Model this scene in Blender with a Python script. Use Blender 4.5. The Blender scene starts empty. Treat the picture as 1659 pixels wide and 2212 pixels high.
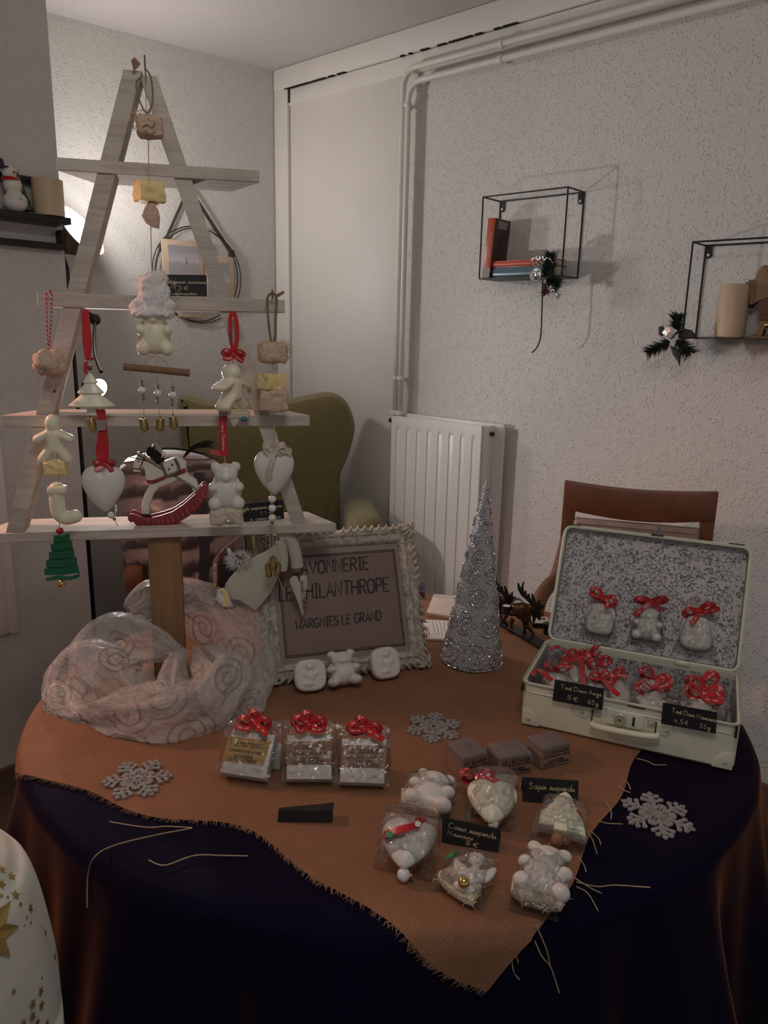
import bpy, bmesh, math, random
from mathutils import Vector, Matrix, noise
random.seed(7)
R = math.radians
V = Vector

# ------------------------------------------------------------------ camera
SC = bpy.context.scene
FPX, CX, CY, EYE = 1620.0, 829.5, 1106.0, 1.5
PITCH, ROLL = R(13.5), R(1.28)
cam_rot = Matrix.Rotation(math.pi / 2 - PITCH, 3, 'X') @ Matrix.Rotation(ROLL, 3, 'Z')
cd = bpy.data.cameras.new('camera')
cd.sensor_fit = 'VERTICAL'
cd.sensor_height = 24.0
cd.lens = FPX / 2212.0 * 24.0
cd.clip_start = 0.02
cam = bpy.data.objects.new('camera', cd)
SC.collection.objects.link(cam)
cam.matrix_world = Matrix.Translation((0, 0, EYE)) @ cam_rot.to_4x4()
SC.camera = cam

# ------------------------------------------------------------------ world, light, exposure
w = bpy.data.worlds.new('room_ambient')
SC.world = w
w.use_nodes = True
w.node_tree.nodes['Background'].inputs[0].default_value = (1.0, 0.99, 1.0, 1)
w.node_tree.nodes['Background'].inputs[1].default_value = 0.21
SC.view_settings.view_transform = 'Standard'
SC.view_settings.look = 'None'
SC.view_settings.gamma = 1.0
SC.view_settings.use_curve_mapping = False
SC.view_settings.exposure = 0.0
SC.cycles.use_denoising = True
SC.cycles.use_adaptive_sampling = True
SC.cycles.adaptive_threshold = 0.05
SC.cycles.max_bounces = 5
SC.cycles.diffuse_bounces = 3
SC.cycles.transparent_max_bounces = 14
SC.cycles.caustics_reflective = False
SC.cycles.caustics_refractive = False


def lamp(name, kind, loc, power, color, size=0.1, rot=None, spread=None):
    d = bpy.data.lights.new(name, kind)
    d.energy = power
    d.color = color
    if kind == 'AREA':
        d.shape = 'DISK'
        d.size = size
        if spread:
            d.spread = spread
    else:
        d.shadow_soft_size = size
    o = bpy.data.objects.new(name, d)
    SC.collection.objects.link(o)
    o.location = loc
    if rot is not None:
        o.rotation_euler = rot
    return o


# lamps of the room that stand outside the picture: a small warm lamp to the left, the dim ceiling lamp behind
ws = lamp('warm_side_lamp', 'SPOT', (-1.34, 1.46, 1.76), 26.0, (1.0, 0.50, 0.36), 0.06)
ws.rotation_euler = (V((-1.34, 1.46, 1.76)) - V((-0.50, 1.42, 1.15))).to_track_quat('Z', 'Y').to_euler()
ws.data.spot_size = R(84)
ws.data.spot_blend = 0.5
for k in range(4):
    a = math.pi / 4 + k * math.pi / 2
    lamp('ceiling_lamp_bulb', 'POINT', (0.05 + 0.17 * math.cos(a), 0.20 + 0.17 * math.sin(a), 2.40), 3.5, (1.0, 0.955, 0.915), 0.05)

# ------------------------------------------------------------------ projection helpers: from picture to place


def ray(px, py):
    return cam_rot @ V(((px - CX) / FPX, -(py - CY) / FPX, -1.0))


def at_z(px, py, z):
    d = ray(px, py)
    return V((0, 0, EYE)) + d * ((z - EYE) / d.z)


def at_y(px, py, y):
    d = ray(px, py)
    return V((0, 0, EYE)) + d * (y / d.y)


class Frame:
    """a place in the room: origin, heading and backward lean; l() gives local coordinates of a sighted point"""

    def __init__(s, p, yaw=0.0, lean=0.0, roll=0.0):
        s.p = V(p)
        s.M = Matrix.Translation(s.p) @ Matrix.Rotation(R(yaw), 4, 'Z') @ Matrix.Rotation(R(-lean), 4, 'X') @ Matrix.Rotation(R(roll), 4, 'Y')
        s.I = s.M.inverted()

    def l(s, px, py, dy=0.0):
        o = s.I @ V((0, 0, EYE))
        d = s.I.to_3x3() @ ray(px, py)
        t = (dy - o.y) / d.y
        return o + d * t

    def w(s, px, py, dy=0.0):
        return s.M @ s.l(px, py, dy)

    def pts(s, arr, dy=0.0):
        return [s.l(a, b, dy) for a, b in arr]


# ------------------------------------------------------------------ materials
MATS = {}


class NT:
    def __init__(s, name):
        s.m = bpy.data.materials.new(name)
        s.m.use_nodes = True
        s.t = s.m.node_tree
        s.b = s.t.nodes['Principled BSDF']
        s.out = s.t.nodes['Material Output']
        MATS[name] = s.m

    def n(s, typ, **kw):
        nd = s.t.nodes.new(typ)
        for k, v in kw.items():
            if k.startswith('i_'):
                nd.inputs[k[2:].replace('_', ' ')].default_value = v
            else:
                setattr(nd, k, v)
        return nd

    def k(s, a, b):
        s.t.links.new(a, b)

    def coord(s, kind='Object', scale=None):
        tc = s.n('ShaderNodeTexCoord')
        if scale is None:
            return tc.outputs[kind]
        mp = s.n('ShaderNodeMapping')
        mp.inputs['Scale'].default_value = scale
        s.k(tc.outputs[kind], mp.inputs[0])
        return mp.outputs[0]

    def noise(s, co, scale, detail=3.0, rough=0.55, dist=0.0):
        nd = s.n('ShaderNodeTexNoise')
        nd.inputs['Scale'].default_value = scale
        nd.inputs['Detail'].default_value = detail
        nd.inputs['Roughness'].default_value = rough
        nd.inputs['Distortion'].default_value = dist
        s.k(co, nd.inputs['Vector'])
        return nd.outputs['Fac']

    def voro(s, co, scale, out='Distance', feature='F1', rnd=1.0):
        nd = s.n('ShaderNodeTexVoronoi', feature=feature)
        nd.inputs['Scale'].default_value = scale
        nd.inputs['Randomness'].default_value = rnd
        s.k(co, nd.inputs['Vector'])
        return nd.outputs[out]

    def math(s, op, a, b=None, c=None):
        nd = s.n('ShaderNodeMath', operation=op)
        for i, x in enumerate((a, b, c)):
            if x is None:
                continue
            if isinstance(x, (int, float)):
                nd.inputs[i].default_value = x
            else:
                s.k(x, nd.inputs[i])
        return nd.outputs[0]

    def ramp(s, fac, stops):
        nd = s.n('ShaderNodeValToRGB')
        el = nd.color_ramp.elements
        while len(el) < len(stops):
            el.new(0.5)
        for e, (p, c) in zip(el, stops):
            e.position = p
            e.color = (*c, 1) if len(c) == 3 else c
        s.k(fac, nd.inputs[0])
        return nd.outputs[0]

    def mix(s, fac, a, b):
        nd = s.n('ShaderNodeMix', data_type='RGBA')
        for sock, x in ((nd.inputs[0], fac), (nd.inputs[6], a), (nd.inputs[7], b)):
            if isinstance(x, (int, float)):
                sock.default_value = x
            elif isinstance(x, tuple):
                sock.default_value = (*x, 1)
            else:
                s.k(x, sock)
        return nd.outputs[2]

    def bump(s, h, strength=0.3, dist=0.002, prev=None):
        nd = s.n('ShaderNodeBump')
        nd.inputs['Strength'].default_value = strength
        nd.inputs['Distance'].default_value = dist
        s.k(h, nd.inputs['Height'])
        if prev is not None:
            s.k(prev, nd.inputs['Normal'])
        s.k(nd.outputs[0], s.b.inputs['Normal'])
        return nd.outputs[0]

    def set(s, **kw):
        for k, v in kw.items():
            key = {'color': 'Base Color', 'rough': 'Roughness', 'metal': 'Metallic', 'sheen': 'Sheen Weight', 'sheen_tint': 'Sheen Tint',
                   'sheen_rough': 'Sheen Roughness', 'sss': 'Subsurface Weight', 'sss_scale': 'Subsurface Scale', 'alpha': 'Alpha',
                   'coat': 'Coat Weight', 'spec': 'Specular IOR Level', 'emit': 'Emission Color', 'emit_s': 'Emission Strength',
                   'trans': 'Transmission Weight', 'ior': 'IOR'}[k]
            sock = s.b.inputs[key]
            if isinstance(v, bpy.types.NodeSocket):
                s.k(v, sock)
            elif isinstance(v, tuple) and len(v) == 3:
                sock.default_value = (*v, 1)
            else:
                sock.default_value = v
        return s


def plain(name, col, rough=0.55, metal=0.0, var=0.12, vs=30.0, bump=0.0, bs=200.0, bd=0.001, **kw):
    """a plain surface with slight procedural variation"""
    t = NT(name)
    co = t.coord()
    f = t.noise(co, vs)
    c = t.ramp(f, [(0.25, tuple(x * (1 - var) for x in col)), (0.75, tuple(min(1, x * (1 + var)) for x in col))])
    t.set(color=c, rough=rough, metal=metal, **kw)
    if bump:
        t.bump(t.noise(co, bs, 4), bump, bd)
    return t.m


def plaster(name, col, s=1.0, amount=0.55):
    t = NT(name)
    co = t.coord()
    n1 = t.noise(co, 55 * s, 3, 0.6)
    v = t.voro(co, 120 * s)
    blobs = t.ramp(v, [(0.05, (1, 1, 1)), (0.42, (0, 0, 0))])
    mask = t.ramp(t.noise(co, 30 * s, 2), [(0.38, (0, 0, 0)), (0.54, (1, 1, 1))])
    h = t.math('ADD', t.math('MULTIPLY', n1, 0.6), t.math('MULTIPLY', t.math('MULTIPLY', blobs, mask), 0.7))
    big = t.noise(co, 1.8, 4)
    c = t.ramp(big, [(0.3, tuple(x * 0.95 for x in col)), (0.7, col)])
    t.set(color=c, rough=0.6, spec=0.35)
    t.bump(h, amount, 0.006)
    return t.m


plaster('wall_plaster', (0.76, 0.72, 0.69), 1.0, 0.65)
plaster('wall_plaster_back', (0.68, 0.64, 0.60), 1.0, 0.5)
plaster('ceiling_plaster', (0.60, 0.56, 0.54), 1.3, 0.5)
plain('smooth_paint', (0.80, 0.75, 0.70), 0.5, var=0.03, vs=4)
plain('pipe_paint', (0.80, 0.74, 0.68), 0.4, var=0.03, vs=6)
plain('radiator_enamel', (0.84, 0.79, 0.76), 0.35, var=0.02, vs=5)
plain('white_panel_paint', (0.80, 0.74, 0.70), 0.4, var=0.02, vs=5)
plain('dark_gap', (0.01, 0.009, 0.008), 0.9)
plain('floor_brown', (0.16, 0.085, 0.055), 0.45, var=0.25, vs=6, bump=0.15, bs=80)
plain('skirting_brown', (0.17, 0.10, 0.07), 0.5, var=0.15, vs=10)
plain('black_steel', (0.012, 0.011, 0.011), 0.45, var=0.2)
plain('black_plastic', (0.012, 0.012, 0.013), 0.35, var=0.2)
plain('chrome', (0.75, 0.75, 0.75), 0.18, 1.0, var=0.05)
plain('valve_dark', (0.05, 0.045, 0.04), 0.4, 0.6)
plain('brass', (0.34, 0.24, 0.10), 0.34, 1.0, var=0.25, vs=60)
plain('gold_bead', (0.75, 0.50, 0.16), 0.2, 1.0, var=0.1)
plain('dark_bronze', (0.10, 0.045, 0.02), 0.4, 0.55, var=0.5, vs=40)
plain('table_wood', (0.22, 0.12, 0.06), 0.5)
plain('soap_white', (0.73, 0.69, 0.635), 0.35, var=0.03, vs=20, bump=0.05, bs=160)
plain('soap_cream', (0.80, 0.74, 0.56), 0.35, var=0.04, vs=20, bump=0.05, bs=160)
plain('soap_ivory', (0.78, 0.77, 0.60), 0.3, var=0.04, vs=20, bump=0.04, bs=160)
plain('soap_yellow', (0.84, 0.66, 0.30), 0.55, var=0.12, vs=60, bump=0.4, bs=220, bd=0.002)
plain('soap_grey', (0.19, 0.15, 0.14), 0.7, var=0.15, vs=50, bump=0.3, bs=150, bd=0.002)
plain('kraft_paper', (0.33, 0.20, 0.12), 0.7, var=0.08, vs=40)
plain('kraft_paper_golden', (0.52, 0.32, 0.12), 0.7, var=0.08, vs=40)
plain('kraft_paper_grey', (0.30, 0.20, 0.145), 0.75, var=0.08, vs=40)
plain('ink', (0.02, 0.016, 0.015), 0.6)
plain('chalk_card', (0.010, 0.010, 0.011), 0.6, var=0.3)
plain('chalk_gold', (0.75, 0.62, 0.40), 0.5, var=0.05)
plain('ribbon_red', (0.50, 0.013, 0.016), 0.35, var=0.1, vs=60, sheen=0.2)
plain('ribbon_print', (0.80, 0.72, 0.68), 0.5)
plain('ribbon_green', (0.05, 0.28, 0.10), 0.4)
plain('twine', (0.50, 0.38, 0.24), 0.8, var=0.2, vs=300)
plain('twine_olive', (0.20, 0.17, 0.085), 0.85, var=0.3, vs=300)
plain('bead_white', (0.78, 0.78, 0.78), 0.12, var=0.02, coat=0.6)
plain('bead_teal', (0.01, 0.16, 0.22), 0.12, var=0.1, coat=0.8)
plain('bead_red', (0.35, 0.02, 0.02), 0.3)
plain('bead_brown', (0.16, 0.08, 0.03), 0.3)
plain('bead_plum', (0.16, 0.04, 0.07), 0.3)
plain('stick_wood', (0.24, 0.13, 0.07), 0.8, var=0.3, vs=80, bump=0.3)
plain('felt_green', (0.010, 0.10, 0.045), 0.95, var=0.2, vs=80, bump=0.3, bs=400, sheen=0.3)
plain('white_fluff', (0.80, 0.76, 0.74), 0.95, var=0.08, vs=60, bump=0.8, bs=260, bd=0.004)
plain('cream_cloth', (0.52, 0.50, 0.40), 0.85, var=0.06, vs=30, bump=0.2, bs=500)
plain('horse_white', (0.70, 0.66, 0.58), 0.45, var=0.08, vs=30)
plain('horse_red', (0.24, 0.025, 0.03), 0.5, var=0.2, vs=60)
plain('horse_mane', (0.025, 0.018, 0.016), 0.8, bump=0.5)
plain('horse_brown', (0.14, 0.07, 0.025), 0.6)
plain('glitter_white', (0.74, 0.72, 0.70), 0.4, var=0.2, vs=400, bump=0.9, bs=700, bd=0.003)
plain('suitcase_paint', (0.72, 0.73, 0.57), 0.42, var=0.05, vs=12, bump=0.06, bs=300)
plain('suitcase_metal', (0.50, 0.50, 0.40), 0.4, 0.25, var=0.1)
plain('chair_wood', (0.17, 0.065, 0.03), 0.4, var=0.25, vs=14)
plain('chair_cloth', (0.36, 0.27, 0.23), 0.8, var=0.15, vs=40, bump=0.3, bs=300)
plain('arm_olive', (0.22, 0.18, 0.075), 0.9, var=0.12, vs=60, bump=0.6, bs=420, bd=0.002, sheen=0.2)
plain('coat_mauve', (0.215, 0.16, 0.158), 0.40, var=0.06, vs=25, bump=0.2, bs=60, bd=0.004, sheen=0.3)
plain('coat_dark', (0.03, 0.028, 0.035), 0.6)
plain('book_red', (0.45, 0.075, 0.04), 0.35, var=0.08)
plain('book_scarlet', (0.55, 0.10, 0.06), 0.3, var=0.08)
plain('book_blue', (0.10, 0.155, 0.20), 0.25, var=0.1)
plain('book_paper', (0.62, 0.55, 0.45), 0.8, bump=0.3, bs=300)
plain('book_grey', (0.30, 0.25, 0.24), 0.6)
plain('pine_green', (0.012, 0.022, 0.013), 0.7, var=0.4)
plain('leaf_dark', (0.03, 0.028, 0.02), 0.55, var=0.4)
plain('silver_foil', (0.75, 0.74, 0.74), 0.25, 1.0, var=0.15, vs=90, bump=0.6, bs=90, bd=0.003)
plain('candle_wax', (0.62, 0.47, 0.31), 0.45, var=0.05, vs=10)
plain('carved_wood', (0.26, 0.155, 0.09), 0.75, var=0.3, vs=30, bump=0.3, bs=90)
plain('knit_brown', (0.13, 0.06, 0.045), 0.9, var=0.6, vs=260, bump=0.8, bs=260, bd=0.003)
plain('photo_wood', (0.58, 0.44, 0.31), 0.7, var=0.12, vs=40)
plain('strap_brown', (0.07, 0.05, 0.045), 0.7)
plain('lamp_shade_brown', (0.16, 0.09, 0.06), 0.5)
plain('star_cloth', (0.62, 0.60, 0.52), 0.85, var=0.05, vs=20, bump=0.15, bs=500)
plain('star_gold', (0.42, 0.30, 0.09), 0.45, 0.5, var=0.2, vs=30)
plain('paper_white', (0.72, 0.68, 0.64), 0.6, var=0.04)
plain('paper_blue', (0.28, 0.40, 0.62), 0.5)
plain('phone_beige', (0.66, 0.56, 0.47), 0.35, var=0.03)
plain('snowman_white', (0.76, 0.72, 0.66), 0.5)
plain('toy_green', (0.06, 0.11, 0.04), 0.7, var=0.4, vs=120, bump=0.6)
plain('hat_dark', (0.035, 0.03, 0.03), 0.7)
plain('thread_tan', (0.46, 0.35, 0.21), 0.9, var=0.2, vs=200)
plain('fringe_brown', (0.24, 0.14, 0.08), 0.9)
plain('frame_print', (0.23, 0.155, 0.125), 0.35, var=0.03, vs=10)
plain('frame_mount', (0.30, 0.235, 0.215), 0.5, var=0.03)
plain('tea_wax', (0.78, 0.70, 0.66), 0.5)
plain('pale_green_soap', (0.55, 0.60, 0.50), 0.4)


def special():
    # loofah fibre
    for nm, c in (('loofah', (0.72, 0.52, 0.38)), ('loofah_pale', (0.74, 0.65, 0.50))):
        t = NT(nm)
        co = t.coord()
        v = t.voro(co, 230, feature='DISTANCE_TO_EDGE')
        n = t.noise(co, 160, 4, 0.7, 1.5)
        h = t.math('ADD', t.math('MULTIPLY', v, 2.0), n)
        t.set(color=t.ramp(n, [(0.3, tuple(x * 0.75 for x in c)), (0.65, tuple(x * 1.15 for x in c))]), rough=0.95)
        t.bump(h, 0.7, 0.003)
    # whitewashed boards
    for nm, c1, c2 in (('board_whitewash', (0.34, 0.28, 0.23), (0.60, 0.53, 0.46)), ('trunk_wood', (0.20, 0.105, 0.045), (0.30, 0.165, 0.075))):
        t = NT(nm)
        co = t.coord(scale=(6, 6, 60)) if nm == 'never' else t.coord(scale=(5, 70, 70) if nm[0] == 'b' else (70, 70, 5))
        n = t.noise(co, 1.0, 5, 0.65, 0.6)
        big = t.noise(t.coord(), 9, 3)
        f = t.math('ADD', t.math('MULTIPLY', n, 0.7), t.math('MULTIPLY', big, 0.35))
        t.set(color=t.ramp(f, [(0.30, c1), (0.62, c2)]), rough=0.75)
        t.bump(n, 0.25, 0.002)
    # burlap: woven threads
    t = NT('burlap')
    co = t.coord('UV')
    wv = []
    for d in ('X', 'Y'):
        nd = t.n('ShaderNodeTexWave', wave_type='BANDS', bands_direction=d, wave_profile='SIN')
        nd.inputs['Scale'].default_value = 110
        nd.inputs['Distortion'].default_value = 0.6
        nd.inputs['Detail'].default_value = 1
        t.k(co, nd.inputs['Vector'])
        wv.append(nd.outputs['Fac'])
    h = t.math('MAXIMUM', wv[0], wv[1])
    big = t.noise(co, 9, 4)
    fine = t.noise(co, 300, 2)
    f = t.math('ADD', t.math('MULTIPLY', h, 0.45), t.math('ADD', t.math('MULTIPLY', big, 0.3), t.math('MULTIPLY', fine, 0.3)))
    t.set(color=t.ramp(f, [(0.3, (0.17, 0.082, 0.047)), (0.85, (0.44, 0.225, 0.13))]), rough=0.95, spec=0.1)
    t.bump(h, 0.7, 0.0015)
    # navy velvet cloth with a rusty pile
    t = NT('navy_velvet')
    n = t.noise(t.coord(), 500, 2)
    t.set(color=t.ramp(n, [(0.3, (0.0015, 0.0015, 0.009)), (0.7, (0.004, 0.0035, 0.022))]), rough=0.85, spec=0.1, sheen=0.35, sheen_tint=(0.75, 0.30, 0.11), sheen_rough=0.32)
    t.bump(n, 0.2, 0.001)
    # cellophane
    t = NT('cellophane')
    co = t.coord()
    n = t.noise(co, 55, 4, 0.6, 1.2)
    v = t.voro(co, 42, feature='DISTANCE_TO_EDGE')
    b = t.n('ShaderNodeBump')
    b.inputs['Strength'].default_value = 0.3
    b.inputs['Distance'].default_value = 0.006
    t.k(t.math('ADD', n, t.math('MULTIPLY', v, 0.6)), b.inputs['Height'])
    gl = t.n('ShaderNodeBsdfGlossy')
    gl.inputs['Roughness'].default_value = 0.045
    t.k(b.outputs[0], gl.inputs['Normal'])
    tr = t.n('ShaderNodeBsdfTransparent')
    tr.inputs['Color'].default_value = (0.985, 0.98, 0.975, 1)
    lw = t.n('ShaderNodeFresnel')
    lw.inputs['IOR'].default_value = 1.5
    t.k(b.outputs[0], lw.inputs['Normal'])
    mx = t.n('ShaderNodeMixShader')
    t.k(t.math('MINIMUM', t.math('MULTIPLY', lw.outputs[0], 1.8), 0.6), mx.inputs[0])
    t.k(tr.outputs[0], mx.inputs[1])
    t.k(gl.outputs[0], mx.inputs[2])
    t.k(mx.outputs[0], t.out.inputs['Surface'])
    # organza with printed gold spirals (uv)
    t = NT('organza')
    co = t.coord('UV', (9.0, 9.0, 1))
    vn = t.n('ShaderNodeTexVoronoi', feature='F1')
    vn.inputs['Scale'].default_value = 1.0
    vn.inputs['Randomness'].default_value = 0.55
    vn.voronoi_dimensions = '2D'
    t.k(co, vn.inputs['Vector'])
    sub = t.n('ShaderNodeVectorMath', operation='SUBTRACT')
    t.k(co, sub.inputs[0])
    t.k(vn.outputs['Position'], sub.inputs[1])
    sx = t.n('ShaderNodeSeparateXYZ')
    t.k(sub.outputs[0], sx.inputs[0])
    ang = t.math('DIVIDE', t.math('ARCTAN2', sx.outputs[1], sx.outputs[0]), 2 * math.pi)
    d = vn.outputs['Distance']
    spir = t.math('FRACT', t.math('ADD', t.math('MULTIPLY', d, 6.5), ang))
    line = t.math('LESS_THAN', t.math('ABSOLUTE', t.math('SUBTRACT', spir, 0.5)), 0.13)
    inside = t.math('LESS_THAN', d, 0.40)
    gold = t.math('MULTIPLY', line, inside)
    gold = t.math('MULTIPLY', gold, 0.8)
    weave = t.noise(t.coord('UV', (60, 60, 1)), 1.0, 4, 0.7)
    t.set(color=t.mix(gold, (0.80, 0.75, 0.72), (0.22, 0.14, 0.065)), rough=0.26, sheen=0.5,
          alpha=t.math('ADD', t.math('MULTIPLY', gold, 0.45), t.math('ADD', t.math('MULTIPLY', weave, 0.40), 0.13)))
    crk = t.noise(t.coord('UV', (14, 34, 1)), 1.0, 4, 0.6, 1.5)
    t.bump(t.math('ADD', t.math('MULTIPLY', weave, 0.15), crk), 0.8, 0.012)
    # silver glitter
    t = NT('silver_glitter')
    co = t.coord()
    vn = t.n('ShaderNodeTexVoronoi', feature='F1')
    vn.inputs['Scale'].default_value = 430
    t.k(co, vn.inputs['Vector'])
    nm_ = t.n('ShaderNodeVectorMath', operation='SUBTRACT')
    t.k(vn.outputs['Color'], nm_.inputs[0])
    nm_.inputs[1].default_value = (0.5, 0.5, 0.5)
    sc = t.n('ShaderNodeVectorMath', operation='SCALE')
    t.k(nm_.outputs[0], sc.inputs[0])
    sc.inputs['Scale'].default_value = 1.5
    geo = t.n('ShaderNodeNewGeometry')
    ad = t.n('ShaderNodeVectorMath', operation='ADD')
    t.k(geo.outputs['Normal'], ad.inputs[0])
    t.k(sc.outputs[0], ad.inputs[1])
    nn = t.n('ShaderNodeVectorMath', operation='NORMALIZE')
    t.k(ad.outputs[0], nn.inputs[0])
    t.k(nn.outputs[0], t.b.inputs['Normal'])
    t.set(color=(0.80, 0.80, 0.82), rough=0.22, metal=0.85)
    t2 = NT('silver_mesh')
    co = t2.coord()
    v = t2.voro(co, 330)
    t2.set(color=t2.ramp(v, [(0.2, (0.86, 0.84, 0.86)), (0.6, (0.58, 0.55, 0.57))]), rough=0.35, metal=0.3)
    t2.bump(v, 1.0, 0.004)
    # suitcase lining: small dark sprigs on pale grey
    t = NT('sprig_lining')
    co = t.coord('Object')
    wob = t.n('ShaderNodeTexNoise')
    wob.inputs['Scale'].default_value = 190
    t.k(co, wob.inputs['Vector'])
    ma = t.n('ShaderNodeVectorMath', operation='MULTIPLY_ADD')
    t.k(wob.outputs['Color'], ma.inputs[0])
    ma.inputs[1].default_value = (0.014, 0.014, 0.014)
    t.k(co, ma.inputs[2])
    v1 = t.voro(ma.outputs[0], 150)
    v2 = t.voro(ma.outputs[0], 70)
    e1 = t.math('LESS_THAN', v1, 0.30)
    e2 = t.math('LESS_THAN', t.math('ABSOLUTE', t.math('SUBTRACT', v2, 0.42)), 0.055)
    m = t.math('MAXIMUM', e1, e2)
    t.set(color=t.mix(t.math('MULTIPLY', m, 0.85), (0.60, 0.56, 0.55), (0.055, 0.05, 0.065)), rough=0.8)
    # carved frame, aged silver-cream
    t = NT('aged_frame')
    co = t.coord()
    n = t.noise(co, 70, 5, 0.65, 1.0)
    n2 = t.noise(co, 320, 3)
    t.set(color=t.ramp(n, [(0.32, (0.24, 0.20, 0.15)), (0.6, (0.62, 0.56, 0.47))]), rough=0.6)
    t.bump(t.math('ADD', n, n2), 0.5, 0.003)
    # photo prints
    t = NT('sea_photo')
    co = t.coord()
    sp = t.n('ShaderNodeSeparateXYZ')
    t.k(co, sp.inputs[0])
    n = t.noise(co, 45, 4)
    f = t.math('ADD', t.math('MULTIPLY', sp.outputs[2], 9.0), t.math('MULTIPLY', n, 0.35))
    t.set(color=t.ramp(f, [(0.05, (0.36, 0.33, 0.34)), (0.2, (0.52, 0.48, 0.48)), (0.5, (0.34, 0.32, 0.34))]), rough=0.4)
    # book cover with a painted scene
    t = NT('book_cover')
    co = t.coord()
    n = t.noise(co, 28, 4, 0.6, 0.8)
    t.set(color=t.ramp(n, [(0.35, (0.025, 0.014, 0.01)), (0.55, (0.06, 0.028, 0.02)), (0.66, (0.16, 0.04, 0.03)), (0.74, (0.30, 0.22, 0.13))]), rough=0.35)
    # red and white baker's twine
    t = NT('twine_red_white')
    wvn = t.n('ShaderNodeTexWave', wave_type='BANDS', bands_direction='DIAGONAL')
    wvn.inputs['Scale'].default_value = 75
    t.k(t.coord(), wvn.inputs['Vector'])
    t.set(color=t.ramp(wvn.outputs['Fac'], [(0.45, (0.5, 0.02, 0.03)), (0.55, (0.6, 0.4, 0.38))]), rough=0.9)
    # glowing things
    for nm, c, s_ in (('bulb_glow', (1.0, 0.95, 0.9), 40.0), ('candle_flame', (1.0, 0.55, 0.2), 3.0)):
        t = NT(nm)
        t.set(color=(0.9, 0.9, 0.9), emit=c, emit_s=s_)


special()
MT = MATS

# ------------------------------------------------------------------ mesh helpers
COL = SC.collection


def catmull(pts, n=6, closed=False):
    pts = [V(p) for p in pts]
    out = []
    L = len(pts)
    rng = range(L) if closed else range(L - 1)
    for i in rng:
        p1, p2 = pts[i], pts[(i + 1) % L]
        p0 = pts[i - 1] if (closed or i > 0) else p1
        p3 = pts[(i + 2) % L] if (closed or i + 2 < L) else p2
        for k in range(n):
            t = k / n
            out.append(0.5 * ((2 * p1) + (p2 - p0) * t + (2 * p0 - 5 * p1 + 4 * p2 - p3) * t * t + (3 * p1 - p0 - 3 * p2 + p3) * t ** 3))
    if not closed:
        out.append(pts[-1])
    return out


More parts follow.
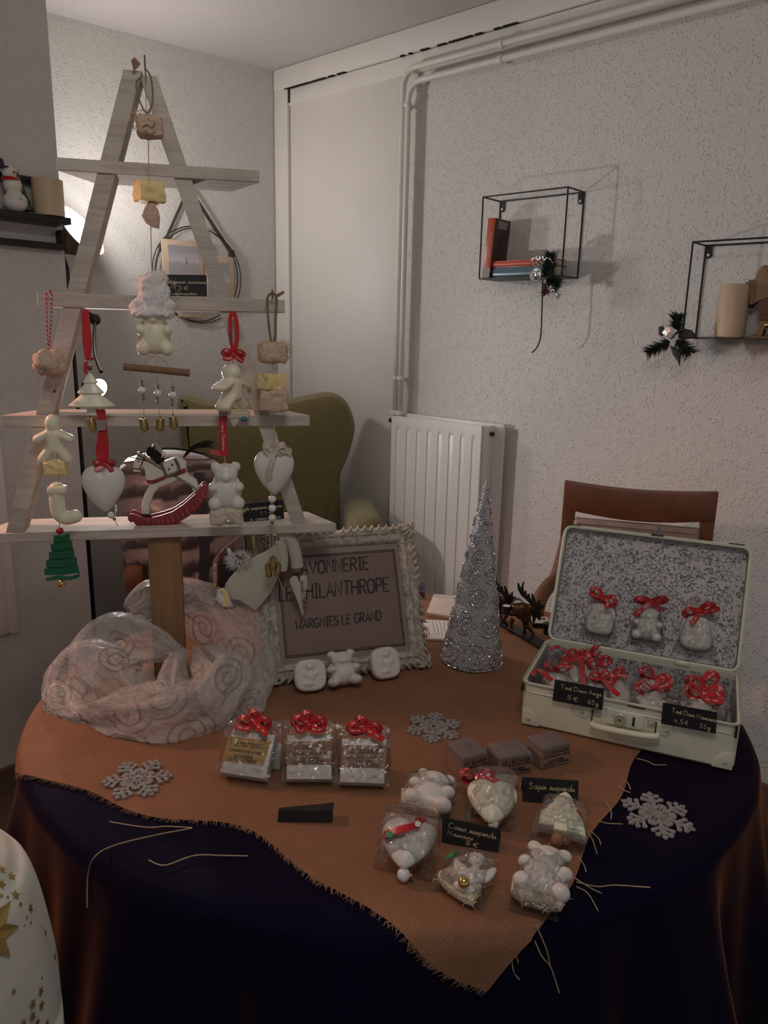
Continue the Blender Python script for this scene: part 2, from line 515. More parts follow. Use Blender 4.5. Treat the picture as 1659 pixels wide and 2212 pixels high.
class MB:
    def __init__(s):
        s.v, s.f, s.uv = [], [], None

    def add(s, vs, fs):
        o = len(s.v)
        s.v += [V(x) for x in vs]
        s.f += [tuple(i + o for i in q) for q in fs]
        return s

    def box(s, c, d, M=None, taper=1.0):
        x, y, z = d[0] / 2, d[1] / 2, d[2] / 2
        vs = [V((a * x * (taper if e > 0 else 1), b * y * (taper if e > 0 else 1), e * z)) for e in (-1, 1) for b in (-1, 1) for a in (-1, 1)]
        if M is not None:
            vs = [M @ q for q in vs]
        c = V(c)
        return s.add([q + c for q in vs], [(0, 2, 3, 1), (4, 5, 7, 6), (0, 1, 5, 4), (2, 6, 7, 3), (0, 4, 6, 2), (1, 3, 7, 5)])

    def rbox(s, c, d, r=0.004, n=2, M=None):
        bm = bmesh.new()
        bmesh.ops.create_cube(bm, size=1.0)
        for q in bm.verts:
            q.co = V((q.co.x * d[0], q.co.y * d[1], q.co.z * d[2]))
        bmesh.ops.bevel(bm, geom=bm.edges[:], offset=min(r, min(d) * 0.49), segments=n, profile=0.5, affect='EDGES')
        return s.bm(bm, c, M)

    def bm(s, bm, c=(0, 0, 0), M=None):
        bm.verts.index_update()
        vs = [q.co.copy() for q in bm.verts]
        if M is not None:
            vs = [M @ q for q in vs]
        c = V(c)
        s.add([q + c for q in vs], [tuple(q.index for q in f.verts) for f in bm.faces])
        bm.free()
        return s

    def tube(s, pts, r, n=6, closed=False, caps=True):
        pts = [V(p) for p in pts]
        m = len(pts)
        rs = r if isinstance(r, (list, tuple)) else [r] * m
        up = V((0.31, 0.17, 0.93))
        vs, fs = [], []
        prev = None
        for i, p in enumerate(pts):
            a = pts[i - 1] if (i or closed) else p
            b = pts[(i + 1) % m] if (i < m - 1 or closed) else p
            t = (b - a)
            t = t.normalized() if t.length > 1e-9 else V((0, 0, 1))
            if prev is None:
                x = t.cross(up)
                if x.length < 1e-3:
                    x = t.cross(V((1, 0, 0)))
            else:
                x = prev - t * prev.dot(t)
            x.normalize()
            prev = x
            y = t.cross(x)
            for k in range(n):
                q = 2 * math.pi * k / n
                vs.append(p + (x * math.cos(q) + y * math.sin(q)) * rs[i])
        for i in range(m if closed else m - 1):
            j = (i + 1) % m
            for k in range(n):
                l = (k + 1) % n
                fs.append((i * n + k, i * n + l, j * n + l, j * n + k))
        if caps and not closed:
            fs.append(tuple(range(n - 1, -1, -1)))
            fs.append(tuple((m - 1) * n + k for k in range(n)))
        return s.add(vs, fs)

    def lathe(s, prof, n=24, c=(0, 0, 0), M=None, cap=True):
        vs, fs = [], []
        for rr, z in prof:
            for k in range(n):
                q = 2 * math.pi * k / n
                vs.append(V((rr * math.cos(q), rr * math.sin(q), z)))
        for i in range(len(prof) - 1):
            for k in range(n):
                l = (k + 1) % n
                fs.append((i * n + k, i * n + l, (i + 1) * n + l, (i + 1) * n + k))
        if cap:
            fs.append(tuple(range(n - 1, -1, -1)))
            fs.append(tuple((len(prof) - 1) * n + k for k in range(n)))
        if M is not None:
            vs = [M @ q for q in vs]
        c = V(c)
        return s.add([q + c for q in vs], fs)

    def ell(s, c, r, nu=14, nv=9, M=None):
        if not isinstance(r, (tuple, list)):
            r = (r, r, r)
        vs = [V((0, 0, -r[2]))]
        for j in range(1, nv):
            a = -math.pi / 2 + math.pi * j / nv
            for k in range(nu):
                q = 2 * math.pi * k / nu
                vs.append(V((r[0] * math.cos(a) * math.cos(q), r[1] * math.cos(a) * math.sin(q), r[2] * math.sin(a))))
        vs.append(V((0, 0, r[2])))
        fs = [(0, 1 + (k + 1) % nu, 1 + k) for k in range(nu)]
        for j in range(nv - 2):
            for k in range(nu):
                l = (k + 1) % nu
                fs.append((1 + j * nu + k, 1 + j * nu + l, 1 + (j + 1) * nu + l, 1 + (j + 1) * nu + k))
        b = 1 + (nv - 2) * nu
        fs += [(b + k, b + (k + 1) % nu, len(vs) - 1) for k in range(nu)]
        if M is not None:
            vs = [M @ q for q in vs]
        c = V(c)
        return s.add([q + c for q in vs], fs)

    def slab(s, out, y0, y1, bev=0.0, bevback=True):
        """outline in local x,z; body between y0 (front) and y1 (back), edges rounded by bev"""
        out = [(p[0], p[-1]) for p in out]
        ar = sum(out[i - 1][0] * out[i][1] - out[i][0] * out[i - 1][1] for i in range(len(out)))
        if ar < 0:
            out = out[::-1]
        m = len(out)

        def inset(d):
            if d == 0:
                return out
            res = []
            for i in range(m):
                a, b, c = V(out[i - 1]), V(out[i]), V(out[(i + 1) % m])
                e1, e2 = (b - a), (c - b)
                e1 = e1.normalized() if e1.length > 1e-9 else V((1, 0))
                e2 = e2.normalized() if e2.length > 1e-9 else e1
                nrm = V((-e1.y - e2.y, e1.x + e2.x))
                nrm = nrm.normalized() if nrm.length > 1e-6 else V((-e1.y, e1.x))
                k = max(0.55, nrm.dot(V((-e1.y, e1.x))))
                q = b + nrm * (d / k)
                res.append((q.x, q.y))
            return res
        sg = 1 if y1 > y0 else -1
        rings = []
        if bev > 0:
            rings += [(inset(bev), y0), (inset(bev * 0.3), y0 + sg * bev * 0.3), (out, y0 + sg * bev)]
            rings += [(out, y1 - sg * bev), (inset(bev * 0.3), y1 - sg * bev * 0.3), (inset(bev), y1)] if bevback else [(out, y1)]
        else:
            rings = [(out, y0), (out, y1)]
        vs, fs = [], []
        for o, y in rings:
            vs += [V((a, y, b)) for a, b in o]
        for i in range(len(rings) - 1):
            for k in range(m):
                l = (k + 1) % m
                fs.append((i * m + k, i * m + l, (i + 1) * m + l, (i + 1) * m + k))
        fs.append(tuple(range(m - 1, -1, -1)))
        fs.append(tuple((len(rings) - 1) * m + k for k in range(m)))
        return s.add(vs, fs)

    def pillow(s, out, h0, h1, rings=7, yc=0.0, pw=0.5):
        """rounded cushion over a star-shaped outline in local x,z; h0 towards the front, h1 back"""
        out = [(p[0], p[-1]) for p in out]
        m = len(out)
        cx = sum(p[0] for p in out) / m
        cz = sum(p[1] for p in out) / m
        vs = [V((cx, yc - h0, cz))]
        fs = []
        levels = []
        for i in range(1, rings + 1):
            levels.append((math.sin(math.pi / 2 * i / rings), -1))
        for i in range(rings - 1, 0, -1):
            levels.append((math.sin(math.pi / 2 * i / rings), 1))
        for sc, sd in levels:
            y = (1 - sc * sc) ** pw if sc < 1 else 0
            for a, b in out:
                vs.append(V((cx + (a - cx) * sc, yc + (y * h1 if sd > 0 else -y * h0), cz + (b - cz) * sc)))
        vs.append(V((cx, yc + h1, cz)))
        for k in range(m):
            fs.append((0, 1 + k, 1 + (k + 1) % m))
        for i in range(len(levels) - 1):
            for k in range(m):
                l = (k + 1) % m
                fs.append((1 + i * m + k, 1 + (i + 1) * m + k, 1 + (i + 1) * m + l, 1 + i * m + l))
        b = 1 + (len(levels) - 1) * m
        for k in range(m):
            fs.append((b + (k + 1) % m, b + k, len(vs) - 1))
        return s.add(vs, fs)

    def strip(s, pts, wd, th=0.0006):
        """a ribbon: wd is a width vector or one vector per point"""
        pts = [V(p) for p in pts]
        ws = wd if isinstance(wd, list) else [V(wd)] * len(pts)
        vs, fs = [], []
        m = len(pts)
        for i, p in enumerate(pts):
            t = (pts[min(i + 1, m - 1)] - pts[max(i - 1, 0)])
            nrm = t.cross(V(ws[i]))
            nrm = nrm.normalized() * th if nrm.length > 1e-9 else V((0, th, 0))
            wv = V(ws[i]) * 0.5
            vs += [p - wv - nrm, p + wv - nrm, p + wv + nrm, p - wv + nrm]
        for i in range(m - 1):
            for k in range(4):
                l = (k + 1) % 4
                fs.append((i * 4 + k, i * 4 + l, i * 4 + 4 + l, i * 4 + 4 + k))
        fs += [(3, 2, 1, 0), tuple((m - 1) * 4 + k for k in range(4))]
        return s.add(vs, fs)

    def grid(s, fn, nu, nv, uvs=1.0, closed_u=False):
        o = len(s.v)
        mu = nu if closed_u else nu + 1
        for j in range(nv + 1):
            for i in range(mu):
                s.v.append(V(fn(i / nu, j / nv)))
        for j in range(nv):
            for i in range(nu):
                k = (i + 1) % mu
                s.f.append((o + j * mu + i, o + j * mu + k, o + (j + 1) * mu + k, o + (j + 1) * mu + i))
        return s

    def mesh(s, name, mat, smooth=True):
        me = bpy.data.meshes.new(name)
        me.from_pydata([tuple(q) for q in s.v], [], s.f)
        if s.uv:
            ul = me.uv_layers.new(name='uv')
            for lp in me.loops:
                ul.data[lp.index].uv = s.uv[lp.vertex_index]
        me.update()
        bm = bmesh.new()
        bm.from_mesh(me)
        bmesh.ops.recalc_face_normals(bm, faces=bm.faces)
        bm.to_mesh(me)
        bm.free()
        if mat:
            me.materials.append(MT[mat])
        if smooth:
            me.polygons.foreach_set('use_smooth', [True] * len(me.polygons))
            if smooth != 'all':
                try:
                    me.set_sharp_from_angle(angle=R(38))
                except Exception:
                    pass
        return me

    def build(s, name, mat, parent=None, smooth=True, M=None):
        return obj(name, s.mesh(name, mat, smooth), parent, M)


def obj(name, me, parent=None, M=None):
    o = bpy.data.objects.new(name, me)
    COL.objects.link(o)
    if parent is not None:
        o.parent = parent
    if M is not None:
        o.matrix_local = M
    return o


def tag(o, label=None, cat=None, group=None, kind=None):
    for k, v in (('label', label), ('category', cat), ('group', group), ('kind', kind)):
        if v:
            o[k] = v
    return o


def thing(name, label, cat, M, group=None):
    o = bpy.data.objects.new(name, None)
    COL.objects.link(o)
    o.empty_display_size = 0.03
    o.matrix_world = M if isinstance(M, Matrix) else Matrix.Translation(V(M))
    return tag(o, label, cat, group)


def struct(o, label=None, cat=None):
    return tag(o, label, cat, None, 'structure')


def S(x, y=None, z=None, loc=(0, 0, 0), rot=None):
    m = Matrix.Diagonal((x, x if y is None else y, x if z is None else z, 1))
    if rot:
        m = Matrix.Rotation(R(rot[0]), 4, rot[1]) @ m
    return Matrix.Translation(V(loc)) @ m


def remeshed(name, mb, voxel, mat, smooth=8, disp=None):
    """one continuous surface from overlapping lumps"""
    me = mb.mesh(name + '_raw', mat, True)
    o = bpy.data.objects.new(name + '_raw', me)
    COL.objects.link(o)
    m = o.modifiers.new('r', 'REMESH')
    m.mode = 'VOXEL'
    m.voxel_size = voxel
    m.use_smooth_shade = True
    if smooth:
        k = o.modifiers.new('s', 'SMOOTH')
        k.iterations = smooth
        k.factor = 0.5
    dg = bpy.context.evaluated_depsgraph_get()
    out = bpy.data.meshes.new_from_object(o.evaluated_get(dg))
    out.name = name
    if not out.materials:
        out.materials.append(MT[mat])
    out.polygons.foreach_set('use_smooth', [True] * len(out.polygons))
    bpy.data.objects.remove(o)
    bpy.data.meshes.remove(me)
    if disp:
        for q in out.vertices:
            q.co += q.normal * disp(q.co)
    return out


def recolor(me, mat):
    m = me.copy()
    m.materials.clear()
    m.materials.append(MT[mat])
    return m


# ------------------------------------------------------------------ lettering: strokes on a 6-unit cap height
GL = {
    'A': (4.4, '0,0 2.1,6 4.2,0|.8,2 3.5,2'), 'C': (4, '~3.8,5 2.6,6 .8,5.4 .1,3 .8,.6 2.6,0 3.8,1'), 'D': (4.4, '0,0 0,6|~0,6 2.2,6 4,4.6 4,1.6 2.2,0 0,0'),
    'E': (3.6, '3.3,6 0,6 0,0 3.4,0|0,3.2 2.8,3.2'), 'F': (3.4, '3.3,6 0,6 0,0|0,3.2 2.6,3.2'), 'G': (4.6, '~4,5 2.6,6 .8,5.4 .1,3 .8,.6 2.6,0 4,1 4.1,2.6|4.1,2.6 2.5,2.6'),
    'H': (4.4, '0,0 0,6|4,0 4,6|0,3.1 4,3.1'), 'I': (2.2, '1,0 1,6|0,6 2,6|0,0 2,0'), 'L': (3.4, '0,6 0,0 3.2,0'), 'M': (5, '0,0 .4,6 2.4,1.6 4.4,6 4.8,0'),
    'N': (4.4, '0,0 0,6 3.9,0 3.9,6'), 'O': (4.6, '~2.1,6 .5,5.2 0,3 .6,.7 2.2,0 3.8,.8 4.2,3 3.6,5.3 2.1,6'), 'P': (3.8, '0,0 0,6|~0,6 2,6 3.4,5.2 3.3,3.6 1.8,3 0,2.9'),
    'R': (4, '0,0 0,6|~0,6 2,6 3.4,5.2 3.3,3.8 1.8,3.2 0,3.1|1.4,3.1 3.7,0'), 'S': (3.8, '~3.3,5.2 2,6 .5,5.4 .3,4 1.8,3.1 3.2,2.2 3.1,.7 1.6,0 .1,.8'),
    'T': (4.2, '0,6 4.2,6|2.1,6 2.1,0'), 'U': (4.4, '~0,6 0,2 .8,.3 2,0 3.3,.4 4,2 4,6'), 'V': (4.4, '0,6 2.1,0 4.2,6'), 'W': (5.6, '0,6 1.3,0 2.7,4.4 4.1,0 5.4,6'), 'X': (4, '0,0 3.8,6|0,6 3.8,0'),
    'a': (3.9, '~3,2.6 1.5,3 .4,1.6 1,0 2.4,.8 3,2.8 2.8,.6 3.3,0 3.9,.7'), 'c': (3, '~2.8,2.5 1.6,3 .5,1.5 1.4,0 3,.7'),
    'd': (3.9, '~3,2.6 1.5,3 .4,1.6 1,0 2.4,.8 3.2,3 3.4,6.2 2.9,2 2.9,.5 3.4,0 3.9,.6'), 'e': (2.9, '~.1,.9 2,1.6 2.2,2.7 1.4,3 .6,1.6 1.3,0 2.9,.8'),
    'g': (3.8, '~3,2.6 1.5,3 .4,1.6 1,.1 2.4,.8 3,2.8 2.9,-2 1.8,-3.2 1,-2.2 3.8,.6'), 'i': (2, '~0,.6 .9,2.9 .9,.6 1.4,0 2,.6|1.1,4 1.25,4.3'),
    'm': (4.4, '~0,.2 .4,2.8 .5,0 1.2,2.6 1.8,2.6 1.9,0 2.7,2.7 3.3,2.5 3.4,.4 4.4,.6'), 'n': (3.1, '~0,.2 .4,2.8 .5,0 1.3,2.7 2,2.6 2.1,.4 3.1,.6'),
    'o': (3.1, '~1.8,2.9 .6,2.2 .6,.5 1.7,0 2.5,1.4 1.8,2.9 2.4,2.5 3.1,2.6'), 'p': (3.3, '~.2,.6 .7,2.9 .4,-3 .6,1.6 1.7,3 2.6,1.6 1.7,.1 .8,.4|2,.1 3.3,.7'),
    'r': (2.5, '~0,.3 .7,3.1 1.5,2.5 1.4,.6 1.9,0 2.5,.6'), 's': (2.5, '~0,.3 1.3,3.1 1.9,1.2 1,0 .3,.5 2.5,.7'), 't': (2.3, '~0,.4 1.1,5 1,.6 1.6,0 2.3,.6|.1,3.5 2.1,3.6'),
    'u': (3.2, '~0,.6 .4,2.8 .5,.5 1.2,0 2.3,2.8 2.3,.5 3.2,.6'), 'x': (2.9, '~0,2.5 1,2.7 1.7,.2 2.9,.6|2.7,2.8 .2,0'),
    'w': (4, '~0,2.8 .7,.2 1.6,2.4 2.5,.2 3.6,2.9'), 'l': (1.8, '~0,.4 1.4,5.2 .9,6 .7,.8 1.2,0 1.8,.5'), 'h': (3.2, '~0,.3 1,5.8 .5,5.6 .5,0 1.3,2.7 2.1,2.4 2.2,.4 3.2,.5'), 'y': (3.2, '~0,2.8 .6,.6 2.2,2.8 1.8,-2 .8,-3 3.2,.5'),
    '1': (2.2, '0,4.6 1.3,6 1.3,0'), '3': (3.4, '~.2,5.4 1.6,6 2.8,5 1.4,3.2 3,1.8 1.8,0 .1,.6'), '4': (3.6, '1.2,5.8 0,2.2 3.2,2.2|2.2,3.6 2.2,-.4'), '5': (3.6, '3,6 .8,6|~.8,6 .6,3.4 2,3.8 3,2 1.8,0 .1,.6'),
    '6': (3.5, '~2.6,6 .6,3.8 .2,1.4 1.5,0 2.9,1.2 2,2.8 .3,1.8'), '8': (3.4, '~1.6,3.2 .4,4.6 1.6,6 2.7,4.6 .3,1.4 1.6,0 2.9,1.3 1.6,3.2'), '€': (4.2, '~3.8,5.2 2.2,6 .9,3 2.2,0 3.8,.8|.2,3.5 3,3.5|.2,2.4 2.8,2.4'),
    ',': (1.4, '.7,.5 .3,-.9'), "'": (1.2, '.6,6 .4,4.6'), '`': (0.0, '-2.6,4.4 -1.6,3.7'),
}


def strokes(text, serif=False, gap=0.9):
    x, out = 0.0, []
    for ch in text:
        if ch == ' ':
            x += 2.6
            continue
        adv, st = GL[ch]
        for sg in st.split('|'):
            sm = sg.startswith('~')
            pts = [V((float(a.split(',')[0]) + x, float(a.split(',')[1]))) for a in sg.lstrip('~').split(' ')]
            if sm:
                pts = catmull([V((p.x, p.y, 0)) for p in pts], 4)
                pts = [V((p.x, p.y)) for p in pts]
            out.append(pts)
            if serif and not sm:
                for p in (pts[0], pts[-1]):
                    out.append([V((p.x - 0.7, p.y)), V((p.x + 0.7, p.y))])
        x += adv + (gap if ch.isupper() or ch.isdigit() else (0.0 if ch != '`' else 0))
    return out, max(x - gap, 0.1)


def lettering(parent, text, p0, p1, h, wd=0.0006, mat='chalk_gold', dy=-0.0006, serif=False, name='lettering', shear=0.0, up=None, gap=0.9):
    """flat strokes from p0 to p1 (local, baseline), cap height h"""
    p0, p1 = V(p0), V(p1)
    st, wtot = strokes(text, serif, gap)
    ex = (p1 - p0) / wtot
    ez = (V(up) if up is not None else V((-(p1 - p0).normalized().z, 0, (p1 - p0).normalized().x))) * (h / 6.0)
    nrm = ex.cross(ez)
    nrm = nrm.normalized()
    sgn = 1 if nrm.y < 0 else -1
    mb = MB()
    for i, pts in enumerate(st):
        P = [p0 + ex * (q.x + shear * q.y) + ez * q.y + V((0, dy, 0)) for q in pts]
        ws = []
        for j in range(len(P)):
            t = (P[min(j + 1, len(P) - 1)] - P[max(j - 1, 0)])
            wv = t.cross(nrm)
            ws.append(wv.normalized() * wd if wv.length > 1e-9 else V((wd, 0, 0)))
        mb.strip(P, ws, 0.00012)
    return mb.build(name, mat, parent, False)


# ------------------------------------------------------------------ soap shapes (unit height, x across, z up, front towards -y)
def bear_lumps(arms=True):
    m = MB()
    m.ell((0, 0.0, 0.74), (0.24, 0.16, 0.21))
    m.ell((0, -0.13, 0.70), (0.105, 0.07, 0.085))
    for s_ in (-1, 1):
        m.ell((0.20 * s_, 0.02, 0.89), (0.105, 0.09, 0.105))
        m.ell((0.255 * s_, -0.06, 0.49), (0.11, 0.13, 0.105))
        m.ell((0.235 * s_, -0.05, 0.15), (0.14, 0.15, 0.14))
    m.ell((0, 0.0, 0.36), (0.27, 0.18, 0.31))
    m.ell((0, 0.09, 0.40), (0.33, 0.08, 0.38))
    m.ell((0, 0.10, 0.78), (0.24, 0.06, 0.18))
    return m


BEAR = remeshed('bear_soap', bear_lumps(), 0.022, 'soap_white', 4)
BEAR_C = recolor(BEAR, 'soap_cream')
BEAR_I = recolor(BEAR, 'soap_ivory')


def ginger_lumps():
    m = MB()
    m.ell((0, 0, 0.80), (0.17, 0.13, 0.19))
    m.rbox((0, 0, 0.45), (0.30, 0.25, 0.5), 0.1, 3)
    for s_ in (-1, 1):
        for k in range(5):
            t = k / 4
            m.ell((s_ * (0.12 + 0.22 * t), 0, 0.60 - 0.10 * t), (0.10, 0.12, 0.09))
        for k in range(5):
            t = k / 4
            m.ell((s_ * (0.09 + 0.17 * t), 0, 0.30 - 0.19 * t), (0.11, 0.12, 0.11))
    return m


GINGER = remeshed('gingerbread_soap', ginger_lumps(), 0.025, 'soap_cream', 4)


def angel_lumps(cut=False):
    m = MB()
    if not cut:
        pts = []
        for k in range(32):
            a = 2 * math.pi * k / 32
            ca, sa = math.cos(a), math.sin(a)
            pts.append((0.38 * math.copysign(abs(ca) ** 0.62, ca), 0.5 + 0.5 * math.copysign(abs(sa) ** 0.7, sa)))
        m.slab(pts, -0.07, 0.16, 0.07)
        y = -0.045
    else:
        y = 0.0
    m.ell((0.0, y, 0.76), (0.12, 0.075, 0.12))
    m.ell((0.0, y - 0.01, 0.82), (0.13, 0.06, 0.08))
    m.ell((0.02, y, 0.46), (0.11, 0.06, 0.20))
    m.ell((-0.05, y, 0.24), (0.17, 0.06, 0.11))
    m.ell((0.12, y - 0.01, 0.52), (0.05, 0.045, 0.13), M=Matrix.Rotation(0.5, 3, 'Y'))
    m.ell((-0.11, y - 0.01, 0.52), (0.05, 0.045, 0.13), M=Matrix.Rotation(-0.5, 3, 'Y'))
    for s_ in (-1, 1):
        m.ell((0.22 * s_, y + 0.01, 0.56), (0.07, 0.045, 0.19), M=Matrix.Rotation(0.35 * s_, 3, 'Y'))
    return m


ANGEL = remeshed('angel_soap', angel_lumps(), 0.02, 'soap_white', 3)
CHERUB = remeshed('cherub_soap', angel_lumps(True), 0.022, 'soap_white', 3)


def stocking_lumps():
    m = MB()
    path = catmull([(-0.08, 0, 0.9), (-0.10, 0, 0.55), (-0.06, 0, 0.28), (0.10, 0, 0.16), (0.32, 0, 0.20)], 4)
    for i, p in enumerate(path):
        m.ell(p, (0.21, 0.16, 0.17), 12, 8)
    m.rbox((-0.06, 0, 0.88), (0.50, 0.36, 0.20), 0.07, 3)
    return m


STOCK = remeshed('stocking_soap', stocking_lumps(), 0.025, 'soap_cream', 3)


def heart_outline(n=40):
    half = [(0.0, 0.90), (0.06, 0.955), (0.16, 0.995), (0.28, 0.985), (0.40, 0.92), (0.48, 0.80), (0.495, 0.66), (0.45, 0.50), (0.34, 0.31), (0.19, 0.13), (0.07, 0.03)]
    full = half + [(0.0, 0.0)] + [(-x, z) for x, z in half[:0:-1]]
    return [(p.x, p.z) for p in catmull([V((x, 0, z)) for x, z in full], 3, True)]


def heart_mesh(name, mat, h):
    return remeshed(name, MB().pillow(heart_outline(), h, h, 10, pw=0.5), 0.018, mat, 14)


HEART = heart_mesh('heart_soap', 'soap_white', 0.24)
HEART_I = heart_mesh('heart_soap', 'soap_ivory', 0.24)


def loofah_block(parent, c, d, mat='loofah', seed=0, r=0.3, name='loofah', n=4):
    bm = bmesh.new()
    bmesh.ops.create_cube(bm, size=1.0)
    bmesh.ops.subdivide_edges(bm, edges=bm.edges[:], cuts=9, use_grid_fill=True)
    rr_ = min(d) * r
    hx = V((d[0] / 2 - rr_, d[1] / 2 - rr_, d[2] / 2 - rr_))
    for q in bm.verts:
        c_ = V((q.co.x * d[0], q.co.y * d[1], q.co.z * d[2]))
        b_ = V((max(-hx.x, min(hx.x, c_.x)), max(-hx.y, min(hx.y, c_.y)), max(-hx.z, min(hx.z, c_.z))))
        e_ = c_ - b_
        q.co = b_ + (e_.normalized() * rr_ if e_.length > 1e-9 else e_)
    bm.normal_update()
    A = min(d) * 0.09
    for q in bm.verts:
        q.co += q.normal * A * (noise.noise(q.co / min(d) * 3.2 + V((seed, seed * 2.3, 0))) + 0.7 * noise.noise(q.co / min(d) * 9 + V((0, seed, 3))))
    return MB().bm(bm, c).build(name, mat, parent)


def fluff(parent, c, r, mat, n=220, ln=0.012, name='fibre', seed=1, tw=0.0006):
    rnd = random.Random(seed)
    mb = MB()
    for _ in range(n):
        d = V((rnd.gauss(0, 1), rnd.gauss(0, 1), rnd.gauss(0, 1))).normalized()
        p = V(c) + V((d.x * r[0], d.y * r[1], d.z * r[2]))
        e = (d + V((rnd.uniform(-.8, .8), rnd.uniform(-.8, .8), rnd.uniform(-.8, .8)))).normalized() * ln * rnd.uniform(.4, 1)
        x = e.cross(V((0.3, 0.5, 0.8))).normalized() * tw
        y = e.cross(x).normalized() * tw
        mb.add([p + x, p - x * 0.5 + y, p - x * 0.5 - y, p + e], [(0, 1, 3), (1, 2, 3), (2, 0, 3)])
    o = mb.build(name, mat, parent, False)
    o['kind'] = 'stuff'
    return o


def bow(parent, c, w, mat='ribbon_red', seed=0, wd=0.007, name='ribbon_bow', M=None):
    """a small tied bow: two loops, two tails, a knot"""
    rnd = random.Random(seed)
    mb = MB()
    marks = []

    def face(path, ww):
        res = []
        for i in range(len(path)):
            t_ = path[min(i + 1, len(path) - 1)] - path[max(i - 1, 0)]
            q_ = t_.cross(V((0, -1, 0)))
            q_ = q_.normalized() if q_.length > 1e-7 else V((0, 0, 1))
            res.append(q_ * ww + V((0, ww * 0.35, 0)))
        return res
    for s_ in (-1, 1):
        up = rnd.uniform(0.1, 0.5)
        loop = catmull([(0, 0, 0), (s_ * w * 0.30, -0.25 * w, w * (0.13 + 0.2 * up)), (s_ * w * 0.52, -0.12 * w, w * (0.20 * up)), (s_ * w * 0.30, 0.08 * w, -w * 0.08), (0, 0.02 * w, 0)], 5)
        mb.strip(loop, face(loop, wd))
        marks.append((loop[6], loop[7]))
        marks.append((loop[11], loop[12]))
        tail = catmull([(0, -0.05 * w, 0), (s_ * w * 0.25, -0.2 * w, -w * rnd.uniform(0.05, 0.25)), (s_ * w * rnd.uniform(0.4, 0.65), -0.28 * w, -w * rnd.uniform(0.0, 0.45))], 5)
        mb.strip(tail, face(tail, wd))
        marks.append((tail[4], tail[5]))
        marks.append((tail[7], tail[8]))
    mb.ell((0, -0.06 * w, 0), (wd * 0.6, wd * 0.5, wd * 0.6), 8, 6)
    m = Matrix.Translation(V(c))
    if M is not None:
        m = m @ M
    o = mb.build(name, mat, parent, True, m)
    if mat == 'ribbon_red':
        pr = MB()
        for a_, b_ in marks:
            d_ = (b_ - a_)
            d_ = d_.normalized() if d_.length > 1e-8 else V((1, 0, 0))
            n_ = d_.cross(V((0, -1, 0))).normalized()
            c_ = a_ + V((0, -0.0012, 0))
            for k_ in (-0.28, 0.0, 0.28):
                pr.strip([c_ + d_ * wd * (k_ - 0.09), c_ + d_ * wd * (k_ + 0.09)], n_ * wd * (0.26 if k_ == 0 else 0.16) + V((0, wd * 0.13, 0)), 0.0001)
        pr.build('ribbon_print', 'ribbon_print', o, False)
    return o


def cello(parent, corners, h, seed=0, wr=0.004, nu=22, nv=22, back=0.004, name='cellophane_bag', pw=0.45):
    """a clear bag: corner points (local x,z): bottom-left, bottom-right, top-right, top-left; h = fullness towards the front"""
    bl, br, tr, tl = [V((c[0], 0, c[-1])) for c in corners]

    def base(u, v):
        e = 1 + 0.02 * math.sin(9 * v + seed) + 0.015 * math.sin(17 * v + 2 * seed)
        u2 = (u - 0.5) * e + 0.5
        return (bl * (1 - u2) + br * u2) * (1 - v) + (tl * (1 - u2) + tr * u2) * v
    L = (br - bl).length

    def nz(u, v, k):
        p = V((u * 5.0 + seed * 3.1, v * 5.0, k))
        a = abs(noise.noise(p)) - 0.3
        return (a + 0.5 * noise.noise(p * 2.3)) * wr + (noise.noise(p * 6.1) * 0.35) * wr

    def front(u, v):
        b = base(u, v)
        s_ = max(0.0, (1 - abs(2 * u - 1) ** 3)) * max(0.0, (1 - abs(2 * v - 1) ** 3))
        b.y = -(h * s_ ** pw) - 0.0007 + nz(u, v, 0.0) * (s_ ** 0.3)
        return b

    def rear(u, v):
        b = base(u, v)
        s_ = max(0.0, (1 - abs(2 * u - 1) ** 3)) * max(0.0, (1 - abs(2 * v - 1) ** 3))
        b.y = back * s_ ** 0.4 + 0.0004
        return b
    mb = MB()
    mb.grid(front, nu, nv)
    mb.grid(rear, 8, 8)
    return mb.build(name, 'cellophane', parent, False)


def card(label, F, px, lines, group=None, tent=0.03, th=0.0006, name='price_card', mat='chalk_card'):
    """a folded black price card; px = four picture corners bl br tr tl on the front leaf"""
    root = thing(name, label, 'price card', F.M, group)
    c = [F.l(*q) for q in px]
    MB().slab(c, 0, 0.0012, 0).build('front_leaf', mat, root, False)
    top = (c[2] + c[3]) / 2
    if tent:
        zt = V((0, 0, 0))
        tl, tr, bl, br = c[3], c[2], c[0], c[1]
        inv = F.M.to_3x3().inverted()
        back = inv @ (Matrix.Rotation(F.M.to_euler().z, 3, 'Z') @ V((0, tent, 0)))
        m = MB()
        dr = []
        for t_, b_ in ((tl, bl), (tr, br)):
            wt = F.M @ t_
            wb = F.M @ b_
            e = wb + (Matrix.Rotation(F.M.to_euler().z, 3, 'Z') @ V((0, tent + (wt - wb).xy.length, 0)))
            dr.append(F.I @ e)
        off = V((0, 0.0013, 0))
        m.add([tl + off, tr + off, dr[1], dr[0], tl + off * 2, tr + off * 2, dr[1] + off, dr[0] + off],
              [(0, 1, 2, 3), (7, 6, 5, 4), (0, 3, 7, 4), (1, 5, 6, 2), (0, 4, 5, 1), (3, 2, 6, 7)])
        m.build('back_leaf', mat, root, False)
    for text, a, b, hpx in lines:
        p0, p1 = F.l(*a), F.l(*b)
        h = (F.l(a[0], a[1] - hpx) - p0).length
        lettering(root, text, p0, p1, h, max(0.0007, h * 0.09), 'chalk_gold', -0.0008)
    return root

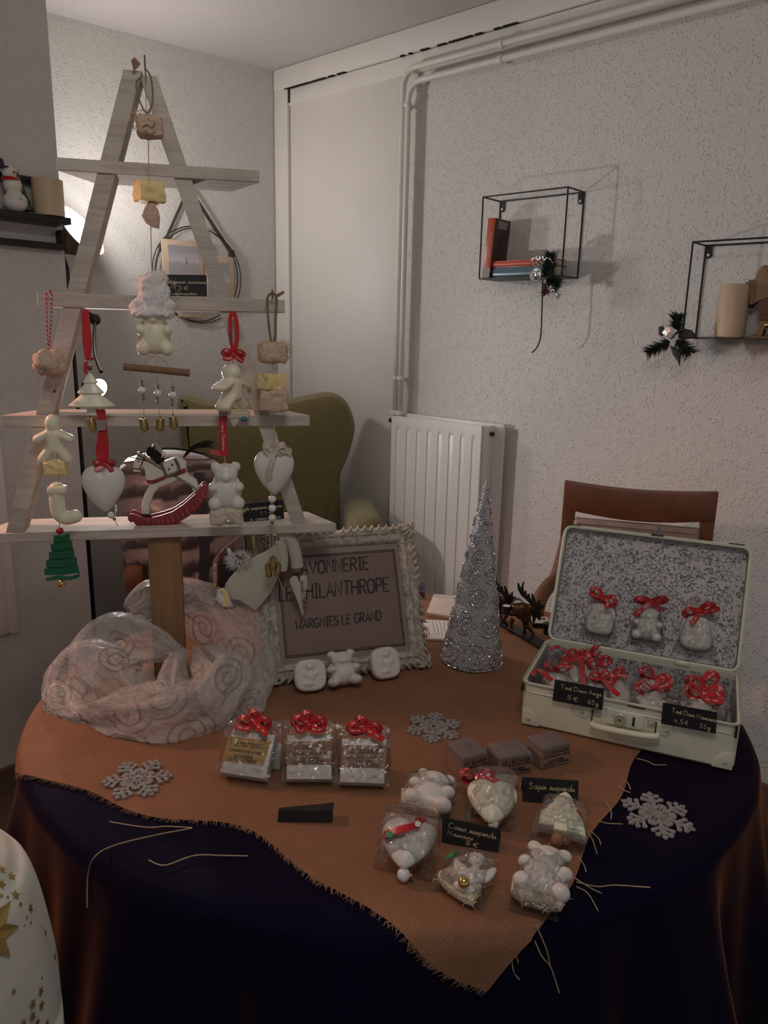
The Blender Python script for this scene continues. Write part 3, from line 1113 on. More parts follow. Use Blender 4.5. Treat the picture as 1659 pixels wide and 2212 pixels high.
# ------------------------------------------------------------------ the room
CEIL = 2.63
TOP = 0.75
corner = at_z(602, 156, CEIL)
FR = Frame((corner.x, corner.y, 0), -41.2)      # right wall: x along the wall, y into it
FB = Frame((corner.x, corner.y, 0), 38.3)       # back wall, x runs towards the corner
lw0 = at_z(0, 1661, 0.08)
FL = Frame((lw0.x, lw0.y, 0), 48.93)              # left wall
XE = (FL.l(167, 900).x + FL.l(138, 350).x + FL.l(183, 1320).x) / 3

struct(MB().box((2.4, 0.06, CEIL / 2), (4.96, 0.12, CEIL)).build('wall_right', 'wall_plaster', None, False, FR.M))
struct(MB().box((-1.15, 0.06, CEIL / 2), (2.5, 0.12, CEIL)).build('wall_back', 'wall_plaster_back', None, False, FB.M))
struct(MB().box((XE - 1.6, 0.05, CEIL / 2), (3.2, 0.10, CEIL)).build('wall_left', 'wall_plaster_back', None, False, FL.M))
struct(MB().box((XE - 0.62, 0.62, CEIL / 2), (0.08, 1.06, CEIL)).build('wall_alcove', 'wall_plaster_back', None, False, FL.M))
struct(MB().box((0, 1.2, -0.03), (7.4, 7.4, 0.06)).build('floor', 'floor_brown', None, False))
struct(MB().box((0, 1.2, CEIL + 0.03), (7.4, 7.4, 0.06)).build('ceiling', 'ceiling_plaster', None, False))
struct(MB().box((2.4, -0.009, 0.045), (4.8, 0.018, 0.09)).build('baseboard_right', 'skirting_brown', None, False, FR.M))
struct(MB().box((-1.15, -0.009, 0.045), (2.3, 0.018, 0.09)).build('baseboard_back', 'skirting_brown', None, False, FB.M))
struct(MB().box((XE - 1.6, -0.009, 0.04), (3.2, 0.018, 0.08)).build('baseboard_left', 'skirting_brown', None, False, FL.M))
# boxed-in corner: batten, top band with an open crack, smooth panel beside the pipes
xb = FR.l(622, 400, -0.03).x
zb = FR.l(620, 191, -0.03).z
struct(MB().rbox((xb / 2, -0.015, CEIL / 2), (xb, 0.03, CEIL - 0.002), 0.004).build('trim_1', 'smooth_paint', None, True, FR.M))
band = struct(MB().rbox((1.9, -0.016, (CEIL + zb) / 2), (3.8, 0.032, CEIL - zb - 0.002), 0.004).build('trim_2', 'smooth_paint', None, True, FR.M))
xp = FR.l(868, 400).x
struct(MB().rbox(((xb + xp) / 2, -0.008, (zb - 0.03) / 2 + 0.05), (xp - xb - 0.004, 0.016, zb - 0.13), 0.004).build('trim_3', 'smooth_paint', None, True, FR.M))
struct(MB().rbox((1.9, -0.011, zb - 0.035), (3.8 - xb * 0, 0.022, 0.066), 0.003).build('trim_4', 'smooth_paint', None, True, FR.M))
for a, b in ((150, 300), (310, 395), (410, 445), (465, 510), (840, 860), (890, 905), (960, 980), (990, 1005), (1058, 1105), (1125, 1140), (1150, 1175), (1185, 1205), (1215, 1260), (1280, 1320), (1390, 1425), (1440, 1525)):
    x0 = FR.l(560 + a / 2.765, 150, -0.03).x
    x1 = FR.l(560 + b / 2.765, 150, -0.03).x
    MB().box(((x0 + x1) / 2, -0.0245, zb - 0.0008), (x1 - x0, 0.017, 0.0042)).build('crack', 'dark_gap', band, False)
p = FR.l(614, 193, -0.032)
MB().box((xb + 0.006, -0.02, zb - 0.03), (0.008, 0.012, 0.055)).build('crack', 'dark_gap', band, False)

# heating pipes from the ceiling down to the radiator
zp1, zp2 = FR.l(1083, 95, -0.05).z, FR.l(1083, 128, -0.05).z
xv1, xv2 = FR.l(870, 260, -0.05).x, FR.l(888, 260, -0.03).x
RT = FR.l(846, 897, -0.115)
for nm, lab, xv, zt, dy, xr in (('heating_pipe', 'cream painted heating pipe running highest below the ceiling band', xv1, zp1, -0.052, 0.06),
                                ('heating_pipe', 'cream painted heating pipe running just below the upper pipe', xv2, zp2, -0.050, 0.06)):
    root = thing(nm, lab, 'pipe', FR.M @ Matrix.Translation((xv, dy, 0)), 'heating pipes on the plaster wall')
    pts = [V((3.6, 0, zt)), V((1.2, 0, zt)), V((xr + 0.03, 0, zt))]
    arc = [V((xr - xr * math.sin(a), 0, zt - xr + xr * math.cos(a))) for a in [k * math.pi / 16 for k in range(9)]]
    pts += arc + [V((0, 0, zt - 0.5)), V((0, 0, RT.z + 0.35)), V((0, 0.0, RT.z - 0.02))]
    MB().tube(pts, 0.0115, 12).build('pipe', 'pipe_paint', root, 'all')
    for z in (FR.l(876, 228, dy).z, FR.l(866, 818, dy).z):
        m = MB()
        m.lathe([(0.0145, -0.008), (0.0165, -0.004), (0.0165, 0.004), (0.0145, 0.008)], 12, (0, 0, z))
        m.tube([(0, 0.01, z), (0, -dy, z)], 0.004, 6)
        m.build('pipe_clip', 'pipe_paint', root)
    xc = FR.l(1083, 110, dy).x - xv
    m = MB()
    m.lathe([(0.0145, -0.008), (0.0165, -0.004), (0.0165, 0.004), (0.0145, 0.008)], 12, (xc, 0, zt), Matrix.Rotation(math.pi / 2, 3, 'Y'))
    m.tube([(xc, 0.01, zt), (xc, -dy, zt)], 0.004, 6)
    m.build('pipe_clip', 'pipe_paint', root)
    MB().lathe([(0.013, 0), (0.02, 0.002), (0.02, 0.012), (0.013, 0.018)], 12, (0, 0, RT.z - 0.005)).build('collar', 'pipe_paint', root)

# radiator
RR = FR.l(1043, 920, -0.115)
rw = RR.x - RT.x
rh = 0.86
rz = RT.z - rh
rad = thing('radiator', 'white ribbed panel radiator below the heating pipes', 'radiator', FR.M @ Matrix.Translation((RT.x, 0, rz)))
gx = [rw * (0.085 + k * 0.1195) for k in range(8)]


def radf(u, v):
    x, z = u * rw, v * rh
    d = 0.0
    if z < rh - 0.05 and z > 0.05:
        e = min(1.0, (rh - 0.05 - z) / 0.012) * min(1.0, (z - 0.05) / 0.012)
        for g in gx:
            q = abs(x - g)
            if q < 0.010:
                d = 0.011 * e * min(1.0, (0.010 - q) / 0.004)
    ed = min(u, 1 - u) * rw
    return V((x, -0.118 + d + (0.004 if ed < 0.003 else 0), z))


m = MB().grid(radf, 150, 60)
m.build('front_panel', 'radiator_enamel', rad, True)
MB().rbox((rw / 2 - 0.002, -0.108, rh / 2), (rw - 0.004, 0.012, rh - 0.004), 0.003).build('panel_core', 'radiator_enamel', rad)
MB().rbox((rw / 2 + 0.03, -0.03, rh / 2 + 0.004), (rw + 0.03, 0.018, rh), 0.006).build('rear_panel', 'radiator_enamel', rad)
m = MB()
for k in range(26):
    m.box((0.03 + (rw - 0.06) * k / 25, -0.068, rh - 0.02), (0.003, 0.062, 0.012))
m.build('top_grille', 'radiator_enamel', rad, False)
MB().rbox((rw - 0.003, -0.068, rh / 2), (0.006, 0.074, rh - 0.01), 0.002).build('side_panel', 'radiator_enamel', rad)
MB().rbox((0.003, -0.068, rh / 2), (0.006, 0.074, rh - 0.01), 0.002).build('side_panel', 'radiator_enamel', rad)
RotY = Matrix.Rotation(math.pi / 2, 3, 'Y')
MB().lathe([(0.008, 0), (0.008, 0.012), (0.005, 0.013), (0.005, 0.004)], 12, (rw, -0.058, rh - 0.035), RotY).build('vent_plug', 'valve_dark', rad)
MB().lathe([(0.006, 0), (0.010, 0.006), (0.010, 0.020), (0.006, 0.022), (0.006, 0.03)], 12, (-0.034, -0.09, rh - 0.025), RotY).build('valve', 'valve_dark', rad)
for x in (0.06, rw - 0.06):
    MB().rbox((x, -0.012, rh - 0.15), (0.03, 0.022, 0.06), 0.003).build('bracket', 'radiator_enamel', rad)


# ------------------------------------------------------------------ wire wall shelves
def wire_shelf(label, x0, x1, z0, z1, dep):
    root = thing('wire_shelf', label, 'wall shelf', FR.M @ Matrix.Translation((x0, 0, z0)), 'black wire box shelves')
    W, H = x1 - x0, z1 - z0
    t = 0.0028
    c = lambda a, b, e: V((a * W, -0.003 - b * dep, e * H))
    for b in (0, 1):
        for a in (0, 1):
            MB().tube([c(a, b, 0), c(a, b, 1)], t, 8).build('upright_bar', 'black_steel', root)
        MB().tube([c(0, b, 1), c(1, b, 1)], t, 8).build('top_bar', 'black_steel', root)
    for a in (0, 1):
        MB().tube([c(a, 0, 1), c(a, 1, 1)], t, 8).build('side_bar', 'black_steel', root)
        out = [(math.cos(k * math.pi / 8) * 0.010 + (0.011 if a == 0 else W - 0.011), -0.028 - math.sin(k * math.pi / 8) * 0.010 + H) for k in range(9)]
        out = [(out[0][0], H)] + out + [(out[-1][0], H)]
        m = MB()
        m.slab([V((p_[0], 0, p_[1])) for p_ in out], -0.0045, -0.0020, 0)
        m.build('hanging_tab', 'black_steel', root, False)
        MB().lathe([(0.0045, 0), (0.0045, 0.003)], 10, ((0.011 if a == 0 else W - 0.011), -0.0046, H - 0.028), Matrix.Rotation(math.pi / 2, 3, 'X')).build('screw_hole', 'wall_plaster', root)
    MB().box((W / 2, -0.003 - dep / 2, 0), (W + 0.004, dep + 0.006, 0.004)).build('shelf_plate', 'black_steel', root, False)
    return root


A = FR.l(1082, 437)
B = FR.l(1263, 414)
Z0 = FR.l(1250, 601).z
D1 = 0.112
SH1 = wire_shelf('black wire box shelf holding three books', A.x, B.x, Z0, (A.z + B.z) / 2, D1)
A2 = FR.l(1526, 531)
Z2 = FR.l(1508, 730).z
SH2 = wire_shelf('black wire box shelf holding a candle and a wooden animal', A2.x, A2.x + (B.x - A.x), Z2, A2.z, D1)

# books on the first shelf
zs = Z0 + 0.0025
q0, q1 = FR.l(1027, 596, -D1), FR.l(1048, 596, -D1)
bk = thing('book', 'red hardback book standing upright on the wire shelf', 'book', FR.M @ Matrix.Translation((A.x + 0.012, -0.010, zs)) @ Matrix.Rotation(R(4), 4, 'Y'), 'books on the wire shelf')
bh = 0.205
MB().rbox((0.014, -0.052, bh / 2), (0.026, 0.094, bh - 0.006), 0.001).build('page_block', 'book_paper', bk)
MB().rbox((0.0285, -0.052, bh / 2), (0.003, 0.098, bh), 0.001).build('front_cover', 'book_cover', bk)
MB().rbox((0.0005, -0.052, bh / 2), (0.003, 0.098, bh), 0.001).build('back_cover', 'book_red', bk)
sp = MB().rbox((0.0145, -0.102, bh / 2), (0.031, 0.004, bh), 0.0015).build('spine', 'book_red', bk)
MB().box((0.0145, -0.1043, 0.019), (0.0305, 0.0006, 0.036)).build('spine_band', 'book_grey', sp, False)
MB().box((0.0303, -0.052, bh - 0.02), (0.0006, 0.06, 0.026)).build('cover_label', 'book_grey', bk, False)
lettering(sp, 'Les choeurs de Marie Dupuy', (0.0205, -0.1041, 0.050), (0.0205, -0.1041, 0.155), 0.0095, 0.0008, 'loofah', -0.0004, up=(-1, 0, 0))
bx0 = FR.l(1062, 597, -D1).x
bx1 = A.x + (B.x - A.x) * 0.97
for lab, h, z, x0, mat in (('blue hardback book lying at the bottom on the wire shelf', 0.036, zs, bx0 - 0.004, 'book_blue'), ('scarlet paperback book lying on top of the blue one', 0.021, zs + 0.0365, bx0 - 0.020, 'book_scarlet')):
    Lx = bx1 - x0 - 0.03
    b_ = thing('book', lab, 'book', FR.M @ Matrix.Translation((x0, -0.012, z)), 'books on the wire shelf')
    MB().rbox((Lx / 2, -0.045, h / 2), (Lx - 0.004, 0.082, h - 0.004), 0.001).build('page_block', 'book_paper', b_)
    MB().rbox((Lx / 2, -0.045, 0.001), (Lx, 0.088, 0.002), 0.0008).build('cover', mat, b_)
    MB().rbox((Lx / 2, -0.045, h - 0.001), (Lx, 0.088, 0.002), 0.0008).build('cover', mat, b_)
    s_ = MB()
    s_.grid(lambda u, v: V((u * Lx, -0.087 - 0.005 * math.sin(math.pi * v), v * h)), 4, 8)
    s_.build('spine', mat, b_, 'all')


def needles(parent, c, ax, ln, r, n, mat='pine_green', seed=0, name='pine_tuft', tk=0.0016):
    rnd = random.Random(seed)
    ax = V(ax).normalized()
    mb = MB()
    mb.tube([V(c), V(c) + ax * ln], r * 0.16, 6)
    for k in range(n):
        t = rnd.random()
        p_ = V(c) + ax * ln * t
        d = V((rnd.gauss(0, 1), rnd.gauss(0, 1), rnd.gauss(0, 1)))
        d = (d - ax * d.dot(ax)).normalized() + ax * 0.6
        e = d.normalized() * r * rnd.uniform(0.7, 1.1)
        x = e.cross(V((.3, .5, .8))).normalized() * tk
        y = e.cross(x).normalized() * tk
        mb.add([p_ + x, p_ - x * .5 + y, p_ - x * .5 - y, p_ + e], [(0, 1, 3), (1, 2, 3), (2, 0, 3)])
    o = mb.build(name, mat, parent, False)
    return o


# sprig with a silver rose on the first shelf
o0 = FR.l(1178, 585, -D1 - 0.012)
gl = thing('christmas_sprig', 'dark pine sprig with a silver rose and a dangling stem', 'decoration', FR.M @ Matrix.Translation(o0), 'sprigs tied to the wire shelves')
L1 = lambda px, py, dy=0.0: FR.l(px, py, -D1 - 0.012 + dy) - o0
needles(gl, L1(1182, 600), (0.15, -0.05, 1), 0.075, 0.036, 320, seed=1, tk=0.0022)
needles(gl, L1(1182, 600), (0.4, 0.0, -0.2), 0.045, 0.034, 260, seed=2, tk=0.0022)
needles(gl, L1(1176, 612), (0.2, 0, -0.8), 0.035, 0.026, 110, 'knit_brown', seed=3, name='brown_tuft')
needles(gl, L1(1190, 618), (0.6, 0, -0.6), 0.045, 0.018, 80, 'silver_foil', seed=4, name='silver_tinsel')
st = MB().tube(catmull([L1(1172, 605), L1(1171, 660), L1(1168, 725), L1(1160, 750), L1(1149, 762)], 6), 0.0026, 6).build('stem', 'pine_green', gl)
rs = L1(1158, 594, -0.012)
m = MB()
for k in range(4):
    a = k * 0.9
    m.tube([rs + V((math.cos(a + t * 0.42) * (0.021 - 0.0045 * k), -0.004 * k, math.sin(a + t * 0.42) * (0.021 - 0.0045 * k))) for t in range(15)], 0.0028, 6)
m.lathe([(0.0, -0.004), (0.019, -0.002), (0.021, 0.003), (0.0, 0.004)], 18, rs, Matrix.Rotation(math.pi / 2, 3, 'X'))
m.build('silver_rose', 'silver_foil', gl)
m = MB()
for k in range(5):
    c0 = L1(1158 + 7 * k, 578 - 3 * (k % 2))
    m.tube(catmull([c0, c0 + V((-0.012, -0.014, 0.018)), c0 + V((0.006, -0.02, 0.03)), c0 + V((0.018, -0.01, 0.012)), c0 + V((0.004, 0, 0))], 4), 0.0022, 5)
m.build('silver_ribbon', 'silver_foil', gl)

# sprig on the second shelf
o0 = FR.l(1452, 722, -D1 - 0.008)
gl = thing('christmas_sprig', 'dark pine sprig with a tiny silver parcel and holly leaves', 'decoration', FR.M @ Matrix.Translation(o0), 'sprigs tied to the wire shelves')
L1 = lambda px, py, dy=0.0: FR.l(px, py, -D1 - 0.008 + dy) - o0
needles(gl, L1(1458, 722), (0.1, -0.1, 1), 0.055, 0.036, 200, seed=5, tk=0.0022)
needles(gl, L1(1446, 738), (-0.8, -0.1, -0.45), 0.070, 0.032, 220, seed=6, tk=0.0022)
needles(gl, L1(1462, 735), (0.6, -0.1, -0.5), 0.055, 0.036, 200, seed=7, tk=0.0022)
for pts in ([(1448, 745), (1462, 752), (1474, 758), (1472, 775), (1470, 792), (1464, 778), (1455, 766)], [(1468, 718), (1480, 710), (1495, 713), (1506, 724), (1500, 731), (1480, 734), (1466, 730)],
            [(1424, 706), (1434, 704), (1440, 716), (1432, 728), (1424, 722)]):
    MB().pillow([L1(*q) for q in pts], 0.003, 0.002, 4, -0.006).build('holly_leaf', 'leaf_dark', gl)
m = MB().rbox(L1(1450, 717, -0.02), (0.034, 0.03, 0.032), 0.002, 2, Matrix.Rotation(0.6, 3, 'Y'))
m.build('silver_parcel', 'silver_foil', gl)
MB().tube([L1(1474, 728), FR.l(1508, 731, -D1 * 0.6) - o0], 0.002, 6).build('stem', 'pine_green', gl)

# candle and wooden animal on the second shelf
ca, cb = FR.l(1543, 728, -0.06), FR.l(1606, 731, -0.06)
cz = FR.l(1563, 617, -0.06).z - Z2
cr = (cb.x - ca.x) / 2
cn = thing('pillar_candle', 'beige pillar candle on the wire shelf beside the wooden animal', 'candle', FR.M @ Matrix.Translation(((ca.x + cb.x) / 2, -0.058, Z2 + 0.0025)))
MB().lathe([(cr - 0.002, 0), (cr, 0.002), (cr, cz - 0.004), (cr - 0.003, cz), (cr - 0.012, cz - 0.004), (0.002, cz - 0.007)], 28).build('wax', 'candle_wax', cn, True)
MB().tube([(0, 0, cz - 0.007), (0.001, 0, cz + 0.004)], 0.0012, 6).build('wick', 'ink', cn)
FA = Frame(FR.M @ V((FR.l(1640, 730, -0.05).x, -0.05, Z2 + 0.0025)), -41.2)
an = thing('wooden_animal', 'rustic carved wooden animal with a black nose and knitted scarf', 'figurine', FA.M)
l = lambda arr: FA.pts([(1580 + a / 8.5, 560 + b / 8.5) for a, b in arr])
MB().slab(l([(600, 120), (660, 110), (760, 200), (800, 420), (800, 700), (672, 720), (520, 780), (410, 840), (350, 830), (355, 700), (345, 590), (300, 520), (265, 490), (290, 420), (340, 430), (340, 375), (385, 390), (460, 360), (500, 220)]), -0.016, 0.016, 0.004).build('head', 'carved_wood', an)
MB().ell(FA.l(1580 + 368 / 8.5, 560 + 845 / 8.5, -0.002), 0.0085).build('nose', 'black_plastic', an)
MB().slab(l([(520, 780), (672, 725), (800, 700), (860, 900), (840, 1130), (640, 1130), (580, 1130), (530, 1070), (510, 920)]), -0.022, 0.022, 0.006).build('scarf', 'knit_brown', an)
MB().slab(l([(560, 1120), (840, 1120), (840, 1440), (700, 1440), (640, 1260), (560, 1440), (400, 1440), (400, 1390), (470, 1330), (510, 1200)]), -0.014, 0.014, 0.003).build('body', 'carved_wood', an)
b0 = FA.l(1580 + 250 / 8.5, 560 + 1462 / 8.5)
MB().box((0.03, 0, 0.003), (0.13, 0.05, 0.005)).build('base', 'carved_wood', an, False)
MB().ell(FA.l(1580 + 660 / 8.5, 560 + 1210 / 8.5, -0.03), 0.009).build('pompom', 'gold_bead', an)

# ------------------------------------------------------------------ left wall: box shelf, snowman, tree, candle, panel
DL = 0.035
f0, f1 = FL.l(-60, 375, -DL), FL.l(146, 541, -DL)
ztop = FL.l(40, 377, -DL).z
x0, x1, z0, z1 = f0.x, f1.x, f1.z, ztop
zm = FL.l(100, 478, -DL).z
bs = thing('box_shelf', 'black framed box shelf with a snowman on the wall beside the alcove', 'wall shelf', FL.M @ Matrix.Translation((x0, 0, z0)))
W, H = x1 - x0, z1 - z0
for nm, c, d in (('top_board', (W / 2, -DL / 2, H - 0.009), (W, DL, 0.018)), ('bottom_board', (W / 2, -DL / 2, 0.009), (W, DL, 0.018)), ('side_board', (0.009, -DL / 2, H / 2), (0.018, DL - 0.001, H - 0.036)),
                 ('side_board', (W - 0.009, -DL / 2, H / 2 - 0.06), (0.018, DL - 0.001, H - 0.156)), ('middle_board', (W / 2 - 0.008, -0.050, zm - z0), (W - 0.012, 0.100, 0.020))):
    MB().rbox(c, d, 0.0015).build(nm, 'black_steel', bs)
zsh = zm + 0.0105
sx = FL.l(35, 462, -0.06)
sn = thing('snowman', 'small white snowman with a dark hat and red scarf', 'figurine', FL.M @ Matrix.Translation((sx.x, -0.062, zsh)))
m = MB()
m.ell((0, 0, 0.028), (0.034, 0.03, 0.03)).ell((-0.004, 0, 0.072), (0.026, 0.024, 0.024)).ell((-0.012, -0.002, 0.104), (0.02, 0.019, 0.02))
obj('body', remeshed('snowman_body', m, 0.003, 'snowman_white', 5), sn)
MB().lathe([(0.022, 0.09), (0.024, 0.094), (0.022, 0.099)], 18, (-0.009, 0, -0.007)).build('scarf', 'ribbon_red', sn)
MB().lathe([(0.024, 0.118), (0.025, 0.121), (0.015, 0.122), (0.013, 0.14), (0.002, 0.146)], 18, (-0.018, 0, -0.004), Matrix.Rotation(-0.15, 3, 'Y')).build('hat', 'hat_dark', sn)
MB().lathe([(0.004, 0), (0.0005, 0.014)], 8, (-0.006, -0.019, 0.104), Matrix.Rotation(math.pi / 2, 3, 'X')).build('nose', 'book_scarlet', sn)
MB().ell((0.004, -0.03, 0.035), 0.004).build('button', 'silver_foil', sn)
tx = FL.l(58, 462, -0.06)
tt = thing('toy_fir', 'tiny green toy fir tree beside the snowman', 'figurine', FL.M @ Matrix.Translation((tx.x, -0.05, zsh)))
MB().lathe([(0.004, 0), (0.004, 0.012)], 8).build('trunk', 'stick_wood', tt)
for k in range(4):
    MB().lathe([(0.027 - k * 0.006, 0.010 + k * 0.023), (0.012 - k * 0.0025, 0.034 + k * 0.023), (0.001, 0.043 + k * 0.023)], 14, (-0.004 * k, 0, 0)).build('bough_tier', 'toy_green', tt)
c0, c1 = FL.l(79, 470, -0.075), FL.l(141, 474, -0.075)
ch = FL.l(110, 389, -0.075).z - zsh
lc = thing('flicker_candle', 'glowing wax pillar candle on the end of the box shelf', 'candle', FL.M @ Matrix.Translation(((c0.x + c1.x) / 2, -0.067, zsh)))
cr = (c1.x - c0.x) / 2
MB().lathe([(cr, 0), (cr, ch), (cr - 0.006, ch + 0.002), (cr - 0.012, ch - 0.01), (0.004, ch - 0.016)], 26).build('wax', 'candle_wax', lc, True)
MB().lathe([(0.0005, 0), (0.0045, 0.006), (0.003, 0.014), (0.0004, 0.022)], 10, (0.002, 0, ch - 0.016)).build('flame', 'candle_flame', lc)
pz0 = FL.l(20, 1369, -0.02).z
pw0 = FL.l(40, 1365, -0.02).x
pn = thing('wall_panel', 'tall plain white panel fixed low on the wall under the box shelf', 'panel', FL.M @ Matrix.Translation((pw0 - 0.45, 0, pz0)))
MB().rbox((0.225, -0.010, 0.34), (0.45, 0.020, 0.68), 0.004).build('panel_board', 'white_panel_paint', pn)
MB().rbox((0.437, -0.014, 0.34), (0.026, 0.028, 0.68), 0.004).build('panel_edge', 'white_panel_paint', pn)

# ------------------------------------------------------------------ floor lamp in the alcove
LY = 2.97
lp = at_y(190, 1150, LY)
fl = thing('floor_lamp', 'tall black floor lamp glowing in the alcove behind the wooden tree', 'lamp', (lp.x, lp.y, 0))
LO = V((lp.x, lp.y, 0))
bc = at_y(176, 497, LY - 0.02) - LO
MB().lathe([(0.14, 0), (0.14, 0.012), (0.13, 0.02), (0.02, 0.026), (0.012, 0.05)], 28).build('base', 'black_steel', fl)
MB().tube([(0, 0, 0.03), (-0.006, 0, bc.z - 0.14)], 0.008, 10).build('pole', 'black_steel', fl)
nL = V((0.80, -0.15, 0.58)).normalized()
rotL = nL.to_track_quat('Z', 'Y').to_matrix()
prof = [(0.012, -0.115), (0.03, -0.105), (0.075, -0.055), (0.108, 0.0), (0.105, 0.0), (0.072, -0.052), (0.028, -0.098), (0.004, -0.102)]
MB().lathe(prof, 32, bc, rotL).build('uplight_bowl', 'lamp_shade_brown', fl)
MB().lathe([(0.0, -0.03), (0.07, -0.022), (0.098, -0.008), (0.09, -0.002), (0.0, 0.002)], 28, bc, rotL).build('bulb', 'bulb_glow', fl)
MB().tube([bc + rotL @ V((0, 0, -0.112)), V((-0.006, 0, bc.z - 0.14))], 0.009, 8).build('swivel', 'black_steel', fl)
rk = at_y(205, 690, LY - 0.02) - LO
rb = at_y(214, 838, LY - 0.42) - LO
j0 = at_y(170, 628, LY) - LO
MB().tube(catmull([V((-0.004, 0, j0.z)), V((0.02, -0.01, j0.z - 0.05)), rk + V((0, 0, 0.01)), rk, (rk + rb) / 2 + V((0.0, -0.02, 0)), rb + V((-0.012, 0.06, 0.05))], 5), 0.006, 8).build('reading_arm', 'black_steel', fl)
MB().ell(rk, 0.022).build('arm_joint', 'black_plastic', fl)
nR_ = V((0.78, -0.60, -0.12)).normalized()
rotR = nR_.to_track_quat('Z', 'Y').to_matrix()
MB().lathe([(0.010, -0.075), (0.026, -0.065), (0.034, 0.0), (0.031, 0.0), (0.024, -0.06), (0.003, -0.064)], 22, rb, rotR).build('reading_shade', 'black_steel', fl)
MB().lathe([(0.0, -0.006), (0.030, -0.006), (0.030, -0.001), (0.0, 0.004)], 20, rb, rotR).build('reading_bulb', 'bulb_glow', fl)
lm = lamp('uplight_source', 'POINT', (0, 0, 0), 5.0, (1.0, 0.97, 0.94), 0.035)
lm.parent = fl
lm.location = bc + rotL @ V((0, 0, 0.045))
lm = lamp('reading_source', 'SPOT', (0, 0, 0), 22.0, (1.0, 0.97, 0.94), 0.025)
lm.data.spot_size = R(150)
lm.data.spot_blend = 0.6
lm.parent = fl
lm.location = rb + nR_ * 0.012
lm.rotation_euler = (-nR_).to_track_quat('Z', 'Y').to_euler()

# ------------------------------------------------------------------ wall hanging with photographs on the back wall
HB = Frame(FB.M @ V((FB.l(425, 595).x, 0, FB.l(425, 595).z)), 38.3)
wh = thing('wall_hanging', 'black double wire ring with small photographs on a leather strap', 'wall decoration', HB.M)
rr = (HB.l(425, 494, -0.01).z - HB.l(425, 698, -0.01).z) / 2
for dx, dz, yy in ((-0.006, 0.003, -0.012), (0.006, -0.004, -0.020)):
    MB().tube([(dx + rr * math.cos(a), yy, dz + rr * math.sin(a)) for a in [2 * math.pi * k / 64 for k in range(64)]], 0.0022, 6, closed=True).build('wire_ring', 'black_steel', wh)
ap = HB.l(408, 405, -0.014)
for px in ((350, 535), (500, 548)):
    e = HB.l(*px, -0.014)
    MB().strip([ap, (ap + e) / 2, e], V((0.017, 0, 0.005))).build('strap', 'strap_brown', wh)
    MB().rbox(e, (0.03, 0.006, 0.03), 0.002).build('strap_end', 'strap_brown', wh)
MB().lathe([(0.005, 0), (0.005, 0.014)], 10, ap, Matrix.Rotation(math.pi / 2, 3, 'X')).build('wall_hook', 'chrome', wh)
for (bl, tr, pic) in (((352, 604), (441, 524), True), ((440, 660), (503, 556), True), ((385, 684), (438, 640), False)):
    a, b = HB.l(*bl, -0.03), HB.l(*tr, -0.03)
    ctr = (a + b) / 2
    d = (abs(b.x - a.x), 0.008, abs(b.z - a.z))
    ph = obj('photo_frame', MB().rbox((0, 0, 0), d, 0.001).mesh('photo_frame', 'photo_wood'), wh, Matrix.Translation(ctr))
    obj('photo_print', MB().box((0, -0.0045, 0), (d[0] * 0.72, 0.001, d[2] * 0.74)).mesh('photo_print', 'sea_photo', False), ph)
    if pic:
        m = MB().tube([(0.006, -0.0055, -0.012), (0.006, -0.0055, 0.008)], [0.004, 0.002], 6)
        m.ell((0.006, -0.0055, 0.010), (0.004, 0.001, 0.003), 8, 6)
        m.build('lighthouse', 'book_grey', ph)
MB().box(HB.l(501, 566, -0.02), (0.006, 0.01, 0.014)).build('peg', 'black_plastic', wh, False)

# ------------------------------------------------------------------ green wing armchair in the corner
AF = Frame((at_y(575, 1000, 3.2).x, 3.2, 0), 6)
ac = thing('wing_armchair', 'olive green wing armchair in the corner beside the radiator', 'armchair', AF.M)
bk_out = AF.pts([(388, 860), (405, 853), (440, 864), (500, 872), (560, 872), (630, 862), (690, 849), (722, 850), (748, 868), (762, 900), (765, 930), (752, 980), (735, 1020), (718, 1070), (708, 1150), (700, 1300), (430, 1300), (405, 1150), (395, 1000), (386, 900)])
MB().slab(catmull(bk_out, 3, True), -0.07, 0.08, 0.045).build('backrest', 'arm_olive', ac)
zA = AF.l(760, 1096, -0.25).z
xr_, xl_ = AF.l(818, 1130, -0.30).x, -0.36
for x in (xr_ - 0.06, xl_):
    MB().rbox((x, -0.22, zA - 0.11), (0.15, 0.40, 0.22), 0.06, 4).build('armrest', 'arm_olive', ac)
    MB().rbox((x, -0.20, (zA - 0.2 + 0.16) / 2), (0.11, 0.36, zA - 0.36), 0.03, 3).build('arm_panel', 'arm_olive', ac)
for s_, xx in ((1, AF.l(745, 900).x - 0.06), (-1, AF.l(402, 900).x + 0.04)):
    zt = AF.l(730, 880).z
    wo = [(0.05, zt - 0.03), (-0.12, zt - 0.10), (-0.17, zt - 0.30), (-0.12, zt - 0.5), (0.05, zt - 0.55)]
    m = MB().slab([V((a, 0, b)) for a, b in wo], -0.035, 0.035, 0.02)
    m.build('wing', 'arm_olive', ac, True, Matrix.Translation((xx, 0, 0)) @ Matrix.Rotation(R(90 + 14 * s_), 4, 'Z') @ Matrix.Diagonal((-1, 1, 1, 1)))
MB().rbox((0, -0.24, 0.40), (0.62, 0.46, 0.16), 0.05, 4).build('seat_cushion', 'arm_olive', ac)
MB().rbox((0, -0.22, 0.26), (0.66, 0.46, 0.14), 0.02, 2).build('seat_base', 'arm_olive', ac)
for x in (-0.28, 0.28):
    for y in (-0.40, 0.0):
        MB().lathe([(0.014, 0), (0.022, 0.2)], 12, (x, y, 0)).build('leg', 'chair_wood', ac)

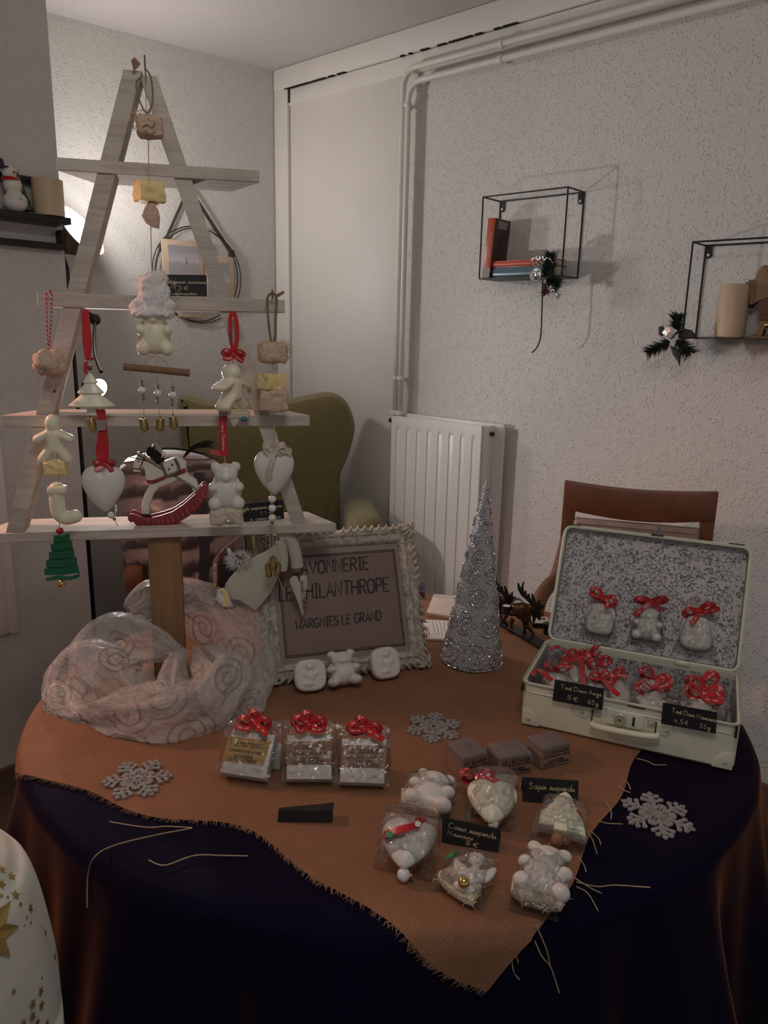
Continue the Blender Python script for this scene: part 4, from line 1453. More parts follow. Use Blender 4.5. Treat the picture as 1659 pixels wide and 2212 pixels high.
# ------------------------------------------------------------------ side chair with the mauve quilted coat
QY = 2.12
QF = Frame((at_y(385, 1130, QY).x, QY, 0), 6)
sc_ = thing('side_chair', 'brown wooden side chair hidden under the mauve coat', 'chair', QF.M)
zq = QF.l(385, 1000).z
for x in (-0.15, 0.15):
    MB().rbox((x, 0.03, (zq - 0.08) / 2), (0.035, 0.035, zq - 0.08), 0.006).build('back_post', 'chair_wood', sc_)
    MB().rbox((x, 0.28, 0.21), (0.035, 0.035, 0.42), 0.006).build('leg', 'chair_wood', sc_)
MB().rbox((0, 0.03, zq - 0.12), (0.30, 0.025, 0.09), 0.008).build('backrest', 'chair_wood', sc_)
MB().rbox((0, 0.155, 0.44), (0.38, 0.29, 0.04), 0.015).build('seat', 'chair_wood', sc_)
bl_ = QF.l(292, 1246, -0.06)
MB().rbox((bl_.x, -0.06, bl_.z), (0.06, 0.05, 0.07), 0.02).build('side_rail', 'chair_wood', sc_)
co_ = thing('quilted_coat', 'mauve quilted coat draped over a chair behind the tree', 'coat', QF.M)
sil_l = QF.pts([(275, 990), (258, 1010), (248, 1060), (250, 1130), (262, 1190), (285, 1240), (320, 1290), (330, 1340)])
sil_r = QF.pts([(440, 985), (470, 1000), (490, 1030), (505, 1090), (525, 1150), (530, 1220), (520, 1300), (500, 1340)])
SL, SR = catmull(sil_l, 8), catmull(sil_r, 8)


def coat(u, v):
    i = min(int(v * (len(SL) - 1)), len(SL) - 1)
    a, b = SL[i], SR[i]
    p_ = a.lerp(b, u)
    e = math.sin(math.pi * u)
    row = abs(math.sin(v * math.pi * 8.5 + 0.5 * math.sin(u * 9)))
    col = abs(math.sin((u + 0.25 * v) * math.pi * 6.5))
    q = 0.0055 * (0.35 + 0.65 * row ** 0.7) * (0.6 + 0.4 * col ** 0.6)
    cap = min(1.0, v / 0.10)
    y = 0.02 - (0.085 * e ** 0.6 + q) * math.sqrt(max(0.0, 1 - (1 - cap) ** 2)) - 0.01
    p_.y = y
    p_.z += 0.02 * e * (1 - v)
    return p_


MB().grid(coat, 90, 110).build('coat_front', 'coat_mauve', co_, 'all')


def coatb(u, v):
    p_ = coat(u, v)
    p_.y = 0.05 + 0.05 * math.sin(math.pi * u) * min(1, v * 6) ** 0.5
    return p_


MB().grid(coatb, 20, 24).build('coat_back', 'coat_mauve', co_, 'all')
hp = QF.pts([(318, 1000), (322, 975), (336, 952), (348, 965), (362, 985), (372, 1005), (340, 1015)])
MB().pillow(hp, 0.05, 0.04, 5, -0.02).build('hood', 'coat_mauve', co_)
z_ = QF.pts([(430, 1020), (436, 1100), (442, 1180), (440, 1260), (432, 1320)], -0.105)
MB().strip(catmull(z_, 5), V((0.028, 0, 0)), 0.004).build('zip_placket', 'coat_dark', co_)

# ------------------------------------------------------------------ dining chair by the right wall
CHZ = 1.08
TLc, TRc = at_z(1222, 1034, CHZ), at_z(1549, 1058, CHZ)
ya = math.degrees(math.atan2((TRc - TLc).y, (TRc - TLc).x))
CF = Frame((TLc.x, TLc.y, 0), ya, 0)
dcw = (TRc - TLc).length
dc = thing('dining_chair', 'brown wooden dining chair with padded back behind the suitcase', 'chair', CF.M)
for x in (0.018, dcw - 0.018):
    prof = [(-0.02 + 0.05, 0.0), (0.0, 0.45), (-0.004, 0.62), (0.0, CHZ - 0.008), (-0.036, CHZ - 0.002), (-0.040, 0.62), (-0.036, 0.45), (0.012, 0.0)]
    m = MB().slab([V((a, 0, b)) for a, b in prof], -0.019, 0.019, 0.004)
    m.build('back_post', 'chair_wood', dc, True, Matrix.Translation((x, 0, 0)) @ Matrix.Rotation(R(90), 4, 'Z'))
m = MB()
n_ = 14
zb0 = CHZ - 0.085
out = [V((dcw * k / n_, 0, CHZ - 0.012 * math.sin(math.pi * k / n_))) for k in range(n_ + 1)] + [V((dcw * (1 - k / n_), 0, zb0 - 0.02 * math.sin(math.pi * k / n_))) for k in range(n_ + 1)]
m.slab(out, -0.042, -0.012, 0.006)
m.build('top_rail', 'chair_wood', dc)
zp_ = CF.l(1300, 1118).z
pd = MB().rbox((dcw / 2, -0.03, zp_ - 0.17), (dcw - 0.07, 0.036, 0.34), 0.012, 3).build('back_pad', 'chair_cloth', dc)
piping = [(0.045, -0.049, zp_ - 0.012), (dcw - 0.045, -0.049, zp_ - 0.012), (dcw - 0.045, -0.049, zp_ - 0.33), (0.045, -0.049, zp_ - 0.33)]
MB().tube(piping, 0.003, 6, closed=True).build('piping', 'chair_cloth', pd)
MB().rbox((dcw / 2, -0.17, 0.45), (dcw, 0.27, 0.06), 0.02, 3).build('seat', 'chair_cloth', dc)
for x in (0.02, dcw - 0.02):
    MB().rbox((x, -0.28, 0.22), (0.038, 0.038, 0.44), 0.006).build('leg', 'chair_wood', dc)
ar = [CF.l(1205, 1240, -0.30), CF.l(1185, 1265, -0.36), CF.l(1168, 1290, -0.42), CF.l(1158, 1325, -0.46)]
for dx in (0.0, dcw - 0.02 - ar[0].x + 0.05):
    pts = [V((0.018 if dx == 0 else dcw - 0.018, -0.02, ar[0].z + 0.03))] + [p_ + V((dx, 0, 0)) for p_ in ar]
    MB().tube(catmull(pts, 5), 0.019, 10).build('arm', 'chair_wood', dc)

# ------------------------------------------------------------------ table, cloth, burlap
TC = V((0.02, 1.46))
TA, TBY = 0.708, 0.64
tb = thing('table', 'oval wooden table hidden beneath the navy cloth', 'table', (TC.x, TC.y, 0))
MB().lathe([(0.99, TOP - 0.038), (1.0, TOP - 0.034), (1.0, TOP - 0.010), (0.99, TOP - 0.006)], 64, (0, 0, 0), Matrix.Diagonal((TA - 0.012, TBY - 0.012, 1))).build('tabletop', 'table_wood', tb)
for x in (-0.36, 0.36):
    for y in (-0.3, 0.3):
        MB().lathe([(0.022, 0), (0.032, TOP - 0.038)], 12, (x, y, 0)).build('leg', 'table_wood', tb)


def skirt_r(th):
    return 1.0 / math.sqrt((math.cos(th) / TA) ** 2 + (math.sin(th) / TBY) ** 2)


def cloth_len(th):
    hx, hy = 1.16, 1.42
    d = min(hx / max(1e-6, abs(math.cos(th))), hy / max(1e-6, abs(math.sin(th))))
    return max(0.2, min(0.735, d - skirt_r(th)))


def cloth(u, v):
    th = 2 * math.pi * u
    r0 = skirt_r(th)
    if v < 0.3:
        k = v / 0.3
        return V((TC.x + math.cos(th) * r0 * k, TC.y + math.sin(th) * r0 * k, TOP + 0.0005))
    k = (v - 0.3) / 0.7
    L = cloth_len(th) * k
    rc = 0.014
    if L < rc * 1.57:
        a = L / rc
        rad, z = r0 + rc * math.sin(a), TOP - rc * (1 - math.cos(a))
    else:
        rad, z = r0 + rc, TOP - rc - (L - rc * 1.57)
    dp = min(1.0, L / 0.34)
    f = math.sin(11 * th + 1.1 * math.sin(3 * th + 0.7)) + 0.55 * math.sin(19 * th + 2 * math.sin(2 * th) + 1.0) + 0.3 * math.sin(37 * th)
    rad += dp ** 1.15 * (0.040 * f + 0.055)
    th2 = th + dp * 0.02 * math.sin(7 * th + 2)
    return V((TC.x + math.cos(th2) * rad, TC.y + math.sin(th2) * rad, max(z, 0.006)))


m = MB().grid(cloth, 420, 60, closed_u=True)
m.build('tablecloth', 'navy_velvet', None, 'all')
tag(bpy.data.objects['tablecloth'], 'navy velvet tablecloth hanging in folds around the table', 'tablecloth')

BO = V((0.168, 0.742))
BA = V((-0.871, 0.491))
BB = V((0.533, 0.846))


def drape(x, y, top=TOP + 0.003):
    dx, dy = x - TC.x, y - TC.y
    th = math.atan2(dy, dx)
    r0 = skirt_r(th)
    d = math.hypot(dx, dy)
    if d <= r0:
        return V((x, y, top + 0.0012 * noise.noise(V((x * 9, y * 9, 0)))))
    e = d - r0
    rc = 0.018
    if e < rc * 1.57:
        a = e / rc
        rad, z = r0 + rc * math.sin(a), top - rc * (1 - math.cos(a))
    else:
        k = min(1.0, (e - rc * 1.57) / 0.3)
        f = math.sin(11 * th + 1.1 * math.sin(3 * th + 0.7)) + 0.55 * math.sin(19 * th + 2 * math.sin(2 * th) + 1.0) + 0.3 * math.sin(37 * th)
        rad, z = r0 + rc + 0.004 + k ** 1.15 * (0.040 * f + 0.055), top - rc - (e - rc * 1.57)
    return V((TC.x + math.cos(th) * rad, TC.y + math.sin(th) * rad, z))


BI, BJ = 1.5, 1.5


def bedge(i):
    return 0.012 * math.sin(i * 9.0 + 1.0) + 0.008 * math.sin(i * 23.0) - 0.035 * math.exp(-((i - 0.42) / 0.12) ** 2) + 0.02 * math.exp(-((i - 0.9) / 0.15) ** 2)


def burl(u, v):
    i, j = u * BI, v * BJ
    j0 = -bedge(i) if v < 0.2 else 0.0
    j = j + j0 * (1 - v / 0.2) if v < 0.2 else j
    i += 0.006 * math.sin(j * 25)
    p_ = BO + BA * i + BB * j
    return drape(p_.x, p_.y)


m = MB().grid(burl, 200, 190)
m.uv = [(i / 200 * BI, j / 190 * BJ) for j in range(191) for i in range(201)]
bur = m.build('burlap_runner', 'burlap', None, 'all')
tag(bur, 'brown burlap cloth with frayed edges laid over the navy tablecloth', 'cloth')
# frayed edge
rnd = random.Random(3)
m = MB()
for k in range(900):
    i = rnd.random() * BI
    a = burl(i / BI, 0.0)
    pe = BO + BA * (i + rnd.uniform(-0.006, 0.006)) + BB * (-bedge(i) - rnd.uniform(0.003, 0.011))
    b = drape(pe.x, pe.y)
    m.tube([a, (a + b) / 2 + V((0, 0, 0.001)), b], [0.0007, 0.0006, 0.0003], 3, caps=False)
o = m.build('fringe', 'fringe_brown', bur, False)
o['kind'] = 'stuff'


def on_table(px, py, lift=0.004):
    q = at_z(px, py, TOP + lift)
    dx, dy = q.x - TC.x, q.y - TC.y
    if math.hypot(dx, dy) > skirt_r(math.atan2(dy, dx)):
        # beyond the rim: hang in front of the skirt
        d = ray(px, py)
        lo, hi = 0.3, 2.4
        best = q
        for s_ in range(200):
            t_ = lo + (hi - lo) * s_ / 199
            c_ = V((0, 0, EYE)) + d * t_
            dd = math.hypot(c_.x - TC.x, c_.y - TC.y)
            th = math.atan2(c_.y - TC.y, c_.x - TC.x)
            k = min(1.0, max(0.0, (TOP - c_.z) / 0.34))
            f = math.sin(11 * th + 1.1 * math.sin(3 * th + 0.7)) + 0.55 * math.sin(19 * th + 2 * math.sin(2 * th) + 1.0) + 0.3 * math.sin(37 * th)
            if dd < skirt_r(th) + 0.020 + k ** 1.15 * (0.040 * f + 0.055):
                best = c_
                break
        return best
    return q


for pts in ([(415, 1788), (360, 1785), (315, 1787), (236, 1775)], [(415, 1789), (340, 1803), (250, 1825), (205, 1850), (190, 1890), (188, 1960)], [(535, 1849), (480, 1848), (420, 1848), (356, 1869), (322, 1858)],
            [(1245, 1905), (1290, 1915), (1330, 1912), (1405, 1917)], [(1240, 1895), (1270, 1915), (1300, 1930)], [(1245, 1915), (1270, 1930), (1292, 1968)], [(1250, 1850), (1262, 1870), (1266, 1884)], [(1275, 1795), (1292, 1810), (1298, 1825)],
            [(1290, 1772), (1310, 1778), (1345, 1780)], [(1335, 1695), (1350, 1708), (1362, 1712)], [(1340, 1682), (1355, 1690), (1362, 1705)], [(1310, 1735), (1320, 1750), (1320, 1770)], [(1375, 1638), (1400, 1645), (1415, 1652), (1440, 1652)],
            [(1150, 2020), (1170, 2065), (1190, 2090), (1208, 2145)], [(1158, 1998), (1180, 2050), (1188, 2085)], [(1118, 2040), (1115, 2060), (1120, 2082)], [(1105, 2070), (1110, 2100), (1122, 2116)], [(1270, 1795), (1280, 1815), (1290, 1845)]):
    P_ = [on_table(*q, 0.005) for q in pts]
    MB().tube(catmull(P_, 6), 0.0009, 5).build('loose_thread', 'thread_tan', bur)

# white starry cloth over a round stand, lower left
SW = at_y(-230, 2020, 0.74)
cxl = 0.0
prof = []
for q in ((0, 1829), (30, 1845), (62, 1868), (90, 1930), (113, 2010), (133, 2100), (141, 2180), (143, 2240)):
    d_ = ray(*q)
    h_ = V((d_.x, d_.y))
    t_ = (SW.x * h_.x + SW.y * h_.y) / h_.length_squared
    prof.append(((V((SW.x, SW.y)) - h_ * t_).length, EYE + d_.z * t_ - SW.z))
z_top = prof[0][1] + 0.02
prof = [(0.001, z_top), (prof[0][0] * 0.6, z_top - 0.004)] + prof
prof += [(prof[-1][0] + 0.005, prof[-1][1] - 0.12), (prof[-1][0] + 0.012, 0.02 - SW.z)]
pc = [V((a, 0, b)) for a, b in prof]
pr2 = catmull(pc, 4)
ro = thing('star_cloth_stand', 'white cloth printed with gold stars over a round stand', 'covered stand', Matrix.Translation((SW.x + cxl, SW.y, 0)))


def starcloth(u, v):
    i = min(int(v * (len(pr2) - 1)), len(pr2) - 1)
    q = pr2[i]
    th = 2 * math.pi * u - math.pi / 2
    k = max(0.0, (v - 0.35)) * 0.01
    rr_ = q.x + k * math.sin(9 * th + 0.5)
    return V((rr_ * math.cos(th), rr_ * math.sin(th), q.z + SW.z))


MB().grid(starcloth, 120, len(pr2) - 1, closed_u=True).build('cloth', 'star_cloth', ro, 'all')


def star_pts(r, n=5, inner=0.45, rot=0.0):
    return [(math.cos(rot + math.pi * k / n) * (r if k % 2 == 0 else r * inner), math.sin(rot + math.pi * k / n) * (r if k % 2 == 0 else r * inner)) for k in range(2 * n)]


def cloth_hit(px, py):
    """point and normal where the sight line meets the round cloth"""
    d = ray(px, py)
    prev = None
    for s_ in range(1500):
        t_ = 0.3 + s_ * 0.0006
        c_ = V((0, 0, EYE)) + d * t_
        zz = c_.z - SW.z
        rad = math.hypot(c_.x - SW.x - cxl, c_.y - SW.y)
        for i in range(len(pr2) - 1):
            if pr2[i + 1].z <= zz <= pr2[i].z:
                f = (pr2[i].z - zz) / max(1e-6, pr2[i].z - pr2[i + 1].z)
                rs_ = pr2[i].x + (pr2[i + 1].x - pr2[i].x) * f
                if rad < rs_:
                    th = math.atan2(c_.y - SW.y, c_.x - SW.x - cxl)
                    sl = (pr2[i].x - pr2[i + 1].x) / (pr2[i].z - pr2[i + 1].z)
                    nrm = V((math.cos(th), math.sin(th), -sl)).normalized()
                    return c_, nrm
    return None


SS = 6.285
for px, py, r_, n_, inn in [(22 / SS, 125 / SS, 8, 5, .45), (150 / SS, 215 / SS, 8.5, 5, .45), (15 / SS, 320 / SS, 9, 5, .45), (205 / SS, 465 / SS, 9, 5, .45), (270 / SS, 588 / SS, 4, 6, .7), (405 / SS, 645 / SS, 9, 5, .45), (15 / SS, 665 / SS, 7, 5, .45), (10 / SS, 480 / SS, 4, 5, .6),
                            (355 / SS, 768 / SS, 3, 6, .7), (405 / SS, 838 / SS, 3, 6, .7), (322 / SS, 875 / SS, 2, 6, .7), (545 / SS, 900 / SS, 2, 6, .7), (605 / SS, 985 / SS, 7, 5, .45), (735 / SS, 1300 / SS, 7, 5, .45), (690 / SS, 1515 / SS, 8, 5, .45), (570 / SS, 1560 / SS, 8.5, 5, .45),
                            (545 / SS, 1775 / SS, 8.5, 5, .45), (725 / SS, 1765 / SS, 4, 5, .5), (180 / SS, 1770 / SS, 4, 6, .7), (435 / SS, 1945 / SS, 8.5, 5, .45), (555 / SS, 1960 / SS, 8.5, 5, .45), (435 / SS, 2110 / SS, 8.5, 5, .45), (310 / SS, 2200 / SS, 7, 5, .45), (635 / SS, 2190 / SS, 7, 5, .45), (770 / SS, 2180 / SS, 7, 5, .45), (500 / SS, 2190 / SS, 7, 5, .45),
                            (100 / SS, 495 / SS, 3, 6, .7), (835 / SS, 1675 / SS, 2.5, 6, .7), (-28, 1000 / SS, 62, 9, .5)]:
    h = cloth_hit(max(px, 0.5), py + 1860) if px >= 0 else cloth_hit(px, py + 1860)
    if not h:
        continue
    c_, nrm = h
    dep = (c_ - V((0, 0, EYE))).length
    rr_ = r_ * dep / FPX * 1.15
    ex = V((0, 0, 1)).cross(nrm).normalized()
    ez = nrm.cross(ex)
    m = MB()
    pts = [c_ + ex * a + ez * b for a, b in star_pts(rr_, n_, inn, 0.9 + px * 0.3)]
    if r_ > 20:
        # a large star follows the curve of the cloth
        q2 = []
        for p_ in pts + [c_]:
            th = math.atan2(p_.y - SW.y, p_.x - SW.x - cxl)
            zz = p_.z - SW.z
            rs_ = pr2[-1].x
            for i in range(len(pr2) - 1):
                if pr2[i + 1].z <= zz <= pr2[i].z:
                    f = (pr2[i].z - zz) / max(1e-6, pr2[i].z - pr2[i + 1].z)
                    rs_ = pr2[i].x + (pr2[i + 1].x - pr2[i].x) * f
            rs_ += 0.003
            q2.append(V((SW.x + cxl + rs_ * math.cos(th), SW.y + rs_ * math.sin(th), p_.z)))
        ctr = q2.pop()
        nn = len(q2)
        m.add(q2 + [ctr], [(k, (k + 1) % nn, nn) for k in range(nn)])
    else:
        q2 = [p_ + nrm * 0.0012 for p_ in pts]
        nn = len(q2)
        m.add(q2 + [c_ + nrm * 0.0014], [(k, (k + 1) % nn, nn) for k in range(nn)])
    o = m.build('gold_star', 'star_gold', ro, False)
    o.matrix_local = Matrix.Translation((-SW.x - cxl, -SW.y, 0))

# ------------------------------------------------------------------ wooden A-frame tree
TF = Frame((-0.45, 1.47, TOP), 12)
tr = thing('wooden_tree', 'tall whitewashed wooden plank Christmas tree frame on a post', 'display stand', TF.M)
zrel = lambda px, py: TF.l(px, py).z
levels = []   # (z bottom, z top, x left, x right)
for (tp, bt, lx, rx) in (((300, 351), (300, 379), (121, 362), (561, 375)), ((300, 638), (300, 668), (80, 655), (616, 655)), ((330, 897), (330, 922), (2, 910), (670, 908)), ((380, 1141), (380, 1161), None, (727, 1134))):
    xr = TF.l(*rx).x
    xl = TF.l(*lx).x if lx else -xr + 0.005
    levels.append((zrel(*bt), zrel(*tp), xl, xr))
PD = 0.115
for z0, z1, xl, xr in levels:
    tp = 0.05
    m = MB()
    vs = [V((xl, 0, z0)), V((xr, 0, z0)), V((xr - tp, PD, z0)), V((xl + tp, PD, z0)), V((xl, 0, z1)), V((xr, 0, z1)), V((xr - tp, PD, z1)), V((xl + tp, PD, z1))]
    bm = bmesh.new()
    bv = [bm.verts.new(q) for q in vs]
    for f in ((0, 3, 2, 1), (4, 5, 6, 7), (0, 1, 5, 4), (1, 2, 6, 5), (2, 3, 7, 6), (3, 0, 4, 7)):
        bm.faces.new([bv[k] for k in f])
    bmesh.ops.bevel(bm, geom=bm.edges[:], offset=0.0015, segments=1, affect='EDGES')
    MB().bm(bm).build('plank', 'board_whitewash', tr)
# legs, cut between the planks
zc = zrel(313, 152)
segz = [(levels[0][1], zc), (levels[1][1], levels[0][0]), (levels[2][1], levels[1][0]), (levels[3][1], levels[2][0])]
xt = 0.012
for s_ in (-1, 1):
    cx_ = lambda z: s_ * (xt + (zc - z) * 0.318)
    for i, (za, zb_) in enumerate(segz):
        hw = 0.0155
        y0, y1 = 0.004 + (0.0 if s_ < 0 else 0.0015), 0.062
        xa, xb_ = cx_(za), cx_(zb_)
        out = [V((xa - hw, 0, za)), V((xa + hw, 0, za)), V((xb_ + hw, 0, zb_)), V((xb_ - hw, 0, zb_))]
        if i == 0 and s_ > 0:
            out[3] = V((max(out[3].x, -0.004), 0, zb_))
        MB().slab(out, y0 + (0.02 if (i == 0 and s_ > 0) else 0), y1, 0.001).build('leg_board', 'board_whitewash', tr)
tw = TF.l(390, 1200).x - TF.l(318, 1200).x
MB().rbox((0.001, 0.040, levels[3][0] / 2), (tw, 0.045, levels[3][0] - 0.001), 0.002).build('trunk_post', 'trunk_wood', tr)
MB().rbox((0.0, 0.04, 0.012), (0.26, 0.22, 0.018), 0.002).build('foot_board', 'trunk_wood', tr)
for px, py in ((313, 135), (109, 640), (588, 640)):
    q = TF.l(px, py, 0.02)
    MB().tube([q + V((0, 0, -0.03)), q + V((0, 0, 0.012))], 0.0014, 6).build('nail', 'valve_dark', tr)
# torn paper labels at nail heads
for pts in ([(284, 133), (292, 127), (304, 140), (300, 147), (290, 156)], [(590, 640), (600, 634), (612, 628), (614, 634), (596, 645)]):
    MB().slab(TF.pts(pts, 0.0), -0.008, -0.006, 0).build('bark_tag', 'stick_wood', tr, False)

# ------------------------------------------------------------------ organza swag round the foot of the tree
OF = Frame((-0.455, 1.44, TOP + 0.004), 0)
og = thing('organza_swag', 'sheer white organza with gold swirls bunched around the tree post', 'fabric', OF.M)


def uvgrid(fn, nu, nv, su, sv, name, parent, M=None):
    m = MB().grid(fn, nu, nv)
    m.uv = [(i / nu * su, j / nv * sv) for j in range(nv + 1) for i in range(nu + 1)]
    return m.build(name, 'organza', parent, 'all', M)


def bolster(path, rad, seed, nu=90, nv=56, flat=0.85, name='organza_fold', su=None):
    """a puffed roll of cloth: path of (px, py, depth, height lift), one radius per path point in metres; ends pinch"""
    P_ = []
    for px, py, dy in path:
        q = OF.l(px, py, dy)
        P_.append(q)
    n_ = 12
    C_ = catmull(P_, n_)
    Rd = catmull([V((r_, 0, 0)) for r_ in rad], n_)
    L_ = sum((C_[i + 1] - C_[i]).length for i in range(len(C_) - 1))
    fr = []
    prev = None
    for i in range(len(C_)):
        t_ = (C_[min(i + 1, len(C_) - 1)] - C_[max(i - 1, 0)]).normalized()
        x_ = (prev - t_ * prev.dot(t_)) if prev is not None else t_.cross(V((0, 1, 0.2)))
        x_.normalize()
        prev = x_
        fr.append((C_[i], x_, t_.cross(x_), Rd[i].x))

    def fn(u, v):
        k = u * (len(fr) - 1)
        i = min(int(k), len(fr) - 2)
        f = k - i
        c = fr[i][0].lerp(fr[i + 1][0], f)
        x_ = fr[i][1].lerp(fr[i + 1][1], f)
        y_ = fr[i][2].lerp(fr[i + 1][2], f)
        r_ = fr[i][3] * (1 - f) + fr[i + 1][3] * f
        b = 2 * math.pi * v
        cr = 0.24 * (0.62 - abs(math.sin(2.0 * b + 0.9 * math.sin(u * 5 + seed) + seed))) + 0.14 * (0.6 - abs(math.sin(4.5 * b + 1.5 * math.sin(u * 4 + seed * 2)))) + 0.05 * (0.6 - abs(math.sin(9 * b + 4 * math.sin(u * 7 + seed))))
        lump = 0.22 * noise.noise(V((u * 3.2 + seed, math.cos(b) * 0.8, math.sin(b) * 0.8 + seed)))
        rr_ = r_ * (1 + cr + lump)
        p_ = c + x_ * (rr_ * math.cos(b)) + y_ * (rr_ * math.sin(b) * flat)
        p_.z = max(p_.z, 0.0005)
        return p_
    return uvgrid(fn, nu, nv, L_ * 1.15, 2 * math.pi * max(rad) * 1.0, name, og)


# back and right arc, left puff, left ruffle, front roll, gathers at the post, trailing ends
bolster([(285, 1330, 0.09), (330, 1300, 0.12), (420, 1310, 0.13), (500, 1370, 0.09), (530, 1460, 0.02), (500, 1545, -0.05), (440, 1580, -0.10)], [0.030, 0.050, 0.058, 0.066, 0.062, 0.045, 0.012], 1.3, 130)
bolster([(400, 1420, -0.01), (330, 1390, 0.01), (255, 1385, 0.02), (235, 1460, -0.03), (290, 1515, -0.07)], [0.012, 0.042, 0.068, 0.060, 0.020], 4.2, 110)
bolster([(270, 1420, 0.03), (200, 1420, 0.05), (150, 1460, 0.02), (145, 1530, -0.05), (200, 1580, -0.10), (255, 1603, -0.14)], [0.016, 0.044, 0.046, 0.040, 0.036, 0.010], 6.6, 110)
bolster([(180, 1550, -0.07), (255, 1555, -0.12), (350, 1550, -0.15), (445, 1515, -0.12), (495, 1445, -0.06), (450, 1400, -0.01)], [0.020, 0.056, 0.064, 0.060, 0.040, 0.010], 8.9, 130)
bolster([(400, 1405, -0.02), (380, 1440, -0.07), (370, 1490, -0.11), (350, 1530, -0.14)], [0.008, 0.026, 0.034, 0.016], 2.7, 70)
bolster([(420, 1400, -0.02), (435, 1440, -0.06), (450, 1480, -0.09), (460, 1530, -0.12)], [0.008, 0.022, 0.030, 0.014], 5.3, 70)
bolster([(560, 1480, 0.0), (545, 1540, -0.06), (500, 1580, -0.11), (455, 1598, -0.15)], [0.014, 0.026, 0.026, 0.008], 7.1, 70)
bolster([(110, 1480, 0.02), (118, 1540, -0.04), (125, 1575, -0.08), (180, 1600, -0.13)], [0.012, 0.024, 0.020, 0.008], 3.9, 70)

# gold glitter specks scattered on the folds
rnd = random.Random(77)
m = MB()
for o in [c for c in og.children]:
    vv = o.data.vertices
    for _ in range(28):
        q = vv[rnd.randrange(len(vv))]
        r_ = rnd.uniform(0.0006, 0.0011)
        p_ = q.co + q.normal * 0.0006
        m.add([p_ + V((r_, 0, 0)), p_ + V((-r_, 0, 0)), p_ + V((0, r_, 0)), p_ + V((0, -r_, 0)), p_ + V((0, 0, r_)), p_ + V((0, 0, -r_))], [(0, 2, 4), (2, 1, 4), (1, 3, 4), (3, 0, 4), (2, 0, 5), (1, 2, 5), (3, 1, 5), (0, 3, 5)])
gs_ = m.build('gold_glitter', 'gold_bead', og, False)
gs_['kind'] = 'stuff'

# ------------------------------------------------------------------ ornaments hung on the wooden tree


class Orn:
    def __init__(s, name, label, px, py, off=-0.024, cat='ornament', group='ornaments hung on the wooden tree'):
        s.F = Frame(TF.w(px, py, off), 12)
        s.root = thing(name, label, cat, s.F.M, group)
        s.k = (s.F.l(px + 100, py) - s.F.l(px, py)).length / 100.0

    def p(s, px, py, dy=0.0):
        return s.F.l(px, py, dy)

    def cord(s, pts, r=0.0009, mat='twine', name='cord', dy=0.0):
        return MB().tube(catmull([s.p(*q, dy) for q in pts], 4), r, 5).build(name, mat, s.root)

    def bead(s, px, py, r, mat, name='bead', dy=0.0):
        return MB().ell(s.p(px, py, dy), r * s.k, 14, 10).build(name, mat, s.root, 'all')

    def block(s, x0, y0, x1, y1, mat, depth=None, seed=0, name='loofah', r=0.25, dy=0.0, rz=0):
        a, b = s.p(x0, y1, dy), s.p(x1, y0, dy)
        d = (b.x - a.x, depth or (b.x - a.x) * 0.8, b.z - a.z)
        o = loofah_block(s.root, (0, 0, 0), d, mat, seed, r, name)
        o.matrix_local = Matrix.Translation((a + b) / 2) @ Matrix.Rotation(R(rz), 4, 'Z')
        return o

    def shape(s, me, name, x0, y0, x1, y1, depth=None, rz=0.0, ry=0.0, wfac=1.0, dy=0.0):
        a, b = s.p((x0 + x1) / 2, y1, dy), s.p((x0 + x1) / 2, y0, dy)
        h = b.z - a.z
        bb = [q.co.x for q in me.vertices]
        wx = max(bb) - min(bb)
        w_ = (x1 - x0) * s.k / wx
        return obj(name, me, s.root, Matrix.Translation(a) @ Matrix.Rotation(R(rz), 4, 'Z') @ Matrix.Rotation(R(ry), 4, 'Y') @ Matrix.Diagonal((w_, (depth or w_), h, 1)))

    def bell(s, px, py, w_, h_, tilt=0.0, name='bell', dy=0.0):
        k = s.k
        m = MB().lathe([(w_ * k * 0.15, h_ * k * 0.5), (w_ * k * 0.42, h_ * k * 0.48), (w_ * k * 0.5, h_ * k * 0.40), (w_ * k * 0.5, -h_ * k * 0.5), (w_ * k * 0.42, -h_ * k * 0.5), (w_ * k * 0.42, h_ * k * 0.3)], 18, (0, 0, 0), None, False)
        m.tube([(0, 0, h_ * k * 0.48), (0, 0, h_ * k * 0.68)], w_ * k * 0.1, 6)
        o = m.build(name, 'brass', s.root, True, Matrix.Translation(s.p(px, py, dy)) @ Matrix.Rotation(R(tilt), 4, 'Y'))
        c = MB().ell((0, 0, -h_ * k * 0.56), w_ * k * 0.13, 8, 6)
        c.tube([(0, 0, h_ * k * 0.3), (0, 0, -h_ * k * 0.5)], w_ * k * 0.04, 5)
        c.build('clapper', 'brass', o)
        return o


